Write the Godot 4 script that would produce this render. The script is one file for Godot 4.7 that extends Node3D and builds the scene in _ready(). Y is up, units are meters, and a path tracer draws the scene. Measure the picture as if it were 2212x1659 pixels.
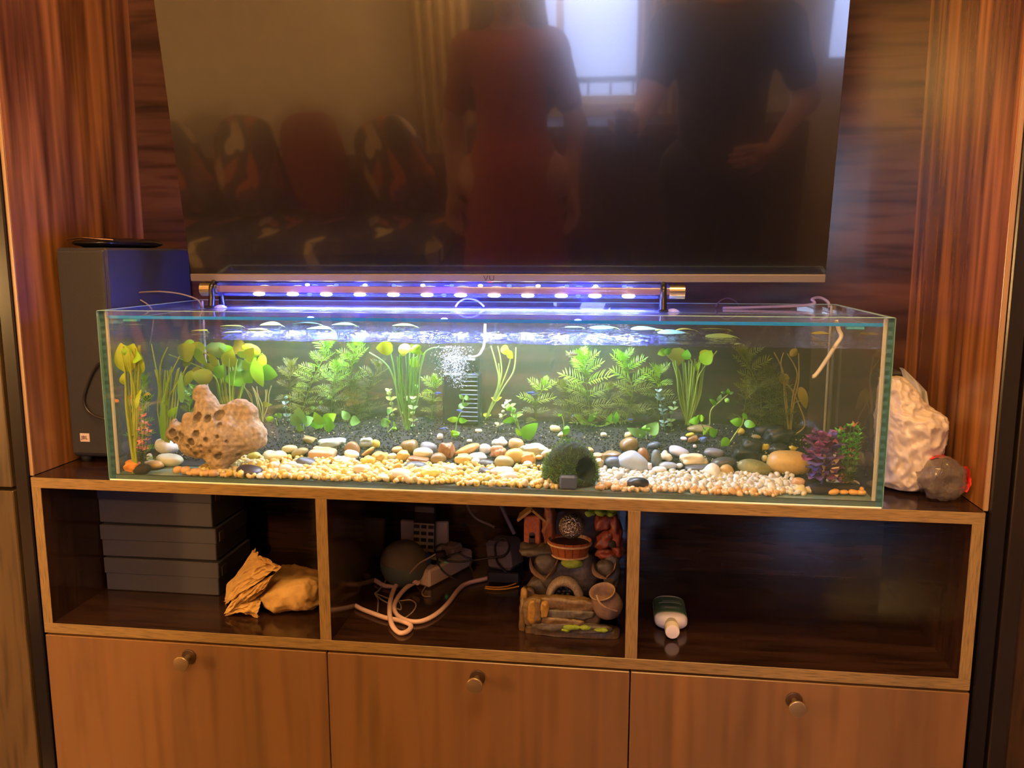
extends Node3D
# An aquarium on a low wood cabinet in a wall alcove, a television tilted above it. y is up, metres; z = 0 is the cabinet front, y = 0 its top.

const FOCAL := 1792.86
const EYE := Vector3(0.2193, 0.3627, 1.2128)
const YAW := 7.4219
const PITCH := -8.8718
var look: Basis
var rng := RandomNumberGenerator.new()
var bumps := FastNoiseLite.new()
var names := {}
var mats := {}
var shared := {}


# ---------------------------------------------------------------- mesh builder
class MB:
	var v := PackedVector3Array()
	var n := PackedVector3Array()
	var t := PackedVector2Array()
	var c := PackedColorArray()
	var i := PackedInt32Array()
	var tint := Color(1, 1, 1)

	func tri(a: Vector3, b: Vector3, d: Vector3, nn: Vector3) -> void:
		var k := v.size()
		v.append_array([a, b, d])
		n.append_array([nn, nn, nn])
		t.append_array([Vector2(a.x, a.y), Vector2(b.x, b.y), Vector2(d.x, d.y)])
		c.append_array([tint, tint, tint])
		if (d - a).cross(b - a).dot(nn) >= 0:
			i.append_array([k, k + 1, k + 2])
		else:
			i.append_array([k, k + 2, k + 1])

	func quad(a: Vector3, b: Vector3, d: Vector3, e: Vector3, nn: Vector3, grain := 1) -> void:
		var k := v.size()
		var ax := nn.abs().max_axis_index()
		for p: Vector3 in [a, b, d, e]:
			v.append(p)
			n.append(nn)
			c.append(tint)
			var q: Vector2
			if ax == grain:
				q = Vector2(p[(ax + 1) % 3], p[(ax + 2) % 3])
			else:
				q = Vector2(p[3 - ax - grain], p[grain])
			t.append(q)
		if (d - a).cross(b - a).dot(nn) >= 0:
			i.append_array([k, k + 1, k + 2, k, k + 2, k + 3])
		else:
			i.append_array([k, k + 2, k + 1, k, k + 3, k + 2])

	# a chamfered box from its least to its greatest corner; grain is the axis that wood grain (texture v) runs along
	func box(lo: Vector3, hi: Vector3, bev := 0.001, grain := 1, x := Transform3D()) -> void:
		bev = minf(bev, 0.49 * minf(hi.x - lo.x, minf(hi.y - lo.y, hi.z - lo.z)))
		var k0 := v.size()
		for ax in 3:
			var b := (ax + 1) % 3
			var d := (ax + 2) % 3
			for s in 2:
				var nn := Vector3.ZERO
				nn[ax] = 1.0 if s else -1.0
				var p: Array[Vector3] = []
				for q: Vector2 in [Vector2(0, 0), Vector2(1, 0), Vector2(1, 1), Vector2(0, 1)]:
					var w := Vector3.ZERO
					w[ax] = hi[ax] if s else lo[ax]
					w[b] = hi[b] - bev if q.x > 0 else lo[b] + bev
					w[d] = hi[d] - bev if q.y > 0 else lo[d] + bev
					p.append(w)
				quad(p[0], p[1], p[2], p[3], nn, grain)
		if bev > 0:
			for ax in 3:
				var b := (ax + 1) % 3
				var d := (ax + 2) % 3
				for s in 4:
					var sb := 1.0 if s & 1 else -1.0
					var sd := 1.0 if s & 2 else -1.0
					var nn := Vector3.ZERO
					nn[b] = sb
					nn[d] = sd
					var p: Array[Vector3] = []
					for q in 4:
						var w := Vector3.ZERO
						w[ax] = hi[ax] - bev if (q == 1 or q == 2) else lo[ax] + bev
						var out_b := q < 2
						w[b] = (hi[b] if sb > 0 else lo[b]) - (0.0 if out_b else sb * bev)
						w[d] = (hi[d] if sd > 0 else lo[d]) - (sd * bev if out_b else 0.0)
						p.append(w)
					quad(p[0], p[1], p[2], p[3], nn.normalized(), grain)
			for s in 8:
				var sg := Vector3(1.0 if s & 1 else -1.0, 1.0 if s & 2 else -1.0, 1.0 if s & 4 else -1.0)
				var k := Vector3(hi.x if s & 1 else lo.x, hi.y if s & 2 else lo.y, hi.z if s & 4 else lo.z)
				tri(k - Vector3(0, sg.y, sg.z) * bev, k - Vector3(sg.x, 0, sg.z) * bev, k - Vector3(sg.x, sg.y, 0) * bev, sg.normalized())
		if x != Transform3D():
			move(k0, x)

	func move(k0: int, x: Transform3D) -> void:
		for k in range(k0, v.size()):
			v[k] = x * v[k]
			n[k] = (x.basis * n[k]).normalized()

	# a smooth grid f(u, w) -> point, u and w run 0..1; wrap joins u = 1 to u = 0; closed shapes are turned to face outwards
	func surf(nu: int, nw: int, f: Callable, wrap := false, close := false, us := 1.0, ws := 1.0) -> void:
		var k0 := v.size()
		var cols := nu + 1
		var p := PackedVector3Array()
		for b in nw + 1:
			for a in cols:
				p.append(f.call(float(a) / nu, float(b) / nw))
		var volume := 0.0
		var mid := Vector3.ZERO
		for q in p:
			mid += q
		mid /= p.size()
		for b in nw + 1:
			for a in cols:
				var a0 := a - 1
				var a1 := a + 1
				if wrap:
					a0 = (a - 1 + nu) % nu
					a1 = (a + 1) % nu
				else:
					a0 = maxi(a0, 0)
					a1 = mini(a1, nu)
				var b0 := maxi(b - 1, 0)
				var b1 := mini(b + 1, nw)
				var du := p[b * cols + a1] - p[b * cols + a0]
				if du.length_squared() < 1e-14:
					var bb := b1 if b == 0 else b0
					du = p[bb * cols + a1] - p[bb * cols + a0]
				var nn := du.cross(p[b1 * cols + a] - p[b0 * cols + a])
				volume += nn.dot(p[b * cols + a] - mid)
				v.append(p[b * cols + a])
				n.append(nn.normalized() if nn.length_squared() > 1e-20 else Vector3.UP)
				t.append(Vector2(us * a / nu, ws * b / nw))
				c.append(tint)
		var flip := close and volume < 0
		if flip:
			for k in range(k0, n.size()):
				n[k] = -n[k]
		for b in nw:
			for a in nu:
				var q0 := k0 + b * cols + a
				var q1 := q0 + 1
				var q2 := q0 + cols
				var q3 := q2 + 1
				if flip:
					i.append_array([q0, q1, q3, q0, q3, q2])
				else:
					i.append_array([q0, q3, q1, q0, q2, q3])

	# a round tube along points, radius r (or r0 to r1)
	func tube(path: PackedVector3Array, r0: float, r1 := -1.0, sides := 6, caps := true) -> void:
		if r1 < 0:
			r1 = r0
		var m := path.size()
		var len := PackedFloat32Array([0.0])
		for k in range(1, m):
			len.append(len[k - 1] + path[k].distance_to(path[k - 1]))
		var total := maxf(len[m - 1], 1e-6)
		var side := Vector3.UP
		var k0 := v.size()
		for k in m:
			var dir := (path[mini(k + 1, m - 1)] - path[maxi(k - 1, 0)]).normalized()
			if k == 0 and absf(dir.dot(side)) > 0.9:
				side = Vector3.RIGHT
			side = (side - dir * side.dot(dir)).normalized()
			if side.length_squared() < 0.5:
				side = dir.cross(Vector3(0.3, 0.5, 0.81)).normalized()
			var up := dir.cross(side)
			var r := lerpf(r0, r1, len[k] / total)
			for s in sides + 1:
				var a := TAU * s / sides
				var o := side * cos(a) + up * sin(a)
				v.append(path[k] + o * r)
				n.append(o)
				t.append(Vector2(float(s) / sides, len[k]))
				c.append(tint)
		for k in m - 1:
			for s in sides:
				var q := k0 + k * (sides + 1) + s
				var w := q + sides + 1
				i.append_array([q, w + 1, q + 1, q, w, w + 1])
		if caps:
			for e in 2:
				var k: int = (m - 1) if e else 0
				var dir := (path[1] - path[0]).normalized() * -1.0 if e == 0 else (path[m - 1] - path[m - 2]).normalized()
				var kc := v.size()
				v.append(path[k])
				n.append(dir)
				t.append(Vector2.ZERO)
				c.append(tint)
				for s in sides + 1:
					v.append(v[k0 + k * (sides + 1) + s])
					n.append(dir)
					t.append(Vector2.ZERO)
					c.append(tint)
				for s in sides:
					if e:
						i.append_array([kc, kc + 2 + s, kc + 1 + s])
					else:
						i.append_array([kc, kc + 1 + s, kc + 2 + s])

	# a profile (radius, height) turned round the y axis of x
	func lathe(pr: PackedVector2Array, segs: int, x := Transform3D(), squash := 1.0) -> void:
		var m := pr.size()
		surf(segs, m - 1, func(a: float, b: float) -> Vector3:
			var q := pr[roundi(b * (m - 1))]
			return x * Vector3(cos(a * TAU) * q.x, q.y, sin(a * TAU) * q.x * squash), true, true)

	# a blade or leaf: base, tip, greatest half width, how far the middle bulges along bend; side is across
	func leaf(a: Vector3, tip: Vector3, half: float, side: Vector3, bend: Vector3, nl := 5, fat := 0.55, cup := 0.25) -> void:
		var along := tip - a
		side = (side - along * side.dot(along) / maxf(along.length_squared(), 1e-9)).normalized()
		var up := side.cross(along).normalized()
		surf(2, nl, func(u: float, w: float) -> Vector3:
			var prof := pow(sin(PI * pow(clampf(w * 0.96 + 0.03, 0.0, 1.0), fat)), 0.8)
			var s := (u - 0.5) * 2.0
			return a + along * w + bend * sin(PI * w) + side * (s * half * prof) + up * (absf(s) * half * prof * cup), false, false)

	# an irregular closed lump: radii, lumpiness, noise
	func lump(rad: Vector3, amp: float, noise: FastNoiseLite, off: Vector3, x := Transform3D(), nu := 14, nw := 9, sq := 1.0) -> void:
		surf(nu, nw, func(u: float, w: float) -> Vector3:
			var th := PI * w
			var d := Vector3(sin(th) * cos(TAU * u), cos(th), sin(th) * sin(TAU * u))
			var e := Vector3(signf(d.x) * pow(absf(d.x), sq), signf(d.y) * pow(absf(d.y), sq), signf(d.z) * pow(absf(d.z), sq))
			var k := 1.0 + amp * noise.get_noise_3dv(d * 60.0 + off)
			return x * (e * rad * k), true, true)

	func mesh() -> ArrayMesh:
		var a := []
		a.resize(Mesh.ARRAY_MAX)
		a[Mesh.ARRAY_VERTEX] = v
		a[Mesh.ARRAY_NORMAL] = n
		a[Mesh.ARRAY_TEX_UV] = t
		a[Mesh.ARRAY_COLOR] = c
		a[Mesh.ARRAY_INDEX] = i
		var m := ArrayMesh.new()
		m.add_surface_from_arrays(Mesh.PRIMITIVE_TRIANGLES, a)
		return m


# ---------------------------------------------------------------- nodes, names, materials
func numbered(called: String) -> String:
	var k: int = names.get(called, 0)
	names[called] = k + 1
	return called if k == 0 else "%s_%03d" % [called, k]


func tag(o: Node, label: String, category: String, group := "", kind := "") -> Node:
	if label:
		o.set_meta("label", label)
	if category:
		o.set_meta("category", category)
	if group:
		o.set_meta("group", group)
	if kind:
		o.set_meta("kind", kind)
	return o


func thing(called: String, label: String, category: String, at := Vector3.ZERO, group := "", turn := Vector3.ZERO) -> Node3D:
	var o := Node3D.new()
	o.name = numbered(called)
	add_child(o)
	o.position = at
	o.rotation_degrees = turn
	tag(o, label, category, group)
	return o


func obj(called: String, b, m: Material, parent: Node = null) -> MeshInstance3D:
	var o := MeshInstance3D.new()
	o.mesh = b.mesh() if b is MB else b
	o.material_override = m
	if parent == null:
		o.name = numbered(called)
		add_child(o)
	else:
		o.name = called
		parent.add_child(o, true)
	return o


func struct(called: String, b, m: Material, parent: Node = null) -> MeshInstance3D:
	var o := obj(called, b, m, parent)
	if parent == null:
		o.set_meta("kind", "structure")
	return o


func S(r: float, g: float, b: float) -> Color:
	return Color(r / 255.0, g / 255.0, b / 255.0)


func mat(col: Color, rough := 0.6, metal := 0.0, spec := 0.5) -> StandardMaterial3D:
	var key := "%s %s %s %s" % [col, rough, metal, spec]
	if not mats.has(key):
		var m := StandardMaterial3D.new()
		m.albedo_color = col
		m.roughness = rough
		m.metallic = metal
		m.metallic_specular = spec
		m.vertex_color_use_as_albedo = true
		mats[key] = m
	return mats[key]


func leafmat(col: Color, thru := 0.5) -> StandardMaterial3D:
	var key := "leaf %s %s" % [col, thru]
	if not mats.has(key):
		var m: StandardMaterial3D = mat(col, 0.45).duplicate()
		m.backlight_enabled = true
		m.backlight = Color(thru, thru, thru)
		m.cull_mode = BaseMaterial3D.CULL_DISABLED
		mats[key] = m
	return mats[key]


func glow(col: Color, k: float) -> StandardMaterial3D:
	var m := StandardMaterial3D.new()
	m.albedo_color = Color(0.1, 0.1, 0.1)
	m.emission_enabled = true
	m.emission = col
	m.emission_energy_multiplier = k
	return m


func pane(alpha: float, col := Color(0.8, 0.95, 0.95), spec := 0.5) -> StandardMaterial3D:
	var m := StandardMaterial3D.new()
	m.transparency = BaseMaterial3D.TRANSPARENCY_ALPHA
	m.albedo_color = Color(col.r, col.g, col.b, alpha)
	m.roughness = 0.0
	m.metallic_specular = spec
	m.cull_mode = BaseMaterial3D.CULL_DISABLED
	return m


func noise_tex(freq: float, sd: int, ramp: Array, size := Vector2i(512, 512), octaves := 3, normal := 0.0, kind := FastNoiseLite.TYPE_SIMPLEX_SMOOTH, warp := 0.0) -> NoiseTexture2D:
	var f := FastNoiseLite.new()
	f.seed = sd
	f.frequency = freq
	f.noise_type = kind
	f.fractal_octaves = octaves
	if warp > 0:
		f.domain_warp_enabled = true
		f.domain_warp_amplitude = warp
		f.domain_warp_frequency = freq * 0.6
	var x := NoiseTexture2D.new()
	x.width = size.x
	x.height = size.y
	x.seamless = true
	x.noise = f
	if normal > 0:
		x.as_normal_map = true
		x.bump_strength = normal
	if ramp.size():
		var g := Gradient.new()
		var o := PackedFloat32Array()
		var cs := PackedColorArray()
		for k in ramp.size():
			o.append(float(k) / (ramp.size() - 1))
			cs.append(ramp[k])
		g.offsets = o
		g.colors = cs
		x.color_ramp = g
	return x


# wood: streaks across u, long along v (uv in metres)
func wood(sd: int, ramp: Array, rough: float, across := 2.2, along := 0.16, spec := 0.5, fine := 0.35) -> StandardMaterial3D:
	var m := StandardMaterial3D.new()
	m.albedo_texture = noise_tex(0.02, sd, ramp, Vector2i(512, 512), 3, 0.0, FastNoiseLite.TYPE_SIMPLEX_SMOOTH, 14.0)
	m.uv1_scale = Vector3(across, along, 1)
	m.roughness = rough
	m.metallic_specular = spec
	m.detail_enabled = true
	m.detail_blend_mode = BaseMaterial3D.BLEND_MODE_MUL
	m.detail_albedo = noise_tex(0.09, sd + 50, [Color(1 - fine, 1 - fine, 1 - fine), Color(1, 1, 1), Color(1, 1, 1)], Vector2i(512, 512), 2)
	m.detail_uv_layer = BaseMaterial3D.DETAIL_UV_1
	return m


# a cloth, stone or plaster colour that varies, mapped by position
func mottled(a: Color, b: Color, scale: float, rough: float, sd := 1, relief := 0.0) -> StandardMaterial3D:
	var key := "mottled %s %s %s %s %s" % [a, b, scale, rough, relief]
	if mats.has(key):
		return mats[key]
	# one of a few shared grey patterns, tinted with the lighter colour
	var ratio := snappedf(clampf(b.get_luminance() / maxf(a.get_luminance(), 0.01), 0.4, 1.0), 0.15)
	var tk := "grey %s %d" % [ratio, sd % 2]
	if not shared.has(tk):
		var g := Color(ratio, ratio, ratio)
		shared[tk] = noise_tex(0.02, sd % 2 + 1, [Color.WHITE, Color.WHITE.lerp(g, 0.5), g], Vector2i(256, 256), 4)
	var m := StandardMaterial3D.new()
	m.albedo_texture = shared[tk]
	m.albedo_color = a
	m.uv1_triplanar = true
	m.uv1_scale = Vector3(scale, scale, scale)
	m.roughness = rough
	if relief > 0:
		var nk := "relief %s" % relief
		if not shared.has(nk):
			shared[nk] = noise_tex(0.05, 9, [], Vector2i(256, 256), 4, relief)
		m.normal_enabled = true
		m.normal_texture = shared[nk]
	mats[key] = m
	return m


# ---------------------------------------------------------------- where the photograph shows a thing
func sight(u: float, w: float) -> Vector3:
	return look * Vector3((u - 1106.0) / FOCAL, -(w - 829.5) / FOCAL, -1.0)


func atz(u: float, w: float, z: float) -> Vector3:
	var d := sight(u, w)
	return EYE + d * ((z - EYE.z) / d.z)


func aty(u: float, w: float, y: float) -> Vector3:
	var d := sight(u, w)
	return EYE + d * ((y - EYE.y) / d.y)


# height of the bed of gravel and soil in the tank
func bed(x: float, z: float) -> float:
	var k := clampf((-z - 0.10) / 0.21, 0.0, 1.0)
	var h := 0.011 + 0.045 * pow(k, 0.85)
	h *= 1.0 - 0.35 * smoothstep(0.42, 0.6, x) * k
	return h + 0.004 * k * bumps.get_noise_2d(x * 900.0, z * 900.0)


func onbed(u: float, w: float, inside := true) -> Vector3:
	var d := sight(u, w)
	var p := EYE
	for k in 400:
		p = EYE + d * (1.15 + k * 0.0015)
		if p.y < bed(p.x, p.z):
			break
	p.z = maxf(p.z, -0.312)
	if inside and absf(p.x) > 0.566:   # nothing stands in the end panes: come forward along the line of sight
		p = EYE + d * ((signf(p.x) * 0.566 - EYE.x) / d.x)
		p.z = minf(p.z, -0.02)
		p.y = bed(p.x, p.z)
	return p


func curve(points: Array, steps := 6) -> PackedVector3Array:
	var q := PackedVector3Array()
	var m := points.size()
	for k in m - 1:
		var a: Vector3 = points[maxi(k - 1, 0)]
		var b: Vector3 = points[k]
		var d: Vector3 = points[k + 1]
		var e: Vector3 = points[mini(k + 2, m - 1)]
		for s in steps:
			q.append(b.cubic_interpolate(d, a, e, float(s) / steps))
	q.append(points[m - 1])
	return q


func sock(p: Vector3, r := Vector3.ZERO, s := Vector3.ONE) -> Transform3D:
	return Transform3D(Basis.from_euler(r * PI / 180.0).scaled_local(s), p)


func _ready() -> void:
	rng.seed = 11
	bumps.seed = 5
	bumps.frequency = 0.01
	bumps.fractal_octaves = 3
	# camera
	look = Basis.from_euler(Vector3(deg_to_rad(PITCH), deg_to_rad(YAW), 0))
	var cam := Camera3D.new()
	cam.name = "camera"
	add_child(cam)
	cam.transform = Transform3D(look, EYE)
	cam.fov = rad_to_deg(2.0 * atan(829.5 / FOCAL))
	cam.near = 0.02
	cam.far = 60.0
	cam.current = true
	# sky and exposure
	var env := Environment.new()
	env.background_mode = Environment.BG_SKY
	var sky := Sky.new()
	var air := ProceduralSkyMaterial.new()
	air.sky_top_color = S(120, 160, 235)
	air.sky_horizon_color = S(205, 215, 240)
	air.ground_bottom_color = S(140, 150, 190)
	air.ground_horizon_color = S(160, 172, 225)
	air.sky_energy_multiplier = 4.0
	air.ground_energy_multiplier = 4.0
	sky.sky_material = air
	env.sky = sky
	env.tonemap_mode = Environment.TONE_MAPPER_LINEAR
	env.tonemap_exposure = 1.0
	env.sdfgi_enabled = true
	env.ssao_enabled = true
	env.ssil_enabled = true
	env.volumetric_fog_enabled = true
	env.volumetric_fog_density = 0.0
	var we := WorldEnvironment.new()
	we.name = "environment"
	we.environment = env
	add_child(we)
	# the room's warm ceiling panel light: light and fitting
	ceiling_light(Vector3(0.15, 1.86, 1.0), Vector2(1.2, 0.6), 4.9)
	wall_lamp(Vector3(-0.37, 1.28, 2.95))
	floor_lamp(Vector3(-2.35, -0.75, 1.5))
	build_room()
	build_alcove()
	build_cabinet()
	build_tank()
	build_lamp_bar()
	build_tv()
	build_stones()
	build_gravel()
	build_rocks()
	build_plants()
	build_tank_gear()
	build_fish()
	build_left_things()
	build_right_things()
	build_shelf_left()
	build_shelf_middle()
	build_fountain()
	build_shelf_right()
	build_people()


func area(called: String, at: Vector3, size: Vector2, col: Color, energy: float, turn: Vector3) -> AreaLight3D:
	var l := AreaLight3D.new()
	l.name = called
	add_child(l)
	l.position = at
	l.rotation_degrees = turn
	l.area_size = size
	l.light_color = col
	l.light_energy = energy
	l.area_range = 12.0
	l.area_attenuation = 2.0
	l.shadow_enabled = true
	return l


func omni(called: String, at: Vector3, col: Color, energy: float, size: float) -> OmniLight3D:
	var l := OmniLight3D.new()
	l.name = called
	add_child(l)
	l.position = at
	l.light_color = col
	l.light_energy = energy
	l.light_size = size
	l.omni_range = 12.0
	l.omni_attenuation = 2.0
	l.shadow_enabled = true
	return l


func ceiling_light(at: Vector3, size: Vector2, energy: float) -> void:
	var t := thing("ceiling_lamp", "warm white rectangular ceiling lamp above the middle of the room", "lamp", at)
	var b := MB.new()
	b.box(Vector3(-size.x / 2 - 0.02, 0.0, -size.y / 2 - 0.02), Vector3(size.x / 2 + 0.02, 0.04, size.y / 2 + 0.02), 0.004)
	obj("frame", b, mat(S(200, 190, 175), 0.5), t)
	var d := MB.new()
	d.box(Vector3(-size.x / 2, -0.004, -size.y / 2), Vector3(size.x / 2, 0.0, size.y / 2), 0.001)
	obj("diffuser", d, glow(S(255, 205, 140), 2.0), t)
	area("ceiling_lamp_light", at - Vector3(0, 0.012, 0), size, S(255, 200, 116), energy, Vector3(-90, 0, 0))


func wall_lamp(at: Vector3) -> void:
	var t := thing("wall_lamp", "warm globe wall lamp on the wall beside the balcony door", "lamp", at)
	var b := MB.new()
	b.lump(Vector3(0.08, 0.08, 0.08), 0.0, bumps, Vector3.ZERO, Transform3D(), 20, 12)
	obj("globe", b, glow(S(255, 196, 120), 9.0), t)
	var a := MB.new()
	a.tube(curve([Vector3(0, -0.075, 0), Vector3(0, -0.12, 0.06), Vector3(0, -0.1, 0.22)]), 0.01)
	obj("bracket", a, mat(S(150, 110, 60), 0.3, 0.9), t)
	omni("wall_lamp_light", at, S(255, 196, 112), 4.4, 0.07)


func floor_lamp(at: Vector3) -> void:
	var t := thing("floor_lamp", "low warm globe floor lamp near the left wall", "lamp", at)
	var b := MB.new()
	b.lathe(PackedVector2Array([Vector2(0, 0), Vector2(0.12, 0), Vector2(0.12, 0.015), Vector2(0.014, 0.025), Vector2(0.012, 0.92), Vector2(0.0, 0.921)]), 24)
	obj("stand", b, mat(S(90, 70, 52), 0.4), t)
	b = MB.new()
	b.lump(Vector3(0.09, 0.09, 0.09), 0.0, bumps, Vector3.ZERO, sock(Vector3(0, 1.0, 0)), 20, 12)
	obj("globe", b, glow(S(255, 196, 120), 4.0), t)
	omni("floor_lamp_light", at + Vector3(0, 1.0, 0), S(255, 200, 124), 2.2, 0.08)


# ---------------------------------------------------------------- the room
const BACK := 3.2       # the wall behind the camera
const FLOOR := -0.75
const CEIL := 1.9

func slab(lo: Vector3, hi: Vector3, called: String, m: Material, grain := 1) -> MeshInstance3D:
	var b := MB.new()
	b.box(lo, hi, 0.0, grain)
	return struct(called, b, m)


func build_room() -> void:
	var plaster := mottled(S(218, 204, 184), S(206, 190, 168), 1.5, 0.85, 3)
	slab(Vector3(-2.6, FLOOR - 0.1, -0.45), Vector3(2.6, FLOOR, BACK + 0.15), "floor", mottled(S(150, 120, 90), S(120, 95, 72), 2.0, 0.65, 4))
	slab(Vector3(-2.6, CEIL, -0.45), Vector3(2.6, CEIL + 0.1, BACK + 0.15), "ceiling", mat(S(225, 215, 195), 0.9))
	slab(Vector3(-2.7, FLOOR, -0.45), Vector3(-2.6, CEIL, BACK + 0.15), "wall_left", plaster)
	slab(Vector3(2.6, FLOOR, -0.45), Vector3(2.7, CEIL, BACK + 0.15), "wall_right", plaster)
	# the wall behind the camera, with two windows
	var b := MB.new()
	var z0 := BACK
	var z1 := BACK + 0.15
	b.box(Vector3(-2.6, FLOOR, z0), Vector3(-0.62, CEIL, z1), 0.0)
	b.box(Vector3(-0.62, FLOOR, z0), Vector3(0.32, 0.2, z1), 0.0)
	b.box(Vector3(-0.62, 1.0, z0), Vector3(0.32, CEIL, z1), 0.0)
	b.box(Vector3(0.32, FLOOR, z0), Vector3(1.22, CEIL, z1), 0.0)
	b.box(Vector3(1.22, FLOOR, z0), Vector3(1.55, 0.36, z1), 0.0)
	b.box(Vector3(1.22, 1.0, z0), Vector3(1.55, CEIL, z1), 0.0)
	b.box(Vector3(1.55, FLOOR, z0), Vector3(2.6, CEIL, z1), 0.0)
	struct("wall_back", b, plaster)
	var white := mat(S(225, 222, 215), 0.4)
	for k in 2:
		var lo := Vector3(1.22, 0.36, z0 + 0.05) if k else Vector3(-0.62, 0.2, z0 + 0.05)
		var hi := Vector3(1.55, 1.0, z0 + 0.1) if k else Vector3(0.32, 1.0, z0 + 0.1)
		var w := struct("window_%d" % (k + 1), frame_of(lo, hi, 0.04), white)
		var g := MB.new()
		g.box(lo + Vector3(0.04, 0.04, 0.02), hi - Vector3(0.04, 0.04, 0.024), 0.0)
		obj("pane", g, pane(0.06), w)
	# balcony: slab and railing
	slab(Vector3(-1.6, FLOOR - 0.12, z1), Vector3(2.6, FLOOR - 0.02, z1 + 1.1), "balcony_floor", mottled(S(150, 145, 140), S(125, 120, 115), 2.0, 0.8, 5))
	var t := thing("balcony_railing", "dark metal balcony railing outside the windows", "railing")
	var r := MB.new()
	r.tube(PackedVector3Array([Vector3(-1.6, 0.22, z1 + 1.0), Vector3(2.6, 0.22, z1 + 1.0)]), 0.02)
	r.tube(PackedVector3Array([Vector3(-1.6, 0.10, z1 + 1.0), Vector3(2.6, 0.10, z1 + 1.0)]), 0.012)
	r.tube(PackedVector3Array([Vector3(-1.6, -0.65, z1 + 1.0), Vector3(2.6, -0.65, z1 + 1.0)]), 0.012)
	obj("rail", r, mat(S(50, 48, 48), 0.5), t)
	for k in 28:
		var q := MB.new()
		var x := -1.55 + k * 0.15
		q.tube(PackedVector3Array([Vector3(x, -0.77, z1 + 1.0), Vector3(x, 0.21, z1 + 1.0)]), 0.008, -1, 5)
		obj("bar", q, mat(S(50, 48, 48), 0.5), t)
	# sheer curtains: the inner edge of the first window and beside the window
	for k in [[-0.95, -0.52, "beige curtain drawn aside at the left of the first window"], [0.26, 0.62, "beige curtain drawn aside at the right of the first window"], [1.58, 1.95, "beige curtain drawn aside at the window"]]:
		var q := MB.new()
		var x0: float = k[0]
		var x1: float = k[1]
		q.surf(60, 2, func(u: float, ww: float) -> Vector3: return Vector3(lerpf(x0, x1, u), lerpf(1.6, FLOOR + 0.02, ww), BACK - 0.06 + 0.02 * sin(u * 44.0)))
		tag(obj("curtain", q, leafmat(S(190, 165, 130), 0.4)), k[2], "curtain", "curtains at the far wall")
	var rg := MB.new()
	rg.box(Vector3(-1.6, FLOOR, 0.35), Vector3(2.4, FLOOR + 0.012, 2.25), 0.004)
	tag(obj("rug", rg, mottled(S(62, 44, 38), S(44, 32, 30), 3.0, 0.95, 3)), "dark brown rug on the floor in front of the cabinet", "rug")
	var t2 := thing("sideboard", "dark wood sideboard under the first window", "sideboard", Vector3(0.25, FLOOR, 2.94))
	b = MB.new()
	b.box(Vector3(-0.85, 0.06, -0.2), Vector3(0.85, 0.9, 0.18), 0.006)
	obj("sideboard_body", b, mat(S(52, 34, 28), 0.5), t2)
	for k in 4:
		b = MB.new()
		b.box(Vector3(-0.83 + 0.42 * k, 0.1, -0.215), Vector3(-0.43 + 0.42 * k, 0.86, -0.2), 0.004)
		obj("sideboard_door", b, mat(S(58, 38, 30), 0.45), t2)
	for k in 4:
		b = MB.new()
		b.box(Vector3(0.7 if k & 1 else -0.8, 0.0, 0.05 if k & 2 else -0.18), Vector3(0.8 if k & 1 else -0.7, 0.06, 0.15 if k & 2 else -0.08), 0.004)
		obj("sideboard_foot", b, mat(S(40, 28, 24), 0.5), t2)
	build_sofa()


func frame_of(lo: Vector3, hi: Vector3, w: float) -> MB:
	var b := MB.new()
	b.box(lo, Vector3(lo.x + w, hi.y, hi.z), 0.003)
	b.box(Vector3(hi.x - w, lo.y, lo.z), hi, 0.003)
	b.box(Vector3(lo.x + w, lo.y, lo.z), Vector3(hi.x - w, lo.y + w, hi.z), 0.003)
	b.box(Vector3(lo.x + w, hi.y - w, lo.z), Vector3(hi.x - w, hi.y, hi.z), 0.003)
	var mx := (lo.x + hi.x) / 2
	b.box(Vector3(mx - w / 2, lo.y + w, lo.z), Vector3(mx + w / 2, hi.y - w, hi.z), 0.003)
	return b


func cushion(called: String, at: Vector3, turn: Vector3, half: Vector3, m: Material, label: String, group := "") -> Node:
	var b := MB.new()
	b.lump(half, 0.06, bumps, at * 40.0, Transform3D(), 24, 14, 0.62)
	var o := obj(called, b, m)
	o.position = at
	o.rotation_degrees = turn
	return tag(o, label, "cushion", group)


func leaf_print() -> StandardMaterial3D:
	# navy cloth with printed orange and cream leaves
	var im := Image.create(256, 256, false, Image.FORMAT_RGB8)
	im.fill(S(38, 38, 58))
	var r := RandomNumberGenerator.new()
	r.seed = 4
	for k in 16:
		var p := Vector2(r.randf() * 256, r.randf() * 256)
		var d := Vector2.from_angle(r.randf_range(-2.4, -0.5)) * r.randf_range(60, 110)
		var col: Color = [S(205, 105, 60), S(214, 190, 150), S(90, 70, 90), S(24, 26, 44)][k % 4]
		for s in 80:
			var f := s / 80.0
			var half := sin(PI * pow(f, 0.7)) * 13.0
			for e in range(-14, 15):
				if absf(e) <= half:
					var q := p + d * f + d.orthogonal().normalized() * e
					im.set_pixel(posmod(int(q.x), 256), posmod(int(q.y), 256), col)
	var m := StandardMaterial3D.new()
	m.albedo_texture = ImageTexture.create_from_image(im)
	m.uv1_triplanar = true
	m.uv1_scale = Vector3(1.6, 1.6, 1.6)
	m.roughness = 0.9
	return m


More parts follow.
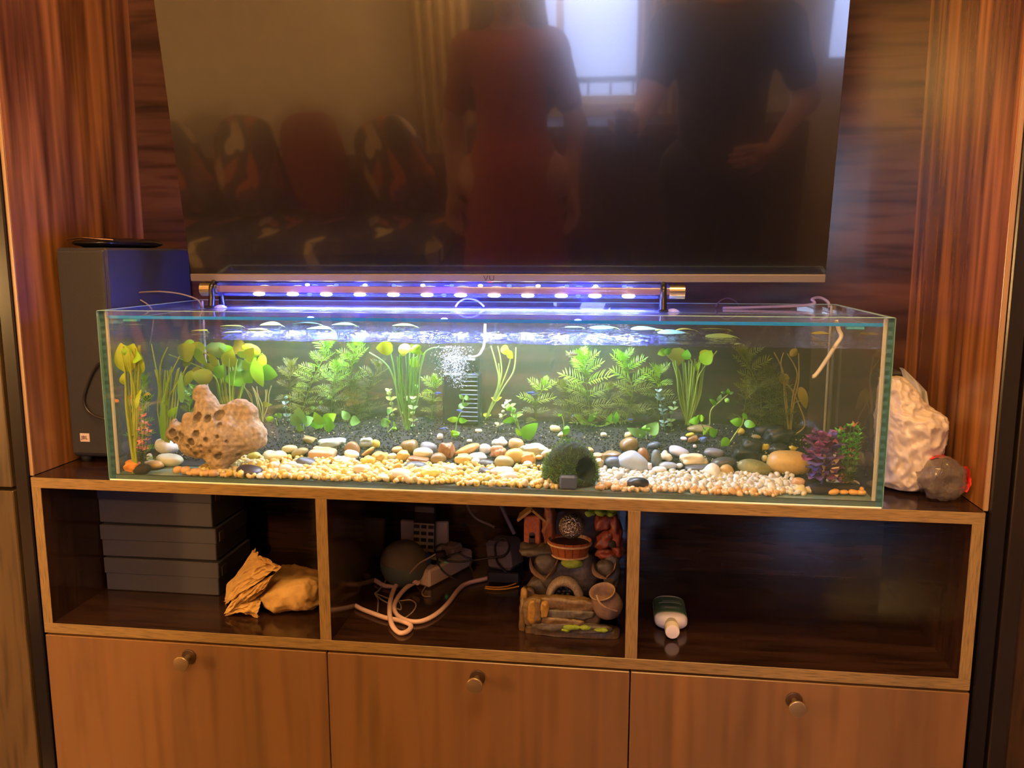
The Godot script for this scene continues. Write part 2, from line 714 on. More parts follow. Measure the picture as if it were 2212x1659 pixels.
func build_sofa() -> void:
	var t := thing("sofa", "low sofa with printed cushions by the far wall", "sofa", Vector3(-1.62, FLOOR, 2.7))
	var cloth := mat(S(70, 50, 60), 0.9)
	var b := MB.new()
	b.box(Vector3(-0.94, 0.0, -0.4), Vector3(0.94, 0.25, 0.4), 0.03)
	obj("base", b, cloth, t)
	b = MB.new()
	b.box(Vector3(-0.92, 0.25, -0.42), Vector3(0.92, 0.42, 0.25), 0.05)
	obj("seat", b, leaf_print(), t)
	b = MB.new()
	b.box(Vector3(-0.94, 0.25, 0.25), Vector3(0.94, 0.72, 0.42), 0.05)
	obj("backrest", b, cloth, t)
	var print := leaf_print()
	var red := mottled(S(110, 32, 36), S(150, 80, 70), 7.0, 0.9, 21)
	cushion("cushion", Vector3(-2.24, -0.035, 2.78), Vector3(-14, 6, 8), Vector3(0.185, 0.26, 0.08), print, "leaf-print cushion at the left end of the sofa", "")
	cushion("cushion", Vector3(-1.82, -0.025, 2.78), Vector3(-14, -4, -8), Vector3(0.175, 0.27, 0.08), print, "leaf-print cushion next to the red one", "")
	cushion("cushion", Vector3(-1.42, -0.025, 2.75), Vector3(-12, 4, 3), Vector3(0.17, 0.28, 0.08), red, "red patterned cushion on the sofa", "")
	cushion("cushion", Vector3(-1.0, -0.03, 2.78), Vector3(-14, 8, 14), Vector3(0.19, 0.25, 0.08), print, "leaf-print cushion at the door end of the sofa", "")


func build_alcove() -> void:
	var side_wood := wood(31, [S(84, 50, 31), S(130, 82, 47), S(168, 110, 58), S(96, 58, 36), S(148, 96, 53), S(182, 122, 64)], 0.22, 0.85, 0.05, 0.55)
	var back_wood := wood(44, [S(42, 27, 22), S(60, 38, 30), S(78, 50, 39), S(48, 31, 25)], 0.19, 1.0, 0.1, 0.42)
	var b := MB.new()
	b.box(Vector3(-0.7415, 0.0, -0.40), Vector3(0.7415, CEIL, -0.382), 0.0, 0)
	struct("wall_front", b, back_wood)
	for s in [-1.0, 1.0]:
		b = MB.new()
		b.box(Vector3(minf(s * 0.74, s * 0.765), 0.0, -0.40), Vector3(maxf(s * 0.74, s * 0.765), CEIL, -0.012), 0.001, 1)
		var o := struct("trim_1" if s < 0 else "trim_2", b, side_wood)
		var e := MB.new()      # pale edge banding on the front edge of the side panel
		e.box(Vector3(minf(s * 0.7405, s * 0.7465), 0.0, -0.012), Vector3(maxf(s * 0.7405, s * 0.7465), CEIL, -0.0105), 0.0)
		obj("edge_band", e, mat(S(150, 118, 86), 0.35), o)
		b = MB.new()           # dark glossy upright beside the cabinet
		b.box(Vector3(minf(s * 0.7475, s * 0.772), FLOOR, -0.1), Vector3(maxf(s * 0.7475, s * 0.772), CEIL, -0.006), 0.002)
		struct("trim_3" if s < 0 else "trim_4", b, mat(S(26, 22, 24), 0.18))
	# wood doors either side of the alcove
	var door_wood := wood(61, [S(74, 57, 36), S(82, 64, 41), S(89, 69, 44), S(77, 60, 38)], 0.35, 1.2, 0.12)
	var dark_wood := wood(62, [S(46, 32, 22), S(58, 40, 27), S(50, 35, 24)], 0.3, 1.6, 0.12)
	for k in [[-1.3, -0.776, -0.02, CEIL, "panel", door_wood], [-1.3, -0.776, FLOOR, -0.026, "panel", door_wood]]:
		b = MB.new()
		b.box(Vector3(k[0], k[2], -0.05), Vector3(k[1], k[3], -0.004), 0.0015, 1)
		struct("trim_5" if k[2] > -0.1 else "trim_6", b, k[5])
	b = MB.new()
	b.box(Vector3(0.776, FLOOR, -0.05), Vector3(0.80, CEIL, -0.004), 0.0015, 1)
	struct("trim_7", b, mat(S(34, 27, 26), 0.15))
	b = MB.new()
	b.box(Vector3(0.803, FLOOR, -0.05), Vector3(1.3, CEIL, -0.01), 0.0015, 1)
	struct("trim_8", b, dark_wood)
	# rest of the front wall, so that the room is closed
	b = MB.new()
	b.box(Vector3(-2.6, FLOOR, -0.45), Vector3(2.6, CEIL, -0.402), 0.0)
	b.box(Vector3(-2.6, FLOOR, -0.402), Vector3(-1.3, CEIL, -0.02), 0.0)
	b.box(Vector3(1.3, FLOOR, -0.402), Vector3(2.6, CEIL, -0.02), 0.0)
	struct("wall_outer", b, mat(S(180, 150, 110), 0.8))


# ---------------------------------------------------------------- cabinet with three open bays over three drop fronts
func build_cabinet() -> void:
	var t := thing("tv_cabinet", "low brown wood cabinet with three open bays above three knobbed drawers", "cabinet")
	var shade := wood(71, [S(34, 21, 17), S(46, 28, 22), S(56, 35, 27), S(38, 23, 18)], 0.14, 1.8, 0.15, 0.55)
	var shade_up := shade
	var band := wood(73, [S(132, 106, 68), S(143, 115, 75), S(122, 98, 62)], 0.3, 14.0, 0.6)
	var bd := -0.378
	var L := -0.7384
	var R := 0.7394
	var hb := -0.2708
	for k in [["top_board", Vector3(L, -0.0174, bd), Vector3(R, 0, -0.0015), 0], ["bottom_board", Vector3(L, hb, bd), Vector3(R, hb + 0.0174, -0.0015), 0],
			["side_board", Vector3(L, hb + 0.0174, bd), Vector3(L + 0.0165, -0.0174, -0.0015), 1], ["side_board", Vector3(R - 0.0165, hb + 0.0174, bd), Vector3(R, -0.0174, -0.0015), 1],
			["divider", Vector3(-0.2514, hb + 0.0174, bd), Vector3(-0.2328, -0.0174, -0.0015), 1], ["divider", Vector3(0.2369, hb + 0.0174, bd), Vector3(0.2555, -0.0174, -0.0015), 1]]:
		var b := MB.new()
		b.box(k[1], k[2], 0.0, k[3])
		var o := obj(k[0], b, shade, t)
		var e := MB.new()
		e.box(Vector3(k[1].x, k[1].y, -0.0015), Vector3(k[2].x, k[2].y, 0.0), 0.0004, k[3])
		obj("edge_band", e, band, o)
	var b := MB.new()
	b.box(Vector3(L, hb - 0.4, bd - 0.003), Vector3(R, 0.0, bd), 0.0, 0)
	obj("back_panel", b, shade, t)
	# drawers
	var front := wood(81, [S(112, 82, 53), S(118, 85, 55), S(124, 88, 56), S(116, 84, 54), S(140, 98, 56)], 0.3, 0.75, 0.05, 0.45, 0.14)
	var xs := [[L + 0.0, -0.2428, atz(388, 1437, 0.03)], [-0.2408, 0.2448, atz(1024, 1484, 0.03)], [0.2468, R + 0.001, atz(1724, 1535, 0.03)]]
	for q in xs:
		b = MB.new()
		b.box(Vector3(q[0], -0.70, -0.02), Vector3(q[1], hb - 0.0045, -0.0005), 0.0012, 1)
		var d := obj("drawer", b, front, t)
		var kp: Vector3 = q[2]
		var base_mat := mat(S(60, 40, 28), 0.4)
		var kb := MB.new()
		var x := Transform3D(Basis(Vector3.RIGHT, PI / 2), Vector3(kp.x, kp.y, 0))
		kb.lathe(PackedVector2Array([Vector2(0, 0), Vector2(0.0125, 0), Vector2(0.0125, 0.0015), Vector2(0.0115, 0.0025), Vector2(0.0, 0.0028)]), 24, x)
		obj("rosette", kb, base_mat, d)
		kb = MB.new()
		kb.lathe(PackedVector2Array([Vector2(0, 0.001), Vector2(0.0045, 0.001), Vector2(0.0045, 0.018), Vector2(0.0095, 0.0215), Vector2(0.0125, 0.0235), Vector2(0.0128, 0.0265), Vector2(0.0118, 0.0285), Vector2(0.0, 0.0292)]), 28, x)
		obj("knob", kb, mat(S(170, 144, 112), 0.32, 0.75), d)
	b = MB.new()
	b.box(Vector3(L, FLOOR, bd), Vector3(R, -0.70, -0.04), 0.0, 0)
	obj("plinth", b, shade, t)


# ---------------------------------------------------------------- aquarium
const TX := 0.6         # half length of the tank
const TF := -0.003      # outside of its front pane
const TB := -0.330      # outside of its back pane
const TH := 0.2748      # rim
const GL := 0.007       # thickness of the glass
const WL := 0.2305      # water line
var edge_glass: StandardMaterial3D


func build_tank() -> void:
	edge_glass = mat(S(70, 165, 175), 0.12)
	var t := thing("aquarium", "long rimless glass aquarium full of planted water on the cabinet top", "aquarium")
	var clear := pane(0.015, Color(0.7, 0.9, 0.9))
	for k in [["front_pane", Vector3(-TX, 0.0005, TF - GL), Vector3(TX, TH, TF)], ["back_pane", Vector3(-TX, 0.0005, TB), Vector3(TX, TH, TB + GL)],
			["side_pane", Vector3(-TX, 0.0005, TB + GL), Vector3(-TX + GL, TH, TF - GL)], ["side_pane", Vector3(TX - GL, 0.0005, TB + GL), Vector3(TX, TH, TF - GL)],
			["bottom_pane", Vector3(-TX + GL, 0.0005, TB + GL), Vector3(TX - GL, 0.0075, TF - GL)]]:
		var lo: Vector3 = k[1]
		var hi: Vector3 = k[2]
		var b := MB.new()
		b.box(lo, hi, 0.0)
		var o := obj(k[0], b, mat(S(112, 138, 132), 0.1) if k[0] == "bottom_pane" else clear, t)
		# the ground edges of the pane, greenish
		var e := MB.new()
		var sx := hi.x - lo.x
		var sz := hi.z - lo.z
		if k[0] != "bottom_pane":
			e.box(Vector3(lo.x, hi.y, lo.z), Vector3(hi.x, hi.y + 0.0008, hi.z), 0.0003)
			obj("ground_edge", e, mat(S(150, 190, 190), 0.2), o)
			if sx > sz:
				for s in [lo.x - 0.0006, hi.x]:
					var q := MB.new()
					q.box(Vector3(s, lo.y, lo.z), Vector3(s + 0.0006, hi.y, hi.z), 0.0)
					obj("ground_edge", q, mat(S(120, 165, 160), 0.2), o)
			else:
				var q := MB.new()
				q.box(Vector3(lo.x, lo.y, hi.z - 0.0004), Vector3(hi.x, hi.y, hi.z + 0.0), 0.0)
				obj("ground_edge", q, mat(S(62, 106, 114), 0.2), o)
	# silicone along the inner corners
	var sil := mat(S(165, 166, 150), 0.4)
	for s in [-1.0, 1.0]:
		var q := MB.new()
		var x: float = s * (TX - GL - 0.003)
		q.box(Vector3(x - 0.003, 0.0075, TF - GL - 0.004), Vector3(x + 0.003, TH - 0.001, TF - GL - 0.0003), 0.0015)
		obj("silicone_bead", q, sil, t)
		q = MB.new()
		q.box(Vector3(x - 0.002, 0.0075, TB + GL), Vector3(x + 0.002, TH - 0.001, TB + GL + 0.004), 0.0015)
		obj("silicone_bead", q, sil, t)
	var q := MB.new()
	q.box(Vector3(-TX + GL, 0.0005, TF - GL - 0.003), Vector3(TX - GL, 0.0085, TF - GL - 0.0002), 0.001)
	obj("silicone_bead", q, mat(S(20, 30, 38), 0.3), t)
	q = MB.new()
	q.box(Vector3(-TX + 0.001, -0.0002, TF - 0.0002), Vector3(TX - 0.001, 0.0022, TF + 0.0006), 0.0003)
	obj("ground_edge", q, mat(S(232, 240, 230), 0.25), t)
	# lid
	var lid := thing("glass_lid", "clear glass lid lying just below the aquarium rim under the lamp", "lid")
	var lm := pane(0.13, Color(0.8, 0.86, 1.0))
	lm.backlight_enabled = true
	lm.backlight = Color(0.08, 0.1, 0.3)
	q = MB.new()
	q.box(Vector3(-TX + GL + 0.002, 0.262, TB + GL + 0.002), Vector3(TX - GL - 0.002, 0.2665, TF - GL - 0.006), 0.0)
	var lo := obj("lid_pane", q, lm, lid)
	q = MB.new()
	q.box(Vector3(-TX + GL + 0.002, 0.2618, TF - GL - 0.006), Vector3(TX - GL - 0.002, 0.2667, TF - GL - 0.0045), 0.0005)
	obj("ground_edge", q, leafmat(S(12, 185, 250), 0.9), lo)
	for s in [-1.0, 1.0]:
		q = MB.new()
		q.box(Vector3(s * 0.55 - 0.012, 0.2575, TF - GL - 0.012), Vector3(s * 0.55 + 0.012, 0.2617, TF - GL - 0.0005), 0.001)
		obj("rest_clip", q, mat(S(60, 150, 165), 0.3), lid)
	# water: surface and body
	var w := thing("aquarium_water", "slightly murky green water filling the glass aquarium", "water")
	w.set_meta("kind", "stuff")
	q = MB.new()
	var ripples := FastNoiseLite.new()
	ripples.seed = 3
	ripples.frequency = 0.01
	ripples.fractal_octaves = 2
	q.surf(150, 40, func(u: float, ww: float) -> Vector3:
		var x := lerpf(-TX + GL + 0.0005, TX - GL - 0.0005, u)
		var z := lerpf(TB + GL + 0.0005, TF - GL - 0.0005, ww)
		var near := exp(-Vector2(x + 0.02, (z + 0.12) * 1.3).length() * 9.0)
		return Vector3(x, WL + (0.0005 + 0.004 * near) * ripples.get_noise_2d(x * 900.0, z * 1500.0) + 0.0005 * (1.0 - near) * ripples.get_noise_2d(x * 350.0 + 50.0, z * 500.0), z))
	var wm := pane(0.03, Color(0.35, 0.4, 0.75), 0.5)
	wm.normal_enabled = true
	wm.normal_texture = noise_tex(0.02, 17, [], Vector2i(512, 512), 3, 10.0)
	wm.uv1_scale = Vector3(5, 1.6, 1)
	wm.normal_scale = 1.0
	obj("water_surface", q, wm, w)
	var fog := FogVolume.new()
	fog.name = "water_body"
	fog.size = Vector3(2 * (TX - GL) - 0.002, WL - 0.009, TF - TB - 2 * GL - 0.002)
	fog.position = Vector3(0, (WL + 0.0075) / 2, (TF + TB) / 2)
	fog.shape = RenderingServer.FOG_VOLUME_SHAPE_BOX
	var fm := FogMaterial.new()
	fm.albedo = S(126, 162, 92)
	fm.density = 0.75
	fog.material = fm
	w.add_child(fog)


# ---------------------------------------------------------------- lamp bar on the lid
func build_lamp_bar() -> void:
	var z := -0.235
	var y := 0.300
	var x0 := atz(437, 622, z).x
	var x1 := atz(1479, 635, z).x
	var t := thing("aquarium_lamp", "clear tube lamp with rows of white and blue diodes standing on the aquarium lid", "lamp")
	var xa := x0 + 0.034
	var xb := x1 - 0.026
	var b := MB.new()
	b.tube(PackedVector3Array([Vector3(xa, y, z), Vector3(lerpf(xa, xb, 0.5), y, z), Vector3(xb, y, z)]), 0.0125, -1, 28, false)
	obj("clear_tube", b, pane(0.1, Color(0.3, 0.35, 1.0)), t)
	b = MB.new()
	b.box(Vector3(xa, y - 0.0055, z - 0.002), Vector3(xb, y + 0.0065, z + 0.002), 0.0005, 0)
	obj("diode_board", b, mat(S(126, 94, 70), 0.5, 0.2), t)
	for s in [[x0, xa], [xb, x1]]:
		b = MB.new()
		b.tube(PackedVector3Array([Vector3(s[0], y, z), Vector3(s[0] + 0.0015, y, z), Vector3(s[1], y, z)]), 0.013, -1, 24)
		obj("end_cap", b, mat(S(205, 190, 160), 0.12, 0.95), t)
	# two rows of diodes: small alternating ones along the top, big white ones along the bottom
	var white := glow(Color(0.85, 0.9, 1.0), 40.0)
	var soft := glow(Color(0.5, 0.6, 1.0), 12.0)
	var blue := glow(Color(0.16, 0.2, 1.0), 14.0)
	for k in 12:
		var x := atz(664 + 62.3 * k, 610, z).x
		b = MB.new()
		b.lump(Vector3(0.0045, 0.0028, 0.0035), 0.0, bumps, Vector3.ZERO, sock(Vector3(x, y + 0.0085, z)), 12, 6)
		obj("diode", b, blue if k % 2 else soft, t)
	for k in 12:
		var x := atz(560 + 72.5 * k, 640, z).x
		b = MB.new()
		b.lump(Vector3(0.0115, 0.0032, 0.006), 0.0, bumps, Vector3.ZERO, sock(Vector3(x, y - 0.0085, z)), 14, 6)
		obj("diode", b, white, t)
		var l := SpotLight3D.new()
		l.name = "aquarium_lamp_diode_light"
		add_child(l, true)
		l.position = Vector3(x, y - 0.0138, z)
		l.rotation_degrees = Vector3(-90, 0, 0)
		l.spot_angle = 80.0
		l.spot_angle_attenuation = 0.6
		l.spot_range = 6.0
		l.spot_attenuation = 2.0
		l.light_size = 0.006
		l.light_color = Color(0.97, 1.0, 0.78)
		l.light_energy = 0.11
		l.shadow_enabled = true
	for k in 3:   # blue diodes between the white ones; they tint the lid, the water surface and the wall
		var x := atz(669 + 290.0 * k, 640, z).x
		b = MB.new()
		b.lump(Vector3(0.005, 0.003, 0.005), 0.0, bumps, Vector3.ZERO, sock(Vector3(x, y - 0.0085, z)), 14, 6)
		obj("diode", b, blue, t)
		omni("aquarium_lamp_blue_diode_light", Vector3(x, y - 0.0085, z), Color(0.12, 0.15, 1.0), 0.12, 0.004)
	b = MB.new()
	b.box(Vector3(x0 + 0.045, y - 0.0095, z - 0.006), Vector3(x1 - 0.045, y - 0.0085, z + 0.006), 0.0003, 0)
	obj("blue_diffuser", b, glow(Color(0.13, 0.17, 1.0), 5.0), t)
	area("aquarium_lamp_blue_light", Vector3((x0 + x1) / 2, y - 0.0135, z), Vector2(x1 - x0 - 0.09, 0.022), Color(0.28, 0.34, 1.0), 0.9, Vector3(-90, 0, 0))
	# black clips with feet
	for q in [[468, 636], [1432, 645]]:
		var cx := atz(q[0], q[1], z).x
		b = MB.new()
		b.tube(curve([Vector3(cx, y + 0.0105, z - 0.015), Vector3(cx, y + 0.015, z), Vector3(cx, y + 0.006, z + 0.0165), Vector3(cx, y - 0.012, z + 0.0185), Vector3(cx, 0.2685, z + 0.023)], 5), 0.0045, 0.006, 10)
		b.box(Vector3(cx - 0.008, 0.2668, z + 0.010), Vector3(cx + 0.008, 0.2715, z + 0.036), 0.0015)
		b.tube(curve([Vector3(cx, y + 0.0105, z - 0.015), Vector3(cx, y - 0.012, z - 0.0175), Vector3(cx, 0.2685, z - 0.022)], 5), 0.0045, 0.006, 10)
		obj("clip", b, mat(S(22, 20, 24), 0.25), t)
		b = MB.new()
		b.lathe(PackedVector2Array([Vector2(0, 0.0), Vector2(0.012, 0.0), Vector2(0.011, 0.002), Vector2(0.006, 0.005), Vector2(0, 0.006)]), 16, sock(Vector3(cx + 0.016, 0.2668, z + 0.02)))
		obj("suction_foot", b, pane(0.3, Color(0.9, 0.9, 0.95)), t)


# ---------------------------------------------------------------- television
func build_tv() -> void:
	var t := thing("television", "large black flat television with a silver lower bezel above the aquarium", "television", Vector3(-0.003, 0.3158, -0.2284), "", Vector3(8.25, -0.15, 0.12))
	var w := 1.115 / 2
	var hgt := 0.645
	var b := MB.new()
	b.box(Vector3(-w, 0.012, -0.034), Vector3(w, hgt, -0.002), 0.002)
	obj("casing", b, mat(S(18, 17, 19), 0.4), t)
	b = MB.new()
	b.box(Vector3(-w, 0.0135, -0.002), Vector3(w, hgt, 0.0), 0.0006)
	var glass: StandardMaterial3D = mat(S(16, 14, 20), 0.14, 0.0, 0.7).duplicate()
	glass.clearcoat_enabled = true
	glass.clearcoat = 1.0
	glass.clearcoat_roughness = 0.03
	obj("screen", b, glass, t)
	b = MB.new()
	b.box(Vector3(-w, 0.0, -0.030), Vector3(w, 0.0135, 0.0035), 0.0012, 0)
	obj("lower_bezel", b, mat(S(128, 118, 116), 0.38, 0.6), t)
	# maker's letters in the middle of the bezel and the red standby light under them
	var tm := TextMesh.new()
	var f := SystemFont.new()
	f.font_names = PackedStringArray(["Droid Sans"])
	tm.font = f
	tm.text = "VU"
	tm.font_size = 16
	tm.pixel_size = 0.0008
	tm.depth = 0.0006
	var o := obj("lettering", tm, mat(S(48, 40, 44), 0.4), t)
	var lx := atz(1057, 602, -0.225).x + 0.003
	o.position = Vector3(lx, 0.0068, 0.0037)
	o.scale = Vector3(1.25, 0.9, 1)
	b = MB.new()
	b.lump(Vector3(0.006, 0.0016, 0.002), 0.0, bumps, Vector3.ZERO, sock(Vector3(lx + 0.001, 0.0005, 0.001)), 10, 6)
	obj("standby_light", b, glow(Color(1.0, 0.05, 0.1), 3.0), t)
	# wall bracket behind it
	b = MB.new()
	b.box(Vector3(-0.15, 0.2, -0.15), Vector3(0.15, 0.45, -0.034), 0.002)
	obj("wall_bracket", b, mat(S(30, 30, 32), 0.5), t)


# ---------------------------------------------------------------- soil and gravel
func many(called: String, m: Mesh, xf: Array, cols: Array, material: Material, parent: Node) -> MultiMeshInstance3D:
	var mm := MultiMesh.new()
	mm.transform_format = MultiMesh.TRANSFORM_3D
	mm.use_colors = true
	mm.mesh = m
	mm.instance_count = xf.size()
	for k in xf.size():
		mm.set_instance_transform(k, xf[k])
		mm.set_instance_color(k, cols[k])
	var o := MultiMeshInstance3D.new()
	o.name = called
	o.multimesh = mm
	o.material_override = material
	parent.add_child(o, true)
	o.set_meta("kind", "stuff")
	return o


func lin(r: float, g: float, b: float) -> Color:
	return S(r, g, b).srgb_to_linear()


func tumble(p: Vector3, s: Vector3) -> Transform3D:
	return Transform3D(Basis.from_euler(Vector3(rng.randf() * TAU, rng.randf() * TAU, rng.randf() * TAU)).scaled_local(s), p)


func pebble_mesh(k: int, sq: float, amp: float, nu := 7, nw := 5) -> ArrayMesh:
	var b := MB.new()
	b.lump(Vector3(1, 1, 1), amp, bumps, Vector3(k * 171.0, k * 37.0, 5.0), Transform3D(), nu, nw, sq)
	return b.mesh()


func build_gravel() -> void:
	var soil := thing("aquarium_soil", "dark crumbly planting soil sloping up to the aquarium back", "soil")
	soil.set_meta("kind", "stuff")
	var b := MB.new()
	var fine := FastNoiseLite.new()
	fine.frequency = 0.02
	b.surf(260, 90, func(u: float, w: float) -> Vector3:
		var x := lerpf(-TX + GL + 0.001, TX - GL - 0.001, u)
		var z := lerpf(TB + GL + 0.001, -0.075, w)
		return Vector3(x, bed(x, z) - 0.0025 + 0.0016 * fine.get_noise_2d(x * 9000.0, z * 9000.0), z))
	obj("soil_bed", b, mottled(S(42, 38, 33), S(30, 27, 24), 30.0, 0.95, 8), soil)
	var grain := pebble_mesh(3, 0.9, 0.2, 5, 3)
	var xf := []
	var cols := []
	for k in 9000:
		var x := rng.randf_range(-0.585, 0.585)
		var z := -0.105 - 0.208 * pow(rng.randf(), 1.15)
		var s := rng.randf_range(0.0008, 0.0019)
		xf.append(tumble(Vector3(x, bed(x, z) - 0.0012, z), Vector3(s, s * 0.8, s)))
		var f := rng.randf()
		if rng.randf() < 0.07:
			cols.append(lin(176, 166, 128))
		else:
			cols.append(lin(lerpf(30, 56, f), lerpf(27, 51, f), lerpf(24, 45, f)))
	many("soil_grains", grain, xf, cols, mat(Color.WHITE, 0.9), soil)

	# gravel: the biggest pebbles are things of their own, the small fill between them is one mass
	var tones := {
		"yellow": [S(206, 178, 84), S(212, 190, 112), S(196, 158, 66), S(214, 196, 138), S(204, 182, 130)],
		"white": [S(206, 202, 184), S(190, 188, 172), S(210, 208, 196), S(202, 194, 164), S(184, 182, 172)],
		"apricot": [S(199, 164, 110), S(194, 154, 96), S(204, 174, 128), S(190, 147, 92), S(206, 184, 144)],
	}
	var shapes := [pebble_mesh(1, 0.85, 0.24), pebble_mesh(2, 0.75, 0.3), pebble_mesh(4, 0.95, 0.2), pebble_mesh(6, 0.7, 0.28), pebble_mesh(9, 0.88, 0.26)]
	var tone_words := {"yellow": ["yellow", "lemon", "golden", "straw", "beige"], "white": ["ivory", "greyish", "white", "chalky", "grey"], "apricot": ["apricot", "orange", "peach", "tan", "cream"]}
	var heaps := {"yellow": "yellow quartz gravel", "white": "white gravel", "apricot": "apricot gravel at the front glass"}
	var spots := []
	var tries := 0
	while spots.size() < 300 and tries < 20000:
		tries += 1
		var x := rng.randf_range(-0.40, 0.47)
		var z := rng.randf_range(-0.1, -0.0145)
		if x > 0.12 and x < 0.2 and z > -0.095:
			continue
		var r := rng.randf_range(0.0042, 0.0068)
		var ok := true
		for q: Vector3 in spots:
			if Vector2(q.x - x, q.y - z).length() < (q.z + r) * 0.8:
				ok = false
				break
		if ok:
			spots.append(Vector3(x, z, r))
	for q: Vector3 in spots:
		var kind := "yellow" if q.x < 0.13 else ("apricot" if q.y > -0.03 else "white")
		var o := MeshInstance3D.new()
		o.mesh = shapes[rng.randi() % 5]
		var tone := rng.randi() % 5
		o.material_override = mat(tones[kind][tone], 0.35)
		o.name = numbered("gravel_pebble")
		add_child(o)
		o.transform = tumble(Vector3(q.x, bed(q.x, q.y) + q.z * 0.45 + 0.001, q.y), Vector3(q.z * rng.randf_range(0.9, 1.35), q.z * rng.randf_range(0.7, 0.95), q.z))
		var close := ""
		var best := 99.0
		for k in stone_spots:
			var gap := Vector2(k[0].x - q.x, k[0].z - q.y).length()
			if gap < best:
				best = gap
				var off := Vector2(q.x - k[0].x, q.y - k[0].z)
				close = (("left of" if off.x < 0 else "right of") if absf(off.x) > absf(off.y) else ("in front of" if off.y > 0 else "behind")) + " the " + k[1]
		tag(o, "small %s gravel pebble %s" % [tone_words[kind][tone], close], "pebble", heaps[kind])
	var fill := thing("gravel_fill", "fine pale gravel filling the gaps between the front pebbles", "gravel")
	fill.set_meta("kind", "stuff")
	for layer in 3:
		xf = []
		cols = []
		for k in 1100:
			var x := rng.randf_range(-0.47, 0.5)
			var z := rng.randf_range(-0.118, -0.0145)
			if x > 0.13 and x < 0.19 and z > -0.07:
				continue
			if x > 0.46 and z > -0.03:
				continue
			var kind := "yellow" if x < 0.13 else ("apricot" if z > -0.03 else "white")
			var s := rng.randf_range(0.0028, 0.0046)
			xf.append(tumble(Vector3(x, bed(x, z) - 0.002 + s * 0.4 + 0.0012 * layer, z), Vector3(s * 1.2, s * 0.9, s)))
			cols.append((tones[kind][rng.randi() % 5] as Color).srgb_to_linear())
		many("gravel_grains", shapes[layer], xf, cols, mat(Color.WHITE, 0.35), fill)


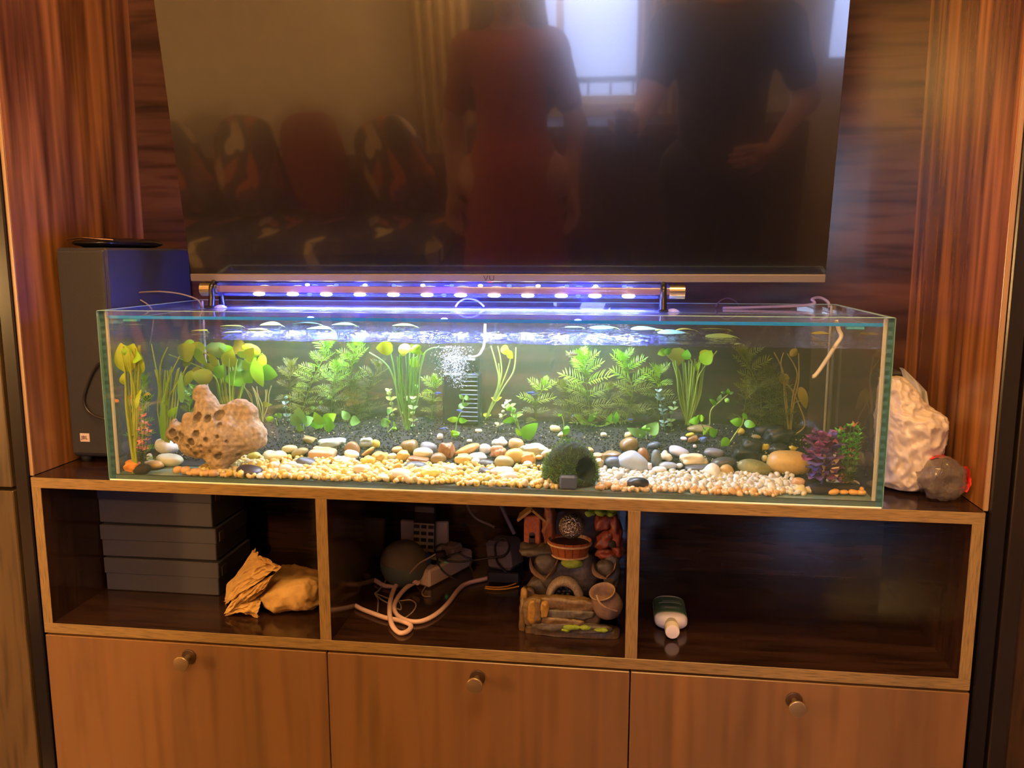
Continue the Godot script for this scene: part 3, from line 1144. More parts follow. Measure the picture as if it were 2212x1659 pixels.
# ---------------------------------------------------------------- river stones: middle u, middle v, width, height (photo pixels), tilt, colour, shape, label
const STONES := """
538|1018|57.9|22.4|8|plum|r|dark plum stone lying against the front glass right of the porous rock
591|984|48.8|22.8|0|ycream|p|peanut-shaped cream stone right behind the porous rock's right foot
625|970|34.2|17.9|-8|ycream|r|pale oval stone with a dark spot at the edge of the soil
647|978|40.7|19.5|-20|olive|r|tilted olive tan stone left of the three-stone stack
695|997|48.8|10.1|0|cream|f|flat cream stone with dark dots at the bottom of the three-stone stack
696|981|59.4|22.5|0|tanpink|f|thick flat tan pink stone in the middle of the three-stone stack
697|968|40.7|8.1|0|ycream|f|thin cream stone on top of the three-stone stack
661|1000|44.7|22.8|14|slate|r|dark grey oval stone in front of the three-stone stack
760|968|30.9|32.5|0|brown|t|pointed brown stone standing behind a cream one
760|983|32.5|19.5|10|cream|r|glossy cream stone in front of the pointed brown one
794|978|39.0|12.2|-38|orange|r|slim orange stone leaning on the gravel below a yellow one
812|959|18.2|18.7|0|yellow|r|bright yellow round pebble at the soil edge
721|957|56.9|19.2|0|sage|a|broad pale sage slate at the foot of the soil slope
792|957|32.5|21.2|0|sage|a|short pale sage slate beside the bright yellow pebble
667|950|26.0|13.0|15|olive|a|olive flake on the soil right of the porous rock
738|996|35.0|18.7|0|cream|a|creamy white chunk right of the three-stone stack
799|998|29.3|22.8|0|quartz|a|translucent yellow quartz chunk under the slim orange stone
823|988|32.5|24.4|0|ytan|a|yellow tan chunk left of a pale round pebble
847|987|20.3|16.3|0|sagecream|r|pale greenish round pebble between two yellow chunks
860|972|30.1|15.5|0|tan|r|smooth tan stone above a pale greenish pebble
870|985|27.7|21.2|10|ytan|a|yellow chunk below the smooth tan stone
782|1016|38.2|24.4|0|beige|r|beige rounded stone half sunk in the yellow gravel near the front glass
616|1014|28.5|22.0|0|pink|r|larger of the rosy white stones by the plum stone
594|1006|23.6|18.7|0|pink|r|rosy cream stone between the plum stone and a larger rosy one
629|1005|25.2|17.1|0|pink|r|rosy grey stone just left of the dark grey oval
647|1009|23.6|13.8|8|pink|r|low rosy stone under the dark grey oval
670|1013|17.9|13.0|0|orange|r|small apricot pebble under the right end of the dark grey oval
864|1026|52.1|24.4|0|beige|r|big beige oval stone touching the front glass
827|1031|22.8|13.3|0|white|r|white pebble left of the big beige oval at the glass
885|965|37.8|29.8|0|umber|r|mottled umber stone at the soil edge behind a cream oval
925|968|33.8|25.9|10|grey|r|smooth grey stone behind the cream oval
914|979|45.3|22.9|0|cream|r|cream oval stone lying on a flat red brown one
905|993|48.7|13.9|5|rust|f|flat red brown stone under the cream oval
947|991|33.4|26.9|0|umber|r|round yellow brown stone left of the rusty angular one
965|974|30.8|32.8|0|rust|a|rusty angular stone with a jagged top
899|1007|50.1|17.5|0|slate|r|flat dark grey stone in the gravel below the red brown one
1009|973|60.7|22.3|-27|orange|r|long orange tan stone leaning against a white round pebble
1047|970|26.3|20.3|0|white|r|white round pebble at the top of the long orange tan stone
1078|956|33.8|20.3|-18|white|p|white bean-shaped stone on the soil edge
1076|977|30.8|25.9|0|rustpink|a|rusty pink stone below the white bean
1115|959|32.8|23.9|0|tan|r|tan heart-shaped stone right of the white bean
1113|985|40.8|31.8|-8|ytan|r|banded yellow stone below the tan heart
1154|972|55.7|21.5|0|sagecream|a|pale block-shaped stone left of the moss cave
1186|981|32.8|20.9|0|beige|r|beige stone touching the moss cave's left side
1032|987|40.8|17.5|0|white|r|grey white oval stone under the white round pebble
1141|991|32.8|24.9|0|amber|a|amber stone right of the banded yellow one
1088|999|42.8|25.9|0|olive|r|yellow olive stone under the banded yellow one
1051|1002|32.8|17.5|0|slate|r|slate pebble in the middle of the front gravel
1047|1020|28.8|16.9|20|slate|a|darker slate chip near the glass in the middle of the gravel
1027|998|18.9|16.3|0|white|r|small white pebble left of the slate pebble
1085|1021|52.7|22.9|0|pink|r|rosy flat stone right of the darker slate chip
1097|1030|38.8|19.9|0|pink|r|rosy stone touching the glass left of the moss cave
1052|1030|18.9|14.3|0|amber|r|small amber pebble below the darker slate chip
930|1025|41.8|25.9|0|quartz|a|deep yellow quartz cluster at the glass in the left half of the gravel
969|1014|30.8|22.9|0|pink|r|pale pink lump in the gravel right of the flat dark grey stone
1002|993|34.8|20.9|0|ytan|a|orange quartz chunk under the long orange tan stone
951|943|12.3|13.1|0|white|r|small whitish pebble on the soil above the rusty angular stone
1014|952|12.3|5.6|0|white|f|tiny white chip on the soil left of the white bean
1034|930|14.3|6.4|0|cream|f|tiny cream chip high on the middle of the soil
1199|926|24.3|15.5|5|ycream|r|pale yellow pebble on the soil above the moss cave
1215|938|24.9|12.3|-28|ycream|r|pale yellow pebble crossed by a seedling above the moss cave
1265|974|32.8|14.9|-10|tanpink|r|tan pink stone behind the moss cave's top
1141|1002|18.9|12.3|0|white|r|small white pebble under the amber stone
1164|988|15.9|11.9|0|amber|r|small ringed amber pebble left of the beige stone at the moss cave
1358|962|42.3|29.2|-22|umber|r|big tan brown stone tilted up on the soil right of the moss cave
1412|962|28.4|14.1|-15|blueslate|r|blue slate stone lying on the soil
1391|984|23.8|32.3|-18|rust|r|upright rust oval stone behind the big pale blue one
1417|991|22.3|38.4|5|sageslate|r|tall grey green stone standing in the row
1439|986|25.4|23.8|30|cream|p|knobbly cream stone right of the tall grey green one
1465|975|44.3|20.7|10|lilac|r|lilac white oval stone on the soil edge
1369|997|60.3|43.8|12|paleblue|t|biggest pale blue grey boulder in the stone row
1329|1000|42.3|25.4|5|blueslate|r|dark blue slate stone left of the pale blue boulder
1323|989|40.7|27.7|0|umber|a|streaked brown stone behind the dark blue slate
1289|988|36.1|16.1|-8|tan|a|tan stone at the right shoulder of the moss cave
1292|1003|20.7|26.1|0|beige|a|squarish beige stone right beside the moss cave
1511|1011|61.5|14.1|-3|slate|f|long flat dark slab under the rough cream stone
1497|993|55.6|25.4|0|cream|a|rough pitted cream stone lying on the dark slab
1544|979|41.2|20.3|5|grey|r|purplish grey oval stone right of the rough cream one
1563|1002|51.5|26.9|0|darkslate|r|large dark rounded stone behind the white egg
1539|1017|32.6|31.5|10|white|t|white egg-shaped stone standing in front of the dark rounded one
1570|1016|28.4|23.8|0|tan|r|tan brown stone right of the white egg
1443|1006|37.7|17.7|5|paleblue|r|pale blue pebble at the top of the white gravel
1424|1016|33.0|17.2|-8|white|r|smooth white pebble below the pale blue one
1401|1008|15.1|14.6|0|white|a|small white upright pebble at the foot of the pale blue boulder
1468|1006|14.6|11.1|-20|white|r|small white pebble left of the dark slab
1378|1046|44.3|26.4|0|black|r|black round stone against the front glass
1304|939|14.1|11.1|0|sagecream|r|small pale pebble alone on the soil right of the moss cave
1358|940|16.6|12.3|0|ycream|a|pale yellow pebble on the soil above the tilted brown stone
1477|948|14.1|8.0|5|white|r|small white oval pebble left of the brown chip on the soil
1491|939|18.1|9.2|-10|yellow|r|bright yellow pebble in front of the flat olive stone
1497|949|22.3|12.6|-25|brown|a|brown chip between a white and a blue pebble
1519|950|15.7|11.7|0|blue|a|small blue pebble on the soil
1501|964|8.0|8.0|0|white|r|tiny white round pebble below the blue one
1511|926|51.5|16.1|0|olive|r|flat olive stone on the soil behind the yellow pebble
1265|974|31.5|14.1|-8|tanpink|r|orange tan stone peeping over the moss cave
1703|1000|84.2|54.1|3|boulder|r|largest stone, a yellow tan boulder beside the purple plant
1628|1011|72.2|33.5|14|olivegreen|r|speckled olive green stone left of the yellow tan boulder
1653|966|15.8|14.6|0|yellow|a|upper yellow chip left of the boulder
1652|990|13.4|14.1|0|ycream|r|lower yellow chip left of the boulder
1683|942|58.4|36.1|0|darkrock|a|black rock high on the soil left of the purple plant
1647|932|27.5|25.8|0|darkrock|a|black rock at the stems of the brownish feathery plant
1624|964|41.2|29.2|0|darkrock|a|black rock low on the soil left of the upper yellow chip
1614|985|49.8|28.3|10|darkrock|a|black rock right behind the speckled olive green stone
1683|973|37.8|24.1|0|darkrock|a|black rock behind the top of the boulder
1601|932|15.8|14.4|-15|yellow|r|yellow pebble on the soil under a seedling stem
1634|944|19.8|10.7|15|olive|r|olive pebble on the soil right of the seedling stem
1691|930|10.0|7.9|0|yellow|r|tiny yellow pebble in front of the highest black rock
1712|969|15.1|12.7|30|yellow|a|yellow chip between the boulder and the purple plant
1635|1036|15.1|11.7|0|redbrown|r|small red brown pebble on the white gravel
1725|1043|26.6|21.5|0|tanpink|a|angular brown stone at the right end of the white gravel
1801|1062|24.4|14.4|-5|amber|r|first and largest of the amber pebbles in the right corner row
1823|1063|19.2|10.0|0|amber|r|second amber pebble of the right corner row
1843|1063|22.7|11.7|0|amber|r|middle amber pebble of the right corner row
1864|1064|19.2|11.7|0|amber|r|fourth amber pebble of the right corner row
1877|1060|11.0|14.1|0|amber|r|last amber pebble of the row, at the corner silicone
1877|995|24.1|28.3|0|tan|r|tan stone behind the green plastic bush
1749|1058|19.8|13.4|0|beige|r|beige pebble left of the black plant bases
1728|1057|23.2|18.0|10|ycream|a|cream pebble cluster piece below the angular brown stone
1863|1049|51.5|17.2|0|beige|r|wide beige stone right of the black plant bases
1794|1038|17.5|10.7|0|ycream|r|cream pebble behind the purple plant's base
1811|1040|15.8|8.9|0|ycream|a|cream chip behind the gap of the black bases
340|970|45.8|32.1|22|white|r|white egg stone leaning by the porous rock's left lobe
261|965|25.2|29.0|0|sagecream|r|pale stone at the left glass behind the orange one
283|999|38.3|22.8|-4|orangeb|a|bright orange stone in the left front corner
270|987|11.6|17.7|0|sagecream|r|small pale upright pebble behind the orange stone
310|1000|42.0|15.3|0|beige|r|flat beige stone touching the orange one
336|1004|34.6|17.2|0|tan|r|flat tan stone in front of the beige ones at the left
368|995|55.1|24.7|8|sagecream|r|smooth pale stone under the porous rock's left lobe
384|1015|20.9|15.9|0|tanpink|r|first rosy tan pebble left of the porous rock's foot
402|1016|20.9|17.2|0|tanpink|r|second rosy tan pebble left of the porous rock's foot
426|1019|24.7|15.3|0|tanpink|r|widest rosy tan pebble left of the porous rock's foot
445|1026|20.9|13.1|0|tanpink|r|rosy tan pebble against the glass left of the porous rock's foot
461|1022|19.1|14.9|0|tanpink|r|last rosy tan pebble before the porous rock's foot
411|1026|19.1|11.2|0|tanpink|r|low rosy tan pebble in the front of the rosy row
482|1027|15.3|9.7|0|tanpink|r|lone rosy tan pebble right under the porous rock's foot
562|1030|17.2|11.6|0|white|r|white pebble at the glass beside the plum stone
548|985|28.0|16.8|-10|yellow|r|yellow stone tucked under the porous rock's right side
"""


var stone_spots := []


func build_stones() -> void:
	var hue := {
		"plum": [S(58, 46, 54), S(44, 36, 44)], "ycream": [S(214, 200, 140), S(196, 180, 118)], "cream": [S(232, 220, 178), S(214, 196, 148)], "olive": [S(158, 142, 84), S(134, 120, 70)],
		"tanpink": [S(206, 164, 116), S(186, 140, 98)], "slate": [S(92, 92, 94), S(72, 72, 76)], "brown": [S(146, 108, 62), S(122, 90, 52)], "orange": [S(204, 152, 78), S(182, 128, 60)],
		"yellow": [S(214, 190, 70), S(196, 168, 60)], "sage": [S(160, 172, 160), S(136, 150, 140)], "quartz": [S(222, 190, 84), S(236, 208, 120)], "ytan": [S(208, 174, 88), S(190, 152, 72)],
		"sagecream": [S(206, 204, 168), S(186, 184, 146)], "tan": [S(190, 156, 98), S(166, 132, 78)], "beige": [S(206, 186, 146), S(190, 166, 124)], "pink": [S(220, 200, 180), S(206, 182, 158)],
		"white": [S(232, 230, 220), S(214, 210, 200)], "umber": [S(150, 120, 66), S(112, 90, 50)], "grey": [S(128, 128, 134), S(108, 108, 116)], "rust": [S(168, 112, 62), S(138, 90, 48)],
		"rustpink": [S(196, 138, 94), S(170, 112, 74)], "amber": [S(220, 164, 84), S(204, 142, 66)], "blueslate": [S(92, 104, 118), S(70, 80, 94)], "sageslate": [S(126, 136, 128), S(104, 112, 104)],
		"lilac": [S(204, 204, 212), S(186, 186, 196)], "paleblue": [S(176, 188, 194), S(158, 170, 178)], "darkslate": [S(84, 82, 76), S(64, 62, 58)], "black": [S(34, 30, 34), S(26, 23, 27)],
		"blue": [S(84, 110, 170), S(70, 92, 150)], "boulder": [S(204, 168, 92), S(182, 144, 76)], "olivegreen": [S(140, 138, 86), S(112, 112, 70)], "darkrock": [S(46, 48, 42), S(32, 34, 30)],
		"redbrown": [S(150, 84, 70), S(130, 70, 58)], "orangeb": [S(226, 142, 44), S(208, 120, 36)],
	}
	var n := 0
	for line in STONES.strip_edges().split("\n"):
		var f := line.split("|")
		n += 1
		var u := f[0].to_float()
		var w := f[1].to_float()
		var wide := f[2].to_float()
		var high := f[3].to_float()
		var p := onbed(u, w + high * 0.42, false)
		p.z = minf(p.z, -0.012)
		var k := (EYE - p).dot(look.z) / FOCAL
		var rx := wide * k / 2.0
		var ry := high * k / 2.0
		var rz := clampf((rx + ry) * 0.5, 0.003, 0.03)
		p.z = clampf(p.z - rz * 0.7, TB + GL + rz + 0.001, TF - GL - rz - 0.0015)
		var q := atz(u, w, p.z)
		if absf(p.x) + rx > 0.592:   # seen through the bent light at the end panes: put it down just inside
			q = Vector3(signf(p.x) * (0.59 - rx), bed(p.x, p.z) + ry * 0.8, p.z)
			if f[5] == "orangeb":
				q.z = -0.026
		q.y = maxf(q.y, 0.0085 + ry * 0.9)
		q.x = clampf(q.x, -TX + GL + 0.007 + rx, TX - GL - 0.007 - rx)
		var b := MB.new()
		var off := Vector3(n * 31.0, n * 17.0, n * 7.0)
		var shape := f[6]
		var amp: float = {"r": 0.16, "p": 0.3, "f": 0.14, "t": 0.2, "a": 0.42}[shape]
		var sq: float = {"r": 0.92, "p": 0.95, "f": 0.62, "t": 0.95, "a": 0.72}[shape]
		var soft := FastNoiseLite.new()
		soft.seed = n
		soft.frequency = 0.009 if shape != "a" else 0.016
		soft.fractal_octaves = 1 if shape != "a" else 3
		var nu := 20 if wide > 30 else 12
		b.surf(nu, nu * 2 / 3, func(a: float, c: float) -> Vector3:
			var th := PI * c
			var d := Vector3(sin(th) * cos(TAU * a), cos(th), sin(th) * sin(TAU * a))
			var e := Vector3(signf(d.x) * pow(absf(d.x), sq), signf(d.y) * pow(absf(d.y), sq), signf(d.z) * pow(absf(d.z), sq))
			var g := 1.0 + amp * soft.get_noise_3dv(d * 60.0 + off)
			if shape == "t":
				g *= 1.0
				e.x *= 1.0 - 0.28 * d.y
				e.z *= 1.0 - 0.28 * d.y
			elif shape == "p":
				e.y *= 1.0 - 0.3 * exp(-d.x * d.x * 14.0)
			return e * Vector3(rx, ry, rz) * g * 1.03, true, true)
		var c: Array = hue[f[5]]
		var m := mottled(c[0], c[1], 22.0 if shape == "a" else 34.0, 0.42, n % 5, 0.6 if shape == "a" else 0.0)
		var o := obj("river_stone", b, m)
		o.position = q
		o.rotation_degrees = Vector3(0, rng.randf_range(-12, 12), -f[4].to_float())
		if f[7].split(" ").size() <= 8:
			stone_spots.append([q, f[7]])
		tag(o, f[7], "stone", "river stones in the aquarium")


# ---------------------------------------------------------------- a surface net: meshes where f is 0, outside positive
func nets(b: MB, lo: Vector3, hi: Vector3, cell: float, f: Callable) -> void:
	var nx := int(ceil((hi.x - lo.x) / cell)) + 1
	var ny := int(ceil((hi.y - lo.y) / cell)) + 1
	var nz := int(ceil((hi.z - lo.z) / cell)) + 1
	var g := PackedFloat32Array()
	g.resize(nx * ny * nz)
	var k := 0
	for z in nz:
		for y in ny:
			for x in nx:
				g[k] = f.call(lo + Vector3(x, y, z) * cell)
				k += 1
	var sy := nx
	var sz := nx * ny
	var at := PackedInt32Array()
	at.resize(g.size())
	at.fill(-1)
	var k0 := b.v.size()
	for z in nz - 1:
		for y in ny - 1:
			for x in nx - 1:
				var q := x + y * sy + z * sz
				var lows := 0
				var d := [g[q], g[q + 1], g[q + sy], g[q + sy + 1], g[q + sz], g[q + sz + 1], g[q + sz + sy], g[q + sz + sy + 1]]
				for e in 8:
					if d[e] < 0:
						lows += 1
				if lows == 0 or lows == 8:
					continue
				var sum := Vector3.ZERO
				var hits := 0
				for e in 8:
					for ax in 3:
						var w: int = e | (1 << ax)
						if w != e and (d[e] < 0) != (d[w] < 0):
							var p := Vector3(e & 1, (e >> 1) & 1, e >> 2)
							p[ax] += d[e] / (d[e] - d[w])
							sum += p
							hits += 1
				at[q] = b.v.size()
				var p := sum / hits
				b.v.append(lo + (Vector3(x, y, z) + p) * cell)
				var grad := Vector3(d[1] - d[0] + d[3] - d[2] + d[5] - d[4] + d[7] - d[6], d[2] - d[0] + d[3] - d[1] + d[6] - d[4] + d[7] - d[5], d[4] - d[0] + d[5] - d[1] + d[6] - d[2] + d[7] - d[3])
				b.n.append(grad.normalized())
				b.t.append(Vector2.ZERO)
				b.c.append(b.tint)
	var step := [1, sy, sz]
	for z in range(1, nz - 1):
		for y in range(1, ny - 1):
			for x in range(1, nx - 1):
				var q := x + y * sy + z * sz
				for ax in 3:
					var w: int = q + step[ax]
					if (g[q] < 0) == (g[w] < 0):
						continue
					var s1: int = step[(ax + 1) % 3]
					var s2: int = step[(ax + 2) % 3]
					var a := at[q - s1 - s2]
					var c := at[q - s2]
					var d := at[q]
					var e := at[q - s1]
					if a < 0 or c < 0 or d < 0 or e < 0:
						continue
					if g[q] < 0:
						b.i.append_array([a, d, c, a, e, d])
					else:
						b.i.append_array([a, c, d, a, d, e])


func smin(a: float, b: float, k: float) -> float:
	var h := clampf(0.5 + 0.5 * (b - a) / k, 0.0, 1.0)
	return lerpf(b, a, h) - k * h * (1.0 - h)


func capsule(p: Vector3, a: Vector3, b: Vector3, ra: float, rb: float) -> float:
	var ab := b - a
	var h := clampf((p - a).dot(ab) / ab.length_squared(), 0.0, 1.0)
	return p.distance_to(a + ab * h) - lerpf(ra, rb, h)


func build_rocks() -> void:
	# the porous rock; its lumps and pits are given in a frame of 0.133 mm, y down, from the top of its spire
	var z0 := -0.062
	var o := atz(230, 740, z0)
	var s := 0.1868 * (EYE - o).dot(look.z) / FOCAL
	var lumps := [[1390, 1120, 305, 0], [1150, 1130, 250, 40], [1640, 1100, 215, -20], [1470, 830, 105, -40], [1570, 755, 60, -70], [810, 1100, 115, 30], [820, 985, 55, 20], [1360, 1380, 130, 110], [1000, 1230, 130, 60], [1770, 1140, 115, 0], [1660, 860, 110, -60], [980, 920, 75, 30]]
	var pits := [[1130, 900, 48], [1165, 860, 40], [1390, 860, 58], [1280, 890, 40], [1175, 1050, 42], [1115, 1140, 46], [810, 1080, 48], [985, 1105, 44], [920, 1090, 40], [1300, 1110, 32], [1440, 950, 28], [1140, 1290, 36], [980, 1300, 30], [1400, 1310, 36], [1450, 1270, 26], [1580, 1310, 30], [1060, 1200, 28], [1440, 1070, 24], [845, 965, 36], [860, 1150, 30], [950, 1150, 34], [1080, 1400, 40], [1220, 1260, 22], [760, 1190, 30], [1110, 1235, 20], [1530, 1130, 20], [1080, 720, 24], [1240, 1180, 18], [1330, 1240, 20]]
	var frame := func(x: float, y: float, z: float) -> Vector3: return Vector3(x - 1300, 1000 - y, z)
	var rough := FastNoiseLite.new()
	rough.seed = 8
	rough.frequency = 0.008
	rough.fractal_octaves = 4
	var holes := []
	var body := func(p: Vector3) -> float:
		var d := capsule(p, frame.call(1125, 610, -10), frame.call(1215, 860, 10), 92.0, 165.0)
		for q in lumps:
			d = smin(d, p.distance_to(frame.call(q[0], q[1], q[3])) - q[2], 70.0)
		return d
	for q in pits:   # each pit sits where the camera-facing surface is
		var z := 420.0
		while z > -100.0 and body.call(frame.call(q[0], q[1], z)) > 0:
			z -= 8.0
		holes.append([frame.call(q[0], q[1], z + 4.0), q[2]])
	var b := MB.new()
	nets(b, Vector3(-640, -560, -390), Vector3(640, 530, 420), 15.0, func(p: Vector3) -> float:
		if p.length() > 760.0:
			return 100.0
		var d: float = body.call(p)
		if d > 90.0 or d < -160.0:
			return d
		d += 24.0 * rough.get_noise_3dv(p)
		for h in holes:
			var q: Vector3 = p - h[0]
			q.z = maxf(q.z, 0.0) + minf(q.z + h[1] * 1.6, 0.0)
			var e: float = q.length() - h[1]
			if e < 30.0:
				d = -smin(-d, e, 9.0)
		return d)
	var k0 := 0
	b.move(k0, Transform3D(Basis.IDENTITY.scaled(Vector3(s, s, s)), o + Vector3(1300 * s, -1000 * s, 0)))
	var rm := mottled(S(198, 168, 128), S(120, 94, 66), 20.0, 0.9, 2, 1.2)
	var low := 1.0
	for v in b.v:
		low = minf(low, v.y)
	var rock := obj("porous_rock", b, rm)
	rock.position.y = maxf(0.0, 0.009 - low)
	tag(rock, "large tan porous rock with a spire and dark pits at the left of the aquarium", "rock")

	# the moss-covered cave
	var c := onbed(1232, 1048)
	c.z = -0.052
	var mid := atz(1232, 1012, c.z)
	var rad := 62.0 * (EYE - mid).dot(look.z) / FOCAL
	var cave := thing("moss_cave", "round moss-covered cave with a dark opening at the aquarium front", "ornament", Vector3(mid.x, 0.0085, c.z))
	var way := Vector3(0.62, 0.1, 1.0).normalized()
	var dome := MB.new()
	nets(dome, Vector3(-0.055, 0.0, -0.045), Vector3(0.055, 0.075, 0.05), 0.0026, func(p: Vector3) -> float:
		var d := (p * Vector3(1.0, 0.8, 1.25) - Vector3(0, 0.012, 0)).length() - rad * 0.93
		d = maxf(d, 0.0027 - p.y)
		var hole := capsule(p, Vector3(0.012, 0.026, 0.0), Vector3(0.012, 0.026, 0.0) + way * 0.09, 0.017, 0.018)
		return maxf(d, -hole) + 0.0012 * bumps.get_noise_3dv(p * 9000.0))
	obj("shell", dome, mottled(S(46, 62, 40), S(34, 44, 30), 40.0, 0.9, 4), cave)
	var blade := MB.new()
	blade.tri(Vector3(-0.09, 0, 0), Vector3(0.09, 0, 0), Vector3(0.03, 1, 0.25), Vector3(0, 0, 1))
	var xf := []
	var cols := []
	for k in 5200:
		var d := Vector3(rng.randfn(), rng.randf_range(-0.15, 1.0), rng.randfn()).normalized()
		var p := d * rad * 0.93 / (d * Vector3(1.0, 0.8, 1.25)).length() + Vector3(0, 0.014, 0)
		if p.y < 0.002:
			continue
		var e := p - Vector3(0.012, 0.026, 0.0)
		if e.dot(way) > 0 and (e - way * e.dot(way)).length() < 0.019:
			continue
		if k < 260:
			p = Vector3(rng.randfn() * 0.006 - 0.006, 0.058 + rng.randf() * 0.012, rng.randfn() * 0.005)
			d = Vector3(rng.randfn() * 0.4, 1.0, rng.randfn() * 0.4).normalized()
		var out := (d + Vector3(rng.randfn(), rng.randfn() + 0.2, rng.randfn()) * 0.6).normalized()
		var bs := Basis(Quaternion(Vector3.UP, out)) * Basis(Vector3.UP, rng.randf() * TAU)
		var l := rng.randf_range(0.003, 0.0085)
		xf.append(Transform3D(bs.scaled_local(Vector3(l * 0.8, l, l)), p))
		var f := rng.randf()
		cols.append(lin(lerpf(52, 130, f), lerpf(92, 176, f), lerpf(30, 62, f)))
	many("moss", blade.mesh(), xf, cols, leafmat(Color.WHITE, 0.4), cave)
	var blk := MB.new()
	blk.box(Vector3(-0.014, 0.0005, 0.028), Vector3(0.012, 0.022, 0.042), 0.003)
	obj("base_block", blk, mat(S(72, 84, 104), 0.4), cave)


# ---------------------------------------------------------------- plants
var pinnate := []
var oval: ArrayMesh


func face(d: Vector3, up: Vector3, s: Vector3, p: Vector3) -> Transform3D:
	# x along d, y as near to up as may be
	var x := d.normalized()
	var z := x.cross(up).normalized()
	var y := z.cross(x)
	return Transform3D(Basis(x * s.x, y * s.y, z * s.z), p)


func part_at(called: String, m: Mesh, material: Material, x: Transform3D, parent: Node) -> void:
	var o := MeshInstance3D.new()
	o.name = called
	o.mesh = m
	o.material_override = material
	o.transform = x
	parent.add_child(o, true)


func plant_shapes() -> void:
	for k in 3:
		var b := MB.new()
		var r := RandomNumberGenerator.new()
		r.seed = 70 + k
		b.tube(PackedVector3Array([Vector3.ZERO, Vector3(0.5, 0.06, 0), Vector3(1, 0.0, 0)]), 0.022, 0.008, 4, false)
		for j in 8:
			var a := 0.12 + 0.11 * j
			var l := (0.30 + 0.14 * sin(PI * (a + 0.1))) * (1.0 if j < 7 else 0.7)
			for s in [-1.0, 1.0]:
				var base := Vector3(a, 0.1 * sin(PI * a), 0)
				b.leaf(base, base + Vector3(0.17 + r.randf() * 0.12, 0.03 + r.randf() * 0.06, s * l), 0.028, Vector3.RIGHT, Vector3(0, 0.03, 0), 3, 0.6, 0.1)
		b.leaf(Vector3(0.95, 0, 0), Vector3(1.22, 0.02, 0), 0.055, Vector3(0, 0, 1), Vector3.ZERO, 3)
		pinnate.append(b.mesh())
	var b := MB.new()
	b.leaf(Vector3.ZERO, Vector3(1, 0, 0), 0.36, Vector3(0, 0, 1), Vector3(0, 0.08, 0), 6, 0.75, 0.18)
	oval = b.mesh()


func quant(c: Color) -> Color:
	return Color(snappedf(c.r, 0.04), snappedf(c.g, 0.04), snappedf(c.b, 0.04))


func px(p: Vector3) -> float:
	return (EYE - p).dot(look.z) / FOCAL


# feathery stem plant: base, top (photo pixels), leaf length in pixels
func feathery(bu: float, bv: float, tu: float, tv: float, ll: float, top: Color, low: Color, label: String, lean := 0.0) -> void:
	ll *= 1.18
	var p := onbed(bu, bv)
	var q := atz(tu, tv, p.z)
	q.y = minf(q.y, WL - 0.004)
	q.z = clampf(p.z + lean, TB + GL + 0.02, TF - 0.03)
	var t := thing("feathery_plant", label, "plant", p, "feathery stem plants")
	var s := px(p)
	var up := q - p
	var mid := up * 0.5 + Vector3(rng.randfn() * 0.006 + up.y * 0.06 * signf(-up.x), 0, 0)
	var path := curve([Vector3(0, -0.004, 0), mid, up], 8)
	var b := MB.new()
	b.tube(path, 0.0011, 0.0007, 5)
	obj("stem", b, leafmat(low.lerp(top, 0.4), 0.2), t)
	var n := int(clampf(up.length() / 0.009, 4, 17))
	for k in n:
		var f := lerpf(0.12, 1.0, float(k) / (n - 1))
		var at := path[int(f * (path.size() - 1))]
		var col := low.lerp(top, smoothstep(0.25, 0.95, f)) 
		var l := ll * s * lerpf(0.75, 1.0, sin(PI * minf(f * 0.8 + 0.1, 1.0))) * rng.randf_range(0.8, 1.15)
		if f > 0.9:
			l *= 0.75
		for side in 2:
			var a := (0.0 if k % 2 else PI / 2) + PI * side + rng.randfn() * 0.35
			var rise := lerpf(0.05, 1.1, f * f) + rng.randfn() * 0.12
			var d := Vector3(cos(a), rise, sin(a) * 0.7)
			var x := face(d, Vector3.UP + Vector3(0, 0, 0.7), Vector3(l, l, l * 0.85), at)
			var tip := p + at + d.normalized() * l * 1.2
			if tip.z < TB + GL + 0.003 or tip.y > WL - 0.002:
				x = face(Vector3(d.x, minf(d.y, 0.1), absf(d.z)), Vector3.UP + Vector3(0, 0, 0.7), Vector3(l, l, l) * 0.7, at)
			part_at("leaf", pinnate[rng.randi() % 3], leafmat(quant(col.lerp(Color(0.1, 0.2, 0.02), rng.randf() * 0.12)), 0.45), x, t)
	for k in 3:
		var a := rng.randf() * TAU
		part_at("leaf", pinnate[k], leafmat(top, 0.5), face(Vector3(cos(a) * 0.5, 1, sin(a) * 0.4 + 0.2), Vector3(0, 0, 1), Vector3.ONE * ll * s * 0.45, up), t)


# upright stem with pairs of small oval leaves
func paired(bu: float, bv: float, tu: float, tv: float, n: int, ll: float, col: Color, label: String) -> void:
	var p := onbed(bu, bv)
	var up := atz(tu, tv, p.z) - p
	var t := thing("small_leaf_plant", label, "plant", p, "small stem plants with paired leaves")
	var s := px(p)
	var path := curve([Vector3(0, -0.003, 0), up * 0.5 + Vector3(rng.randfn() * 0.003, 0, 0), up], 6)
	var b := MB.new()
	b.tube(path, 0.0009, 0.0006, 5)
	obj("stem", b, leafmat(col.darkened(0.25), 0.2), t)
	for k in n:
		var f := lerpf(0.2, 1.0, float(k) / maxi(n - 1, 1))
		var at := path[int(f * (path.size() - 1))]
		for side in 2:
			var a := (0.25 if k % 2 else 1.2) + PI * side + rng.randfn() * 0.25
			var d := Vector3(cos(a), 0.25 + 0.4 * f, sin(a) * 0.8)
			var l := ll * s * rng.randf_range(0.8, 1.1) * (0.8 if k == n - 1 else 1.0)
			part_at("leaf", oval, leafmat(col, 0.4), face(d, Vector3(0, 1, 0.6), Vector3(l, l, l), at), t)


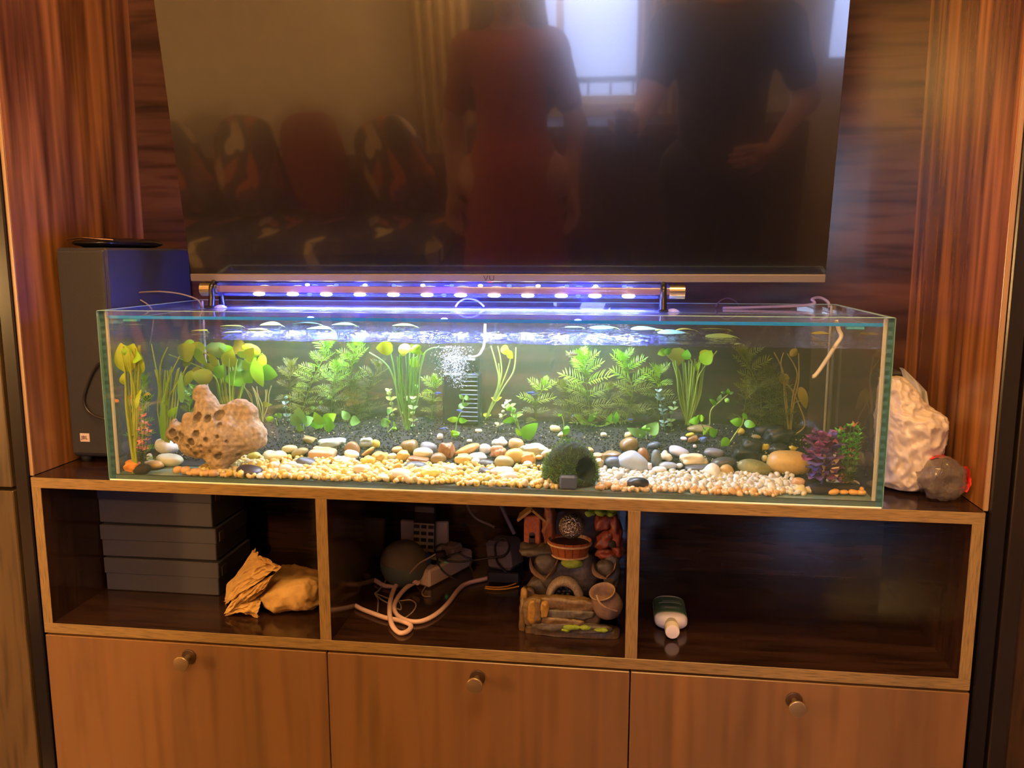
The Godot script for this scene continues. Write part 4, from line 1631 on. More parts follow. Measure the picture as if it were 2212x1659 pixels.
# a plant drawn stem by stem and leaf by leaf. stems: lists of u, v pairs from foot to top; leaves: u0, v0, u1, v1, half width, colour 0..5
func drawn(called: String, bu: float, bv: float, stems: Array, leaves: Array, thick: float, stem_col: Color, label: String, group := "", spread := 0.004) -> void:
	var cols := [S(132, 190, 14), S(160, 182, 14), S(100, 178, 14), S(146, 154, 34), S(110, 164, 78), S(136, 124, 26)]
	var p := onbed(bu, bv)
	var s := px(p)
	var t := thing(called, label, "plant", p, group)
	for st in stems:
		var pts := [Vector3(rng.randfn() * 0.0015, -0.003, rng.randfn() * 0.0015)]
		var dz := rng.randfn() * spread
		for k in range(0, st.size(), 2):
			var q := atz(st[k], st[k + 1], p.z) - p
			q.y = minf(q.y, WL - 0.003 - p.y)
			q.z = dz * q.y / 0.1
			pts.append(q)
		var b := MB.new()
		b.tube(curve(pts, 7), thick * s, thick * s * 0.7, 6)
		obj("stem", b, leafmat(stem_col.lightened(rng.randf() * 0.12), 0.25), t)
	for lf in leaves:
		var a := atz(lf[0], lf[1], p.z) - p
		var e := atz(lf[2], lf[3], p.z) - p
		a.y = minf(a.y, WL - 0.003 - p.y)
		e.y = minf(e.y, WL - 0.003 - p.y)
		var dz := rng.randf_range(-0.3, 1.0) * spread * 2.0
		a.z = dz
		e.z = dz + rng.randf_range(-0.006, 0.012)
		var side := Vector3((e - a).y, -(e - a).x, 0.0).normalized() + Vector3(0, 0, rng.randf_range(-0.35, 0.35))
		var b := MB.new()
		b.leaf(a, e, lf[4] * s * 1.25, side, Vector3(0, 0, 0.004), 9, 0.7, rng.randf_range(-0.35, 0.35))
		obj("leaf", b, leafmat(cols[lf[5]], 0.5), t)


func straps(n: int, u0: float, u1: float, v0: float, w0: float, w1: float, vt: float) -> Array:
	var out := []
	for k in n:
		var f := float(k) / (n - 1)
		var a := lerpf(u0, u1, f)
		var e := lerpf(w0, w1, f) + rng.randfn() * 5.0
		out.append([lerpf(a, e, 0.3) + rng.randfn() * 1.5, lerpf(v0, vt, 0.35), lerpf(a, e, 0.65) + rng.randfn() * 2.0, lerpf(v0, vt, 0.7), e, vt + rng.randf() * 12.0])
	return out


func build_plants() -> void:
	plant_shapes()
	var stemc := S(136, 160, 44)
	var g := "broad-leaved plants on long stems"
	# broad-leaved clumps with long stems
	drawn("long_stem_plant", 286, 962, straps(16, 277, 300, 955, 266, 306, 744) + [[297, 870, 296, 830, 284, 782]], [[278, 802, 264, 740, 23, 1], [284, 782, 290, 742, 20, 1], [294, 768, 318, 772, 11, 0], [298, 880, 308, 840, 6, 1], [270, 830, 272, 805, 5, 1], [300, 806, 306, 760, 12, 1], [276, 770, 270, 744, 14, 0]], 2.0, S(140, 158, 26), "yellow green clump of long stems against the left glass", g)
	drawn("long_stem_plant", 358, 960, straps(13, 346, 370, 950, 336, 396, 790) + [[348, 880, 341, 838, 322, 744], [352, 900, 347, 800, 364, 750], [362, 880, 372, 820, 398, 768], [366, 870, 385, 830, 410, 790]], [[366, 900, 392, 876, 6, 0], [360, 880, 368, 862, 5, 0], [352, 950, 362, 815, 7, 2], [396, 868, 398, 800, 8, 4]], 2.0, stemc, "thin-stemmed clump between the left plants and the porous rock", g)
	drawn("long_stem_plant", 497, 915, straps(17, 482, 512, 905, 455, 535, 768) + [[480, 860, 462, 806, 372, 764], [490, 850, 470, 790, 430, 752, 398, 762], [500, 850, 520, 790, 566, 764]],
		[[420, 800, 408, 832, 8, 1], [432, 792, 414, 824, 7, 3], [449, 796, 448, 832, 18, 3], [396, 770, 428, 744, 17, 1], [424, 744, 402, 742, 9, 0], [430, 752, 452, 790, 10, 0], [452, 742, 470, 768, 9, 0], [474, 738, 477, 770, 18, 4], [470, 790, 455, 760, 9, 1], [505, 745, 535, 752, 14, 5], [518, 762, 566, 768, 6, 0], [548, 745, 540, 770, 17, 1], [508, 786, 538, 790, 11, 4], [505, 800, 522, 834, 19, 2], [520, 796, 548, 826, 16, 2], [552, 780, 578, 832, 12, 0], [566, 766, 570, 806, 8, 1], [566, 800, 603, 810, 14, 2], [444, 756, 412, 748, 13, 1], [458, 776, 442, 766, 8, 0], [486, 772, 470, 742, 12, 0], [496, 790, 512, 752, 13, 1], [530, 800, 556, 772, 12, 0], [440, 800, 470, 786, 9, 1], [476, 812, 492, 786, 11, 2], [540, 776, 562, 748, 11, 1], [414, 772, 392, 792, 8, 1], [500, 766, 486, 744, 12, 0]], 2.0, S(132, 168, 40), "biggest clump of bright broad leaves rising behind the porous rock", g, 0.008)
	drawn("long_stem_plant", 566, 908, straps(8, 556, 576, 900, 528, 584, 832), [[566, 872, 586, 875, 5, 3]], 1.6, S(150, 146, 76), "brownish stems right behind the porous rock's right shoulder", g)
	drawn("long_stem_plant", 880, 925, straps(15, 866, 896, 918, 846, 918, 760) + [[862, 860, 838, 794, 796, 762], [890, 850, 915, 766, 948, 750]], [[848, 752, 812, 752, 13, 1], [876, 742, 874, 768, 11, 3], [886, 746, 914, 766, 8, 0], [905, 758, 896, 744, 10, 0], [885, 778, 908, 790, 8, 0]], 2.3, S(92, 140, 52), "thick bundle of green stems left of the bubbles", g)
	drawn("long_stem_plant", 1080, 868, [[1077, 830, 1073, 788, 1062, 746], [1080, 820, 1081, 780, 1074, 748], [1084, 830, 1101, 780, 1098, 755], [1086, 840, 1110, 800, 1115, 750], [1078, 840, 1077, 785]], [[1088, 746, 1098, 766, 8, 1], [1097, 760, 1109, 773, 7, 1]], 2.0, S(140, 158, 70), "few bare curved stems right of the filter", g)
	drawn("long_stem_plant", 1487, 915, straps(16, 1472, 1504, 908, 1448, 1528, 775) + [[1500, 860, 1510, 810, 1548, 757], [1478, 870, 1466, 800, 1440, 765], [1494, 850, 1498, 790, 1478, 762]], [[1438, 756, 1420, 764, 7, 0], [1462, 752, 1465, 790, 16, 3], [1516, 784, 1536, 756, 12, 0], [1528, 756, 1522, 780, 12, 1], [1480, 775, 1484, 754, 8, 2], [1500, 800, 1512, 780, 5, 0], [1450, 757, 1432, 757, 6, 2]], 2.4, S(118, 150, 44), "thick bundle of green stems in the right half of the aquarium", g, 0.006)
	drawn("long_stem_plant", 1705, 940, [[1694, 860, 1690, 802, 1670, 760], [1698, 850, 1688, 790, 1694, 762], [1712, 860, 1722, 806, 1701, 764], [1714, 870, 1724, 820, 1723, 762], [1738, 920, 1724, 870, 1706, 836, 1690, 826], [1716, 875, 1735, 868]], [[1728, 836, 1742, 884, 8, 5], [1706, 756, 1720, 766, 8, 5], [1690, 808, 1700, 834, 9, 5]], 1.9, S(140, 124, 52), "brownish arching stems near the white tube on the right", g)
	# feathery plants
	var hi := S(122, 186, 8)
	var lo := S(118, 128, 28)
	var hu := S(126, 172, 16)
	var dk := S(84, 90, 30)
	feathery(648, 900, 712, 748, 34, hi, lo, "tallest feathery plant on the left, leaning right to the water surface")
	feathery(640, 888, 632, 790, 26, lo, dk, "short olive feathery stem leaning left of the tallest one")
	feathery(716, 905, 735, 790, 30, hi, dk, "feathery plant with a bright forked top right of the tallest one", 0.01)
	feathery(790, 885, 776, 746, 36, hi, dk, "feathery plant whose bright top meets the water left of the stem bundle")
	feathery(826, 880, 822, 792, 30, dk, dk, "dull olive feathery plant in front of the left stem bundle")
	feathery(768, 905, 764, 836, 28, dk, dk, "low dull feathery tuft on the left half of the soil")
	feathery(936, 898, 944, 826, 30, hu, lo, "small feathery plant left of the filter foot")
	feathery(1162, 898, 1178, 832, 30, hu, lo, "small feathery plant alone in the middle of the soil slope")
	feathery(1275, 916, 1258, 776, 46, hi, lo, "broadest bright feathery plant above the moss cave", 0.012)
	feathery(1240, 908, 1222, 836, 34, lo, dk, "olive feathery stem on the left of the broadest feathery plant")
	feathery(1350, 908, 1347, 778, 40, hi, lo, "second bright feathery plant, right of the broadest one")
	feathery(1316, 905, 1318, 840, 30, lo, dk, "low olive feathery stem between the two bright feathery plants")
	feathery(1424, 905, 1424, 806, 36, hu, dk, "feathery plant just left of the right stem bundle")
	feathery(1640, 928, 1600, 762, 38, lo, dk, "tall dim feathery plant leaning left near the right end", 0.008)
	feathery(1664, 935, 1662, 806, 36, dk, dk, "dim brownish feathery plant behind the right seedlings")
	feathery(1590, 905, 1612, 836, 30, lo, dk, "dim feathery side stem above the seedling with a yellow pebble")
	feathery(1688, 925, 1684, 850, 28, dk, dk, "brownish low feathery tuft at the black rocks")
	feathery(1708, 925, 1706, 895, 20, dk, dk, "lowest dim feathery tuft near the purple plant")
	feathery(312, 905, 314, 822, 24, hi, S(110, 170, 60), "small feathery plant at the left glass behind the fish")
	feathery(420, 880, 420, 842, 20, hi, lo, "feathery tuft just left of the porous rock's spire")
	# small stem plants with paired leaves
	paired(628, 915, 617, 862, 5, 12, S(112, 148, 126), "blue green stem with paired leaves right of the porous rock")
	paired(660, 900, 712, 862, 4, 12, hi, "slanting stem with few leaves behind the pale rosette")
	paired(850, 905, 840, 846, 6, 14, S(160, 180, 80), "stem with paired leaves left of the stem bundle's foot")
	paired(893, 930, 892, 862, 6, 13, S(122, 150, 78), "stem with pale paired leaves at the stem bundle's right foot")
	paired(900, 880, 896, 842, 3, 20, S(120, 190, 70), "short stem with broad green leaf pairs beside the bundle")
	paired(1072, 930, 1098, 868, 8, 12, S(158, 162, 118), "pale pinkish stem with many tiny leaf pairs right of the filter")
	paired(1068, 885, 1072, 866, 2, 20, S(190, 205, 40), "yellow green leaf tuft at the foot of the bare stems")
	paired(1112, 915, 1102, 880, 4, 18, S(140, 200, 70), "green stem with opposite leaves above the big leaf seedling")
	paired(1437, 930, 1422, 846, 8, 13, S(118, 150, 130), "silvery stem with paired leaves left of the right stem bundle")
	paired(1450, 925, 1458, 874, 5, 13, S(150, 190, 120), "green stem with paired leaves beside the silvery one")
	# seedlings and creepers drawn leaf by leaf
	drawn("seedling", 656, 925, [[655, 915], [645, 935]], [[656, 912, 652, 876, 13, 4], [652, 915, 632, 892, 11, 4], [658, 912, 678, 902, 10, 4], [640, 922, 660, 928, 14, 4]], 1.3, S(110, 160, 80), "seedling with pale broad leaves on the left of the soil", "seedlings")
	drawn("seedling", 702, 925, [[700, 905]], [[700, 915, 682, 888, 10, 0], [702, 912, 726, 894, 11, 0], [706, 912, 729, 918, 14, 2], [698, 918, 668, 918, 8, 2]], 1.3, S(120, 170, 40), "seedling with bright yellow green leaves beside the pale one", "seedlings")
	drawn("seedling", 752, 925, [[757, 905]], [[757, 903, 741, 886, 7, 4], [758, 906, 778, 912, 9, 4]], 1.0, S(120, 140, 80), "two-leaved dull seedling on the left of the soil", "seedlings")
	drawn("seedling", 836, 930, [[838, 910, 838, 890], [847, 925]], [[838, 888, 852, 884, 5, 4], [842, 908, 822, 916, 8, 4], [840, 910, 846, 906, 5, 0], [850, 916, 858, 916, 6, 0], [852, 922, 852, 932, 5, 0]], 1.3, S(150, 170, 80), "seedling with rolled round leaves below the stem bundle", "seedlings")
	drawn("seedling", 985, 945, [[986, 915, 996, 888, 1002, 858]], [[1003, 858, 992, 852, 4, 4], [1004, 856, 1018, 862, 4, 4], [1000, 874, 992, 882, 5, 4], [1000, 874, 1014, 872, 4, 4], [990, 905, 968, 904, 5, 0], [992, 906, 1011, 908, 5, 2], [984, 930, 978, 946, 7, 0], [986, 932, 988, 944, 6, 2]], 1.3, S(120, 170, 80), "tall thin seedling in front of the filter", "seedlings")
	drawn("seedling", 1132, 950, [[1122, 928, 1108, 900, 1104, 880], [1115, 898, 1130, 890]], [[1112, 906, 1086, 910, 6, 2], [1104, 886, 1095, 874, 5, 2], [1128, 942, 1162, 914, 12, 2], [1126, 940, 1116, 920, 4, 0], [1134, 946, 1158, 930, 8, 0]], 1.4, S(120, 160, 60), "seedling with one big boat-shaped leaf above the tan heart stone", "seedlings")
	drawn("seedling", 1210, 955, [[1218, 930, 1216, 905, 1210, 894]], [[1216, 935, 1232, 922, 5, 2], [1212, 898, 1208, 890, 4, 0], [1224, 920, 1226, 938, 5, 2]], 1.2, S(150, 170, 60), "thin seedling over the crossed pale pebble", "seedlings")
	drawn("creeping_plant", 1290, 918, [[1262, 912, 1244, 898], [1310, 918, 1335, 905]], [[1262, 908, 1240, 894, 5, 0], [1270, 914, 1250, 908, 5, 2], [1272, 910, 1290, 890, 5, 2], [1310, 916, 1322, 894, 5, 2], [1322, 912, 1338, 900, 5, 2], [1330, 908, 1332, 888, 5, 2]], 1.8, S(140, 210, 50), "creeping bright green shoot on the soil above the tilted brown stone", "")
	drawn("seedling", 1395, 945, [[1396, 925]], [[1395, 940, 1354, 924, 8, 4], [1400, 935, 1422, 914, 12, 4], [1394, 930, 1396, 918, 8, 2], [1392, 945, 1380, 936, 4, 4], [1408, 944, 1418, 938, 3, 4]], 1.5, S(150, 190, 120), "seedling with two spread pale leaves right of the moss cave", "seedlings")
	drawn("seedling", 1535, 940, [[1520, 925, 1512, 905]], [[1510, 906, 1488, 912, 7, 2], [1510, 902, 1520, 900, 6, 0], [1512, 900, 1505, 896, 5, 0], [1530, 934, 1520, 926, 9, 0], [1532, 934, 1550, 930, 9, 2]], 1.1, S(90, 110, 50), "seedling with round leaves over the flat olive stone", "seedlings")
	drawn("seedling", 1573, 955, [[1590, 935, 1604, 915, 1606, 900]], [[1602, 912, 1577, 910, 8, 2], [1604, 900, 1612, 894, 7, 2], [1608, 912, 1630, 918, 7, 2], [1572, 945, 1556, 962, 8, 2]], 1.7, S(160, 176, 70), "long slanting seedling beside the yellow pebble on the soil", "seedlings")
	drawn("seedling", 1532, 912, [[1536, 886, 1556, 866, 1572, 852]], [[1546, 872, 1530, 858, 4, 2], [1550, 868, 1558, 852, 4, 4], [1570, 850, 1572, 838, 4, 2], [1568, 848, 1556, 846, 3, 4], [1574, 848, 1584, 846, 3, 4], [1566, 860, 1574, 868, 4, 0]], 1.9, S(140, 166, 70), "curved bare seedling against the dark back right of the stem bundle", "seedlings")
	drawn("seedling", 598, 918, [[596, 905]], [[594, 904, 580, 900, 5, 0], [598, 902, 600, 892, 4, 0], [602, 900, 614, 892, 6, 4]], 1.2, S(160, 190, 50), "tiny yellow seedling at the porous rock's right edge", "seedlings")
	# plastic plants
	bush("plastic_plant", 1820, 1052, 1836, 918, 40, S(66, 160, 40), S(60, 74, 40), "green plastic bush in the right corner with a few pink leaf tips")
	purple()
	pink()


func black_base(p: Vector3, rx: float, parent: Node) -> void:
	var b := MB.new()
	b.lump(Vector3(rx, 0.008, rx * 0.7), 0.25, bumps, p * 50.0, sock(Vector3(0, 0.004, 0)), 16, 8, 0.8)
	obj("base", b, mottled(S(38, 33, 33), S(24, 21, 21), 40.0, 0.8, 5), parent)


func bush(called: String, bu: float, bv: float, tu: float, tv: float, wide: float, top: Color, low: Color, label: String) -> void:
	var p := onbed(bu, bv)
	p.z = -0.055
	p.y = bed(p.x, p.z)
	var q := atz(tu, tv, p.z)
	var s := px(p)
	var t := thing(called, label, "plastic plant", p)
	black_base(p, 0.022, t)
	var hgt := q.y - p.y
	var sprig := MB.new()
	for k in 5:
		var a := TAU * k / 5.0
		sprig.leaf(Vector3.ZERO, Vector3(cos(a) * 0.9, 0.55, sin(a) * 0.9), 0.2, Vector3(-sin(a), 0, cos(a)), Vector3(0, 0.12, 0), 3, 0.7, 0.1)
	var m := sprig.mesh()
	for k in 7:
		var a := TAU * k / 7.0
		var e := Vector3((q.x - p.x) + cos(a) * wide * s * 0.55, hgt * rng.randf_range(0.86, 1.0), sin(a) * 0.016)
		var path := curve([Vector3(cos(a), 0, sin(a)) * 0.004, e * 0.5 + Vector3(cos(a), 0, sin(a)) * 0.004, e], 6)
		var b := MB.new()
		b.tube(path, 0.0009, 0.0007, 5)
		var st := obj("stalk", b, mat(low.lerp(top, 0.3), 0.5), t)
		for j in 11:
			var f := lerpf(0.12, 1.0, j / 10.0)
			var col := low.lerp(top, smoothstep(0.35, 0.62, f)).lightened(rng.randf() * 0.12)
			if rng.randf() < 0.08:
				col = S(210, 130, 96)
			var sz := rng.randf_range(0.008, 0.011)
			part_at("sprig", m, leafmat(quant(col), 0.35), Transform3D(Basis.from_euler(Vector3(rng.randfn() * 0.3, rng.randf() * TAU, rng.randfn() * 0.3)).scaled_local(Vector3.ONE * sz), path[int(f * (path.size() - 1))]), st)


func purple() -> void:
	var p := onbed(1765, 1050)
	p.z = -0.045
	p.y = bed(p.x, p.z)
	var s := px(p)
	var t := thing("plastic_plant", "purple plastic plant with wavy leaves beside the big yellow tan boulder", "plastic plant", p)
	black_base(p, 0.02, t)
	var cols := [S(128, 76, 128), S(106, 74, 132), S(146, 74, 116), S(112, 64, 108), S(92, 78, 140)]
	var b := MB.new()
	b.tube(PackedVector3Array([Vector3(0, 0.004, 0), Vector3(0.001, 0.03, 0), Vector3(-0.003, 0.09, 0)]), 0.0022, 0.0015, 7)
	obj("stalk", b, mat(S(48, 62, 120), 0.35), t)
	for k in 44:
		var f := k / 43.0
		var ang := k * 2.4
		var hgt := lerpf(0.022, 0.082, f)
		var l: float = lerpf(0.022, 0.034, sin(PI * minf(f * 0.75 + 0.15, 1.0))) * rng.randf_range(0.75, 1.1)
		var d := Vector3(cos(ang), 0.15 + 0.75 * f + rng.randfn() * 0.15, sin(ang) * 0.75).normalized()
		var a := Vector3(-0.003 * f, hgt, 0)
		var m := MB.new()
		var side := d.cross(Vector3.UP).normalized()
		var up := side.cross(d)
		var ph := rng.randf() * TAU
		var half := l * 0.4
		m.surf(4, 7, func(u: float, w: float) -> Vector3:
			var sx := (u - 0.5) * 2.0
			var prof := pow(sin(PI * clampf(w * 0.93 + 0.05, 0, 1)), 0.7) * (1.0 + 0.25 * sin(w * 19.0 + ph) * absf(sx))
			return a + d * l * w + side * sx * half * prof + up * (0.0035 * sin(w * 11.0 + ph) * absf(sx) - w * w * l * 0.18))
		obj("leaf", m, leafmat(cols[k % 5], 0.25), t)
	for k in 9:
		var m := MB.new()
		var ang := k * 2.1
		var a := Vector3(0.004 + cos(ang) * 0.006, 0.02 + 0.004 * k, 0.006)
		m.leaf(a, a + Vector3(cos(ang) * 0.012, 0.008, absf(sin(ang)) * 0.01), 0.004, Vector3.UP, Vector3.ZERO, 4)
		obj("blossom", m, leafmat(S(222, 186, 120), 0.3), t)


func pink() -> void:
	var p := onbed(303, 985)
	p = Vector3(p.x + 0.012, 0.0, p.z + 0.016)
	p.y = bed(p.x, p.z)
	var t := thing("plastic_plant", "pink and dark green plastic plant on a black base in the left corner", "plastic plant", p)
	black_base(p, 0.015, t)
	var sprig := MB.new()
	for k in 4:
		var a := TAU * k / 4.0
		sprig.leaf(Vector3.ZERO, Vector3(cos(a) * 0.9, 0.4, sin(a) * 0.9), 0.26, Vector3(-sin(a), 0, cos(a)), Vector3(0, 0.1, 0), 3, 0.7, 0.1)
	var m := sprig.mesh()
	for k in 4:
		var q: Vector3 = [atz(300, 888, p.z), atz(322, 920, p.z), atz(290, 916, p.z), atz(312, 900, p.z)][k] - p
		var b := MB.new()
		var path := curve([Vector3.ZERO, q * 0.5 + Vector3(0.003, 0, 0.004), q], 6)
		b.tube(path, 0.0009, 0.0007, 5)
		var st := obj("stalk", b, mat(S(70, 90, 60), 0.5), t)
		for j in 9:
			var f := lerpf(0.15, 1.0, j / 8.0)
			var col := S(64, 84, 56) if f < 0.45 else (S(196, 118, 104) if j % 3 else S(176, 140, 92))
			part_at("sprig", m, leafmat(col, 0.3), Transform3D(Basis.from_euler(Vector3(rng.randfn() * 0.3, rng.randf() * TAU, rng.randfn() * 0.3)).scaled_local(Vector3.ONE * 0.0085), path[int(f * (path.size() - 1))]), st)


# ---------------------------------------------------------------- filter, hoses, floating leaves
func hose(called: String, pts: Array, r: float, m: Material, label: String, category := "hose") -> void:
	var b := MB.new()
	b.tube(curve(pts, 8), r, -1, 8)
	tag(obj(called, b, m), label, category)


func build_tank_gear() -> void:
	var z := -0.288
	var foot := atz(998, 905, z)
	var top := atz(1005, 772, z)
	var s := px(foot)
	var w := 40.0 * s
	var f := thing("internal_filter", "dark ridged internal filter standing at the aquarium back behind the bubbles", "filter", Vector3(foot.x, bed(foot.x, z) - 0.004, z))
	var hgt := top.y - f.position.y
	var b := MB.new()
	b.box(Vector3(-w, 0, -0.022), Vector3(w, hgt * 0.78, 0.012), 0.004)
	var dark := mat(S(36, 42, 46), 0.35)
	obj("canister", b, dark, f)
	b = MB.new()
	b.box(Vector3(-w * 0.9, hgt * 0.78, -0.02), Vector3(w * 0.9, hgt, 0.010), 0.004)
	obj("pump_head", b, mat(S(30, 34, 38), 0.3), f)
	for k in 11:
		b = MB.new()
		b.box(Vector3(0.0, hgt * (0.06 + 0.065 * k), 0.012), Vector3(w * 0.95, hgt * (0.06 + 0.065 * k) + 0.0032, 0.0165), 0.001)
		obj("slat", b, mat(S(48, 56, 60), 0.35), f)
	b = MB.new()
	b.tube(PackedVector3Array([Vector3(w * 0.35, hgt - 0.012, 0.008), Vector3(w * 0.1, hgt - 0.012, 0.022)]), 0.006, -1, 10)
	obj("outlet", b, dark, f)
	hose("air_hose", [atz(1048, 700, -0.262), atz(1046, 742, -0.262), atz(1041, 757, -0.262), atz(1033, 768, -0.262), atz(1020, 771, -0.264), atz(1014, 769, -0.275)], 0.0022, mat(S(214, 210, 196), 0.3), "short white hose bent into the top of the filter")
	hose("air_hose", [atz(1806, 692, -0.06), atz(1812, 712, -0.06), atz(1817, 727, -0.06), atz(1804, 748, -0.06), atz(1790, 770, -0.06), atz(1772, 797, -0.06), atz(1760, 812, -0.06), atz(1755, 813, -0.06)], 0.0031, mat(S(206, 196, 168), 0.3), "cream hose hanging into the water at the right end of the aquarium")
	hose("air_hose", [Vector3(0.40, 0.2685, -0.30), atz(1744, 659, -0.325), atz(1754, 646, -0.33), atz(1772, 643, -0.335), atz(1788, 652, -0.335), atz(1792, 664, -0.335)], 0.0028, mat(S(150, 140, 190), 0.25), "lilac clear hose arching over the back rim at the right")
	hose("air_hose", [Vector3(atz(984, 662, -0.27).x, 0.269, -0.27), atz(992, 652, -0.272), atz(1008, 645, -0.275), atz(1030, 649, -0.278), Vector3(atz(1046, 664, -0.28).x, 0.269, -0.28)], 0.0018, mat(S(120, 118, 130), 0.3), "pale hose arching over the lid just behind the lamp")
	hose("thin_cable", [atz(1546, 662, -0.31), atz(1556, 650, -0.315), atz(1572, 644, -0.32), atz(1588, 650, -0.325), atz(1597, 661, -0.335)], 0.0013, mat(S(74, 64, 92), 0.4), "thin dark cable arching behind the lid right of the lamp", "cable")
	hose("lamp_cable", [Vector3(-0.632, 0.20, -0.20), Vector3(-0.620, 0.262, -0.195), atz(290, 638, -0.19), atz(332, 630, -0.19), atz(385, 634, -0.20), atz(424, 646, -0.205), atz(434, 658, -0.205), atz(436, 664, -0.20)], 0.0016, mat(S(96, 84, 92), 0.4), "thin grey lamp cable arching from the speaker over the aquarium's left end", "cable")
	# bubbles: more than anyone could count
	var bub := thing("air_bubbles", "cloud of tiny rising air bubbles in front of the filter head", "bubbles", atz(985, 795, -0.255))
	bub.set_meta("kind", "stuff")
	var m := MB.new()
	m.lump(Vector3.ONE, 0.0, bumps, Vector3.ZERO, Transform3D(), 8, 5)
	var xf := []
	var cols := []
	for k in 1500:
		var rise := clampf(rng.randfn() * 0.5 + 0.1, -1.0, 1.0)
		var p := Vector3(rng.randfn() * 0.0125 * (1.0 + 0.4 * rise) - 0.004 * rise, rise * 0.036 + 0.002, rng.randfn() * 0.012)
		if k % 9 == 0:
			p.x = -0.012 - absf(rng.randfn()) * 0.012
		if bub.position.y + p.y > WL - 0.002 or bub.position.z + p.z < TB + GL + 0.002:
			continue
		var r := 0.0003 + 0.0006 * pow(rng.randf(), 3.0)
		xf.append(Transform3D(Basis().scaled(Vector3(r, r, r)), p))
		cols.append(Color(0.75, 0.82, 1.0))
	var bm: StandardMaterial3D = leafmat(Color.WHITE, 0.6).duplicate()
	bm.roughness = 0.1
	many("bubble", m.mesh(), xf, cols, bm, bub)
	for k in 14:
		pass
	# leaves floating on the surface: u, v, length px, colour, words
	var hue := [S(176, 196, 50), S(150, 190, 90), S(120, 180, 150), S(196, 186, 60)]
	var rows := [[432, 714, 38, 0, "yellow green floating leaf nearest the left end of the water"], [500, 704, 46, 0, "slim yellow green floating leaf left of the lamp glare"], [552, 712, 56, 3, "broad yellowish floating leaf over the big leaf clump"], [505, 717, 40, 0, "bright folded floating leaf in front of a slim one"], [585, 702, 46, 1, "green floating leaf just right of the yellowish one"],
		[662, 700, 60, 2, "blue green floating leaf at the lid edge left of the middle"], [742, 702, 52, 2, "blue green floating leaf second from the lid edge group"], [690, 710, 58, 2, "blue green floating leaf in front of the lid edge group"], [872, 704, 50, 1, "green floating leaf at the middle of the water surface"],
		[1240, 706, 42, 2, "small blue green floating leaf above the broad feathery plant"], [1302, 706, 56, 2, "blue green floating leaf above the second feathery plant"], [1392, 711, 60, 2, "blue green floating leaf left of the yellow group"], [1452, 719, 64, 2, "pale blue green floating leaf below the yellow group"], [1426, 714, 22, 0, "tiny yellow green floating leaf left in the yellow group"],
		[1482, 714, 44, 3, "yellowish floating leaf in the group over the right stem bundle"], [1542, 711, 62, 0, "long yellow green floating leaf right of the group"], [1556, 726, 68, 1, "green floating leaf in front of the long yellow one"], [1596, 744, 20, 1, "tiny green floating leaf close to the front glass on the right"], [1772, 720, 40, 3, "yellow floating leaf beside the cream hose"],
		[690, 738, 56, 3, "pale round floating leaf touching the front glass left of the middle"]]
	for q in rows:
		var p := aty(q[0], q[1], WL + 0.0008)
		p.z = clampf(p.z, TB + GL + 0.012, TF - GL - 0.012)
		var l: float = q[2] * px(p)
		var t := thing("floating_leaf", q[4], "leaf", p, "leaves floating on the water")
		b = MB.new()
		var yaw := rng.randf_range(-0.5, 0.5)
		var d := Vector3(cos(yaw), 0, sin(yaw) * 0.6)
		b.leaf(d * -0.5 * l, d * 0.5 * l, minf(l * 0.5, 0.019), Vector3(-d.z, rng.randf_range(-0.12, 0.05), d.x), Vector3(0, 0.0016, 0), 10, 0.8, rng.randf_range(-0.1, 0.14))
		obj("blade", b, leafmat(hue[q[3]], 0.4), t)
		b = MB.new()
		b.tube(curve([d * 0.46 * l, d * 0.55 * l - Vector3(0, 0.001, 0), d * 0.66 * l - Vector3(0, 0.004, 0)], 4), 0.0007, -1, 5)
		obj("stalk", b, leafmat(S(140, 160, 60), 0.2), t)


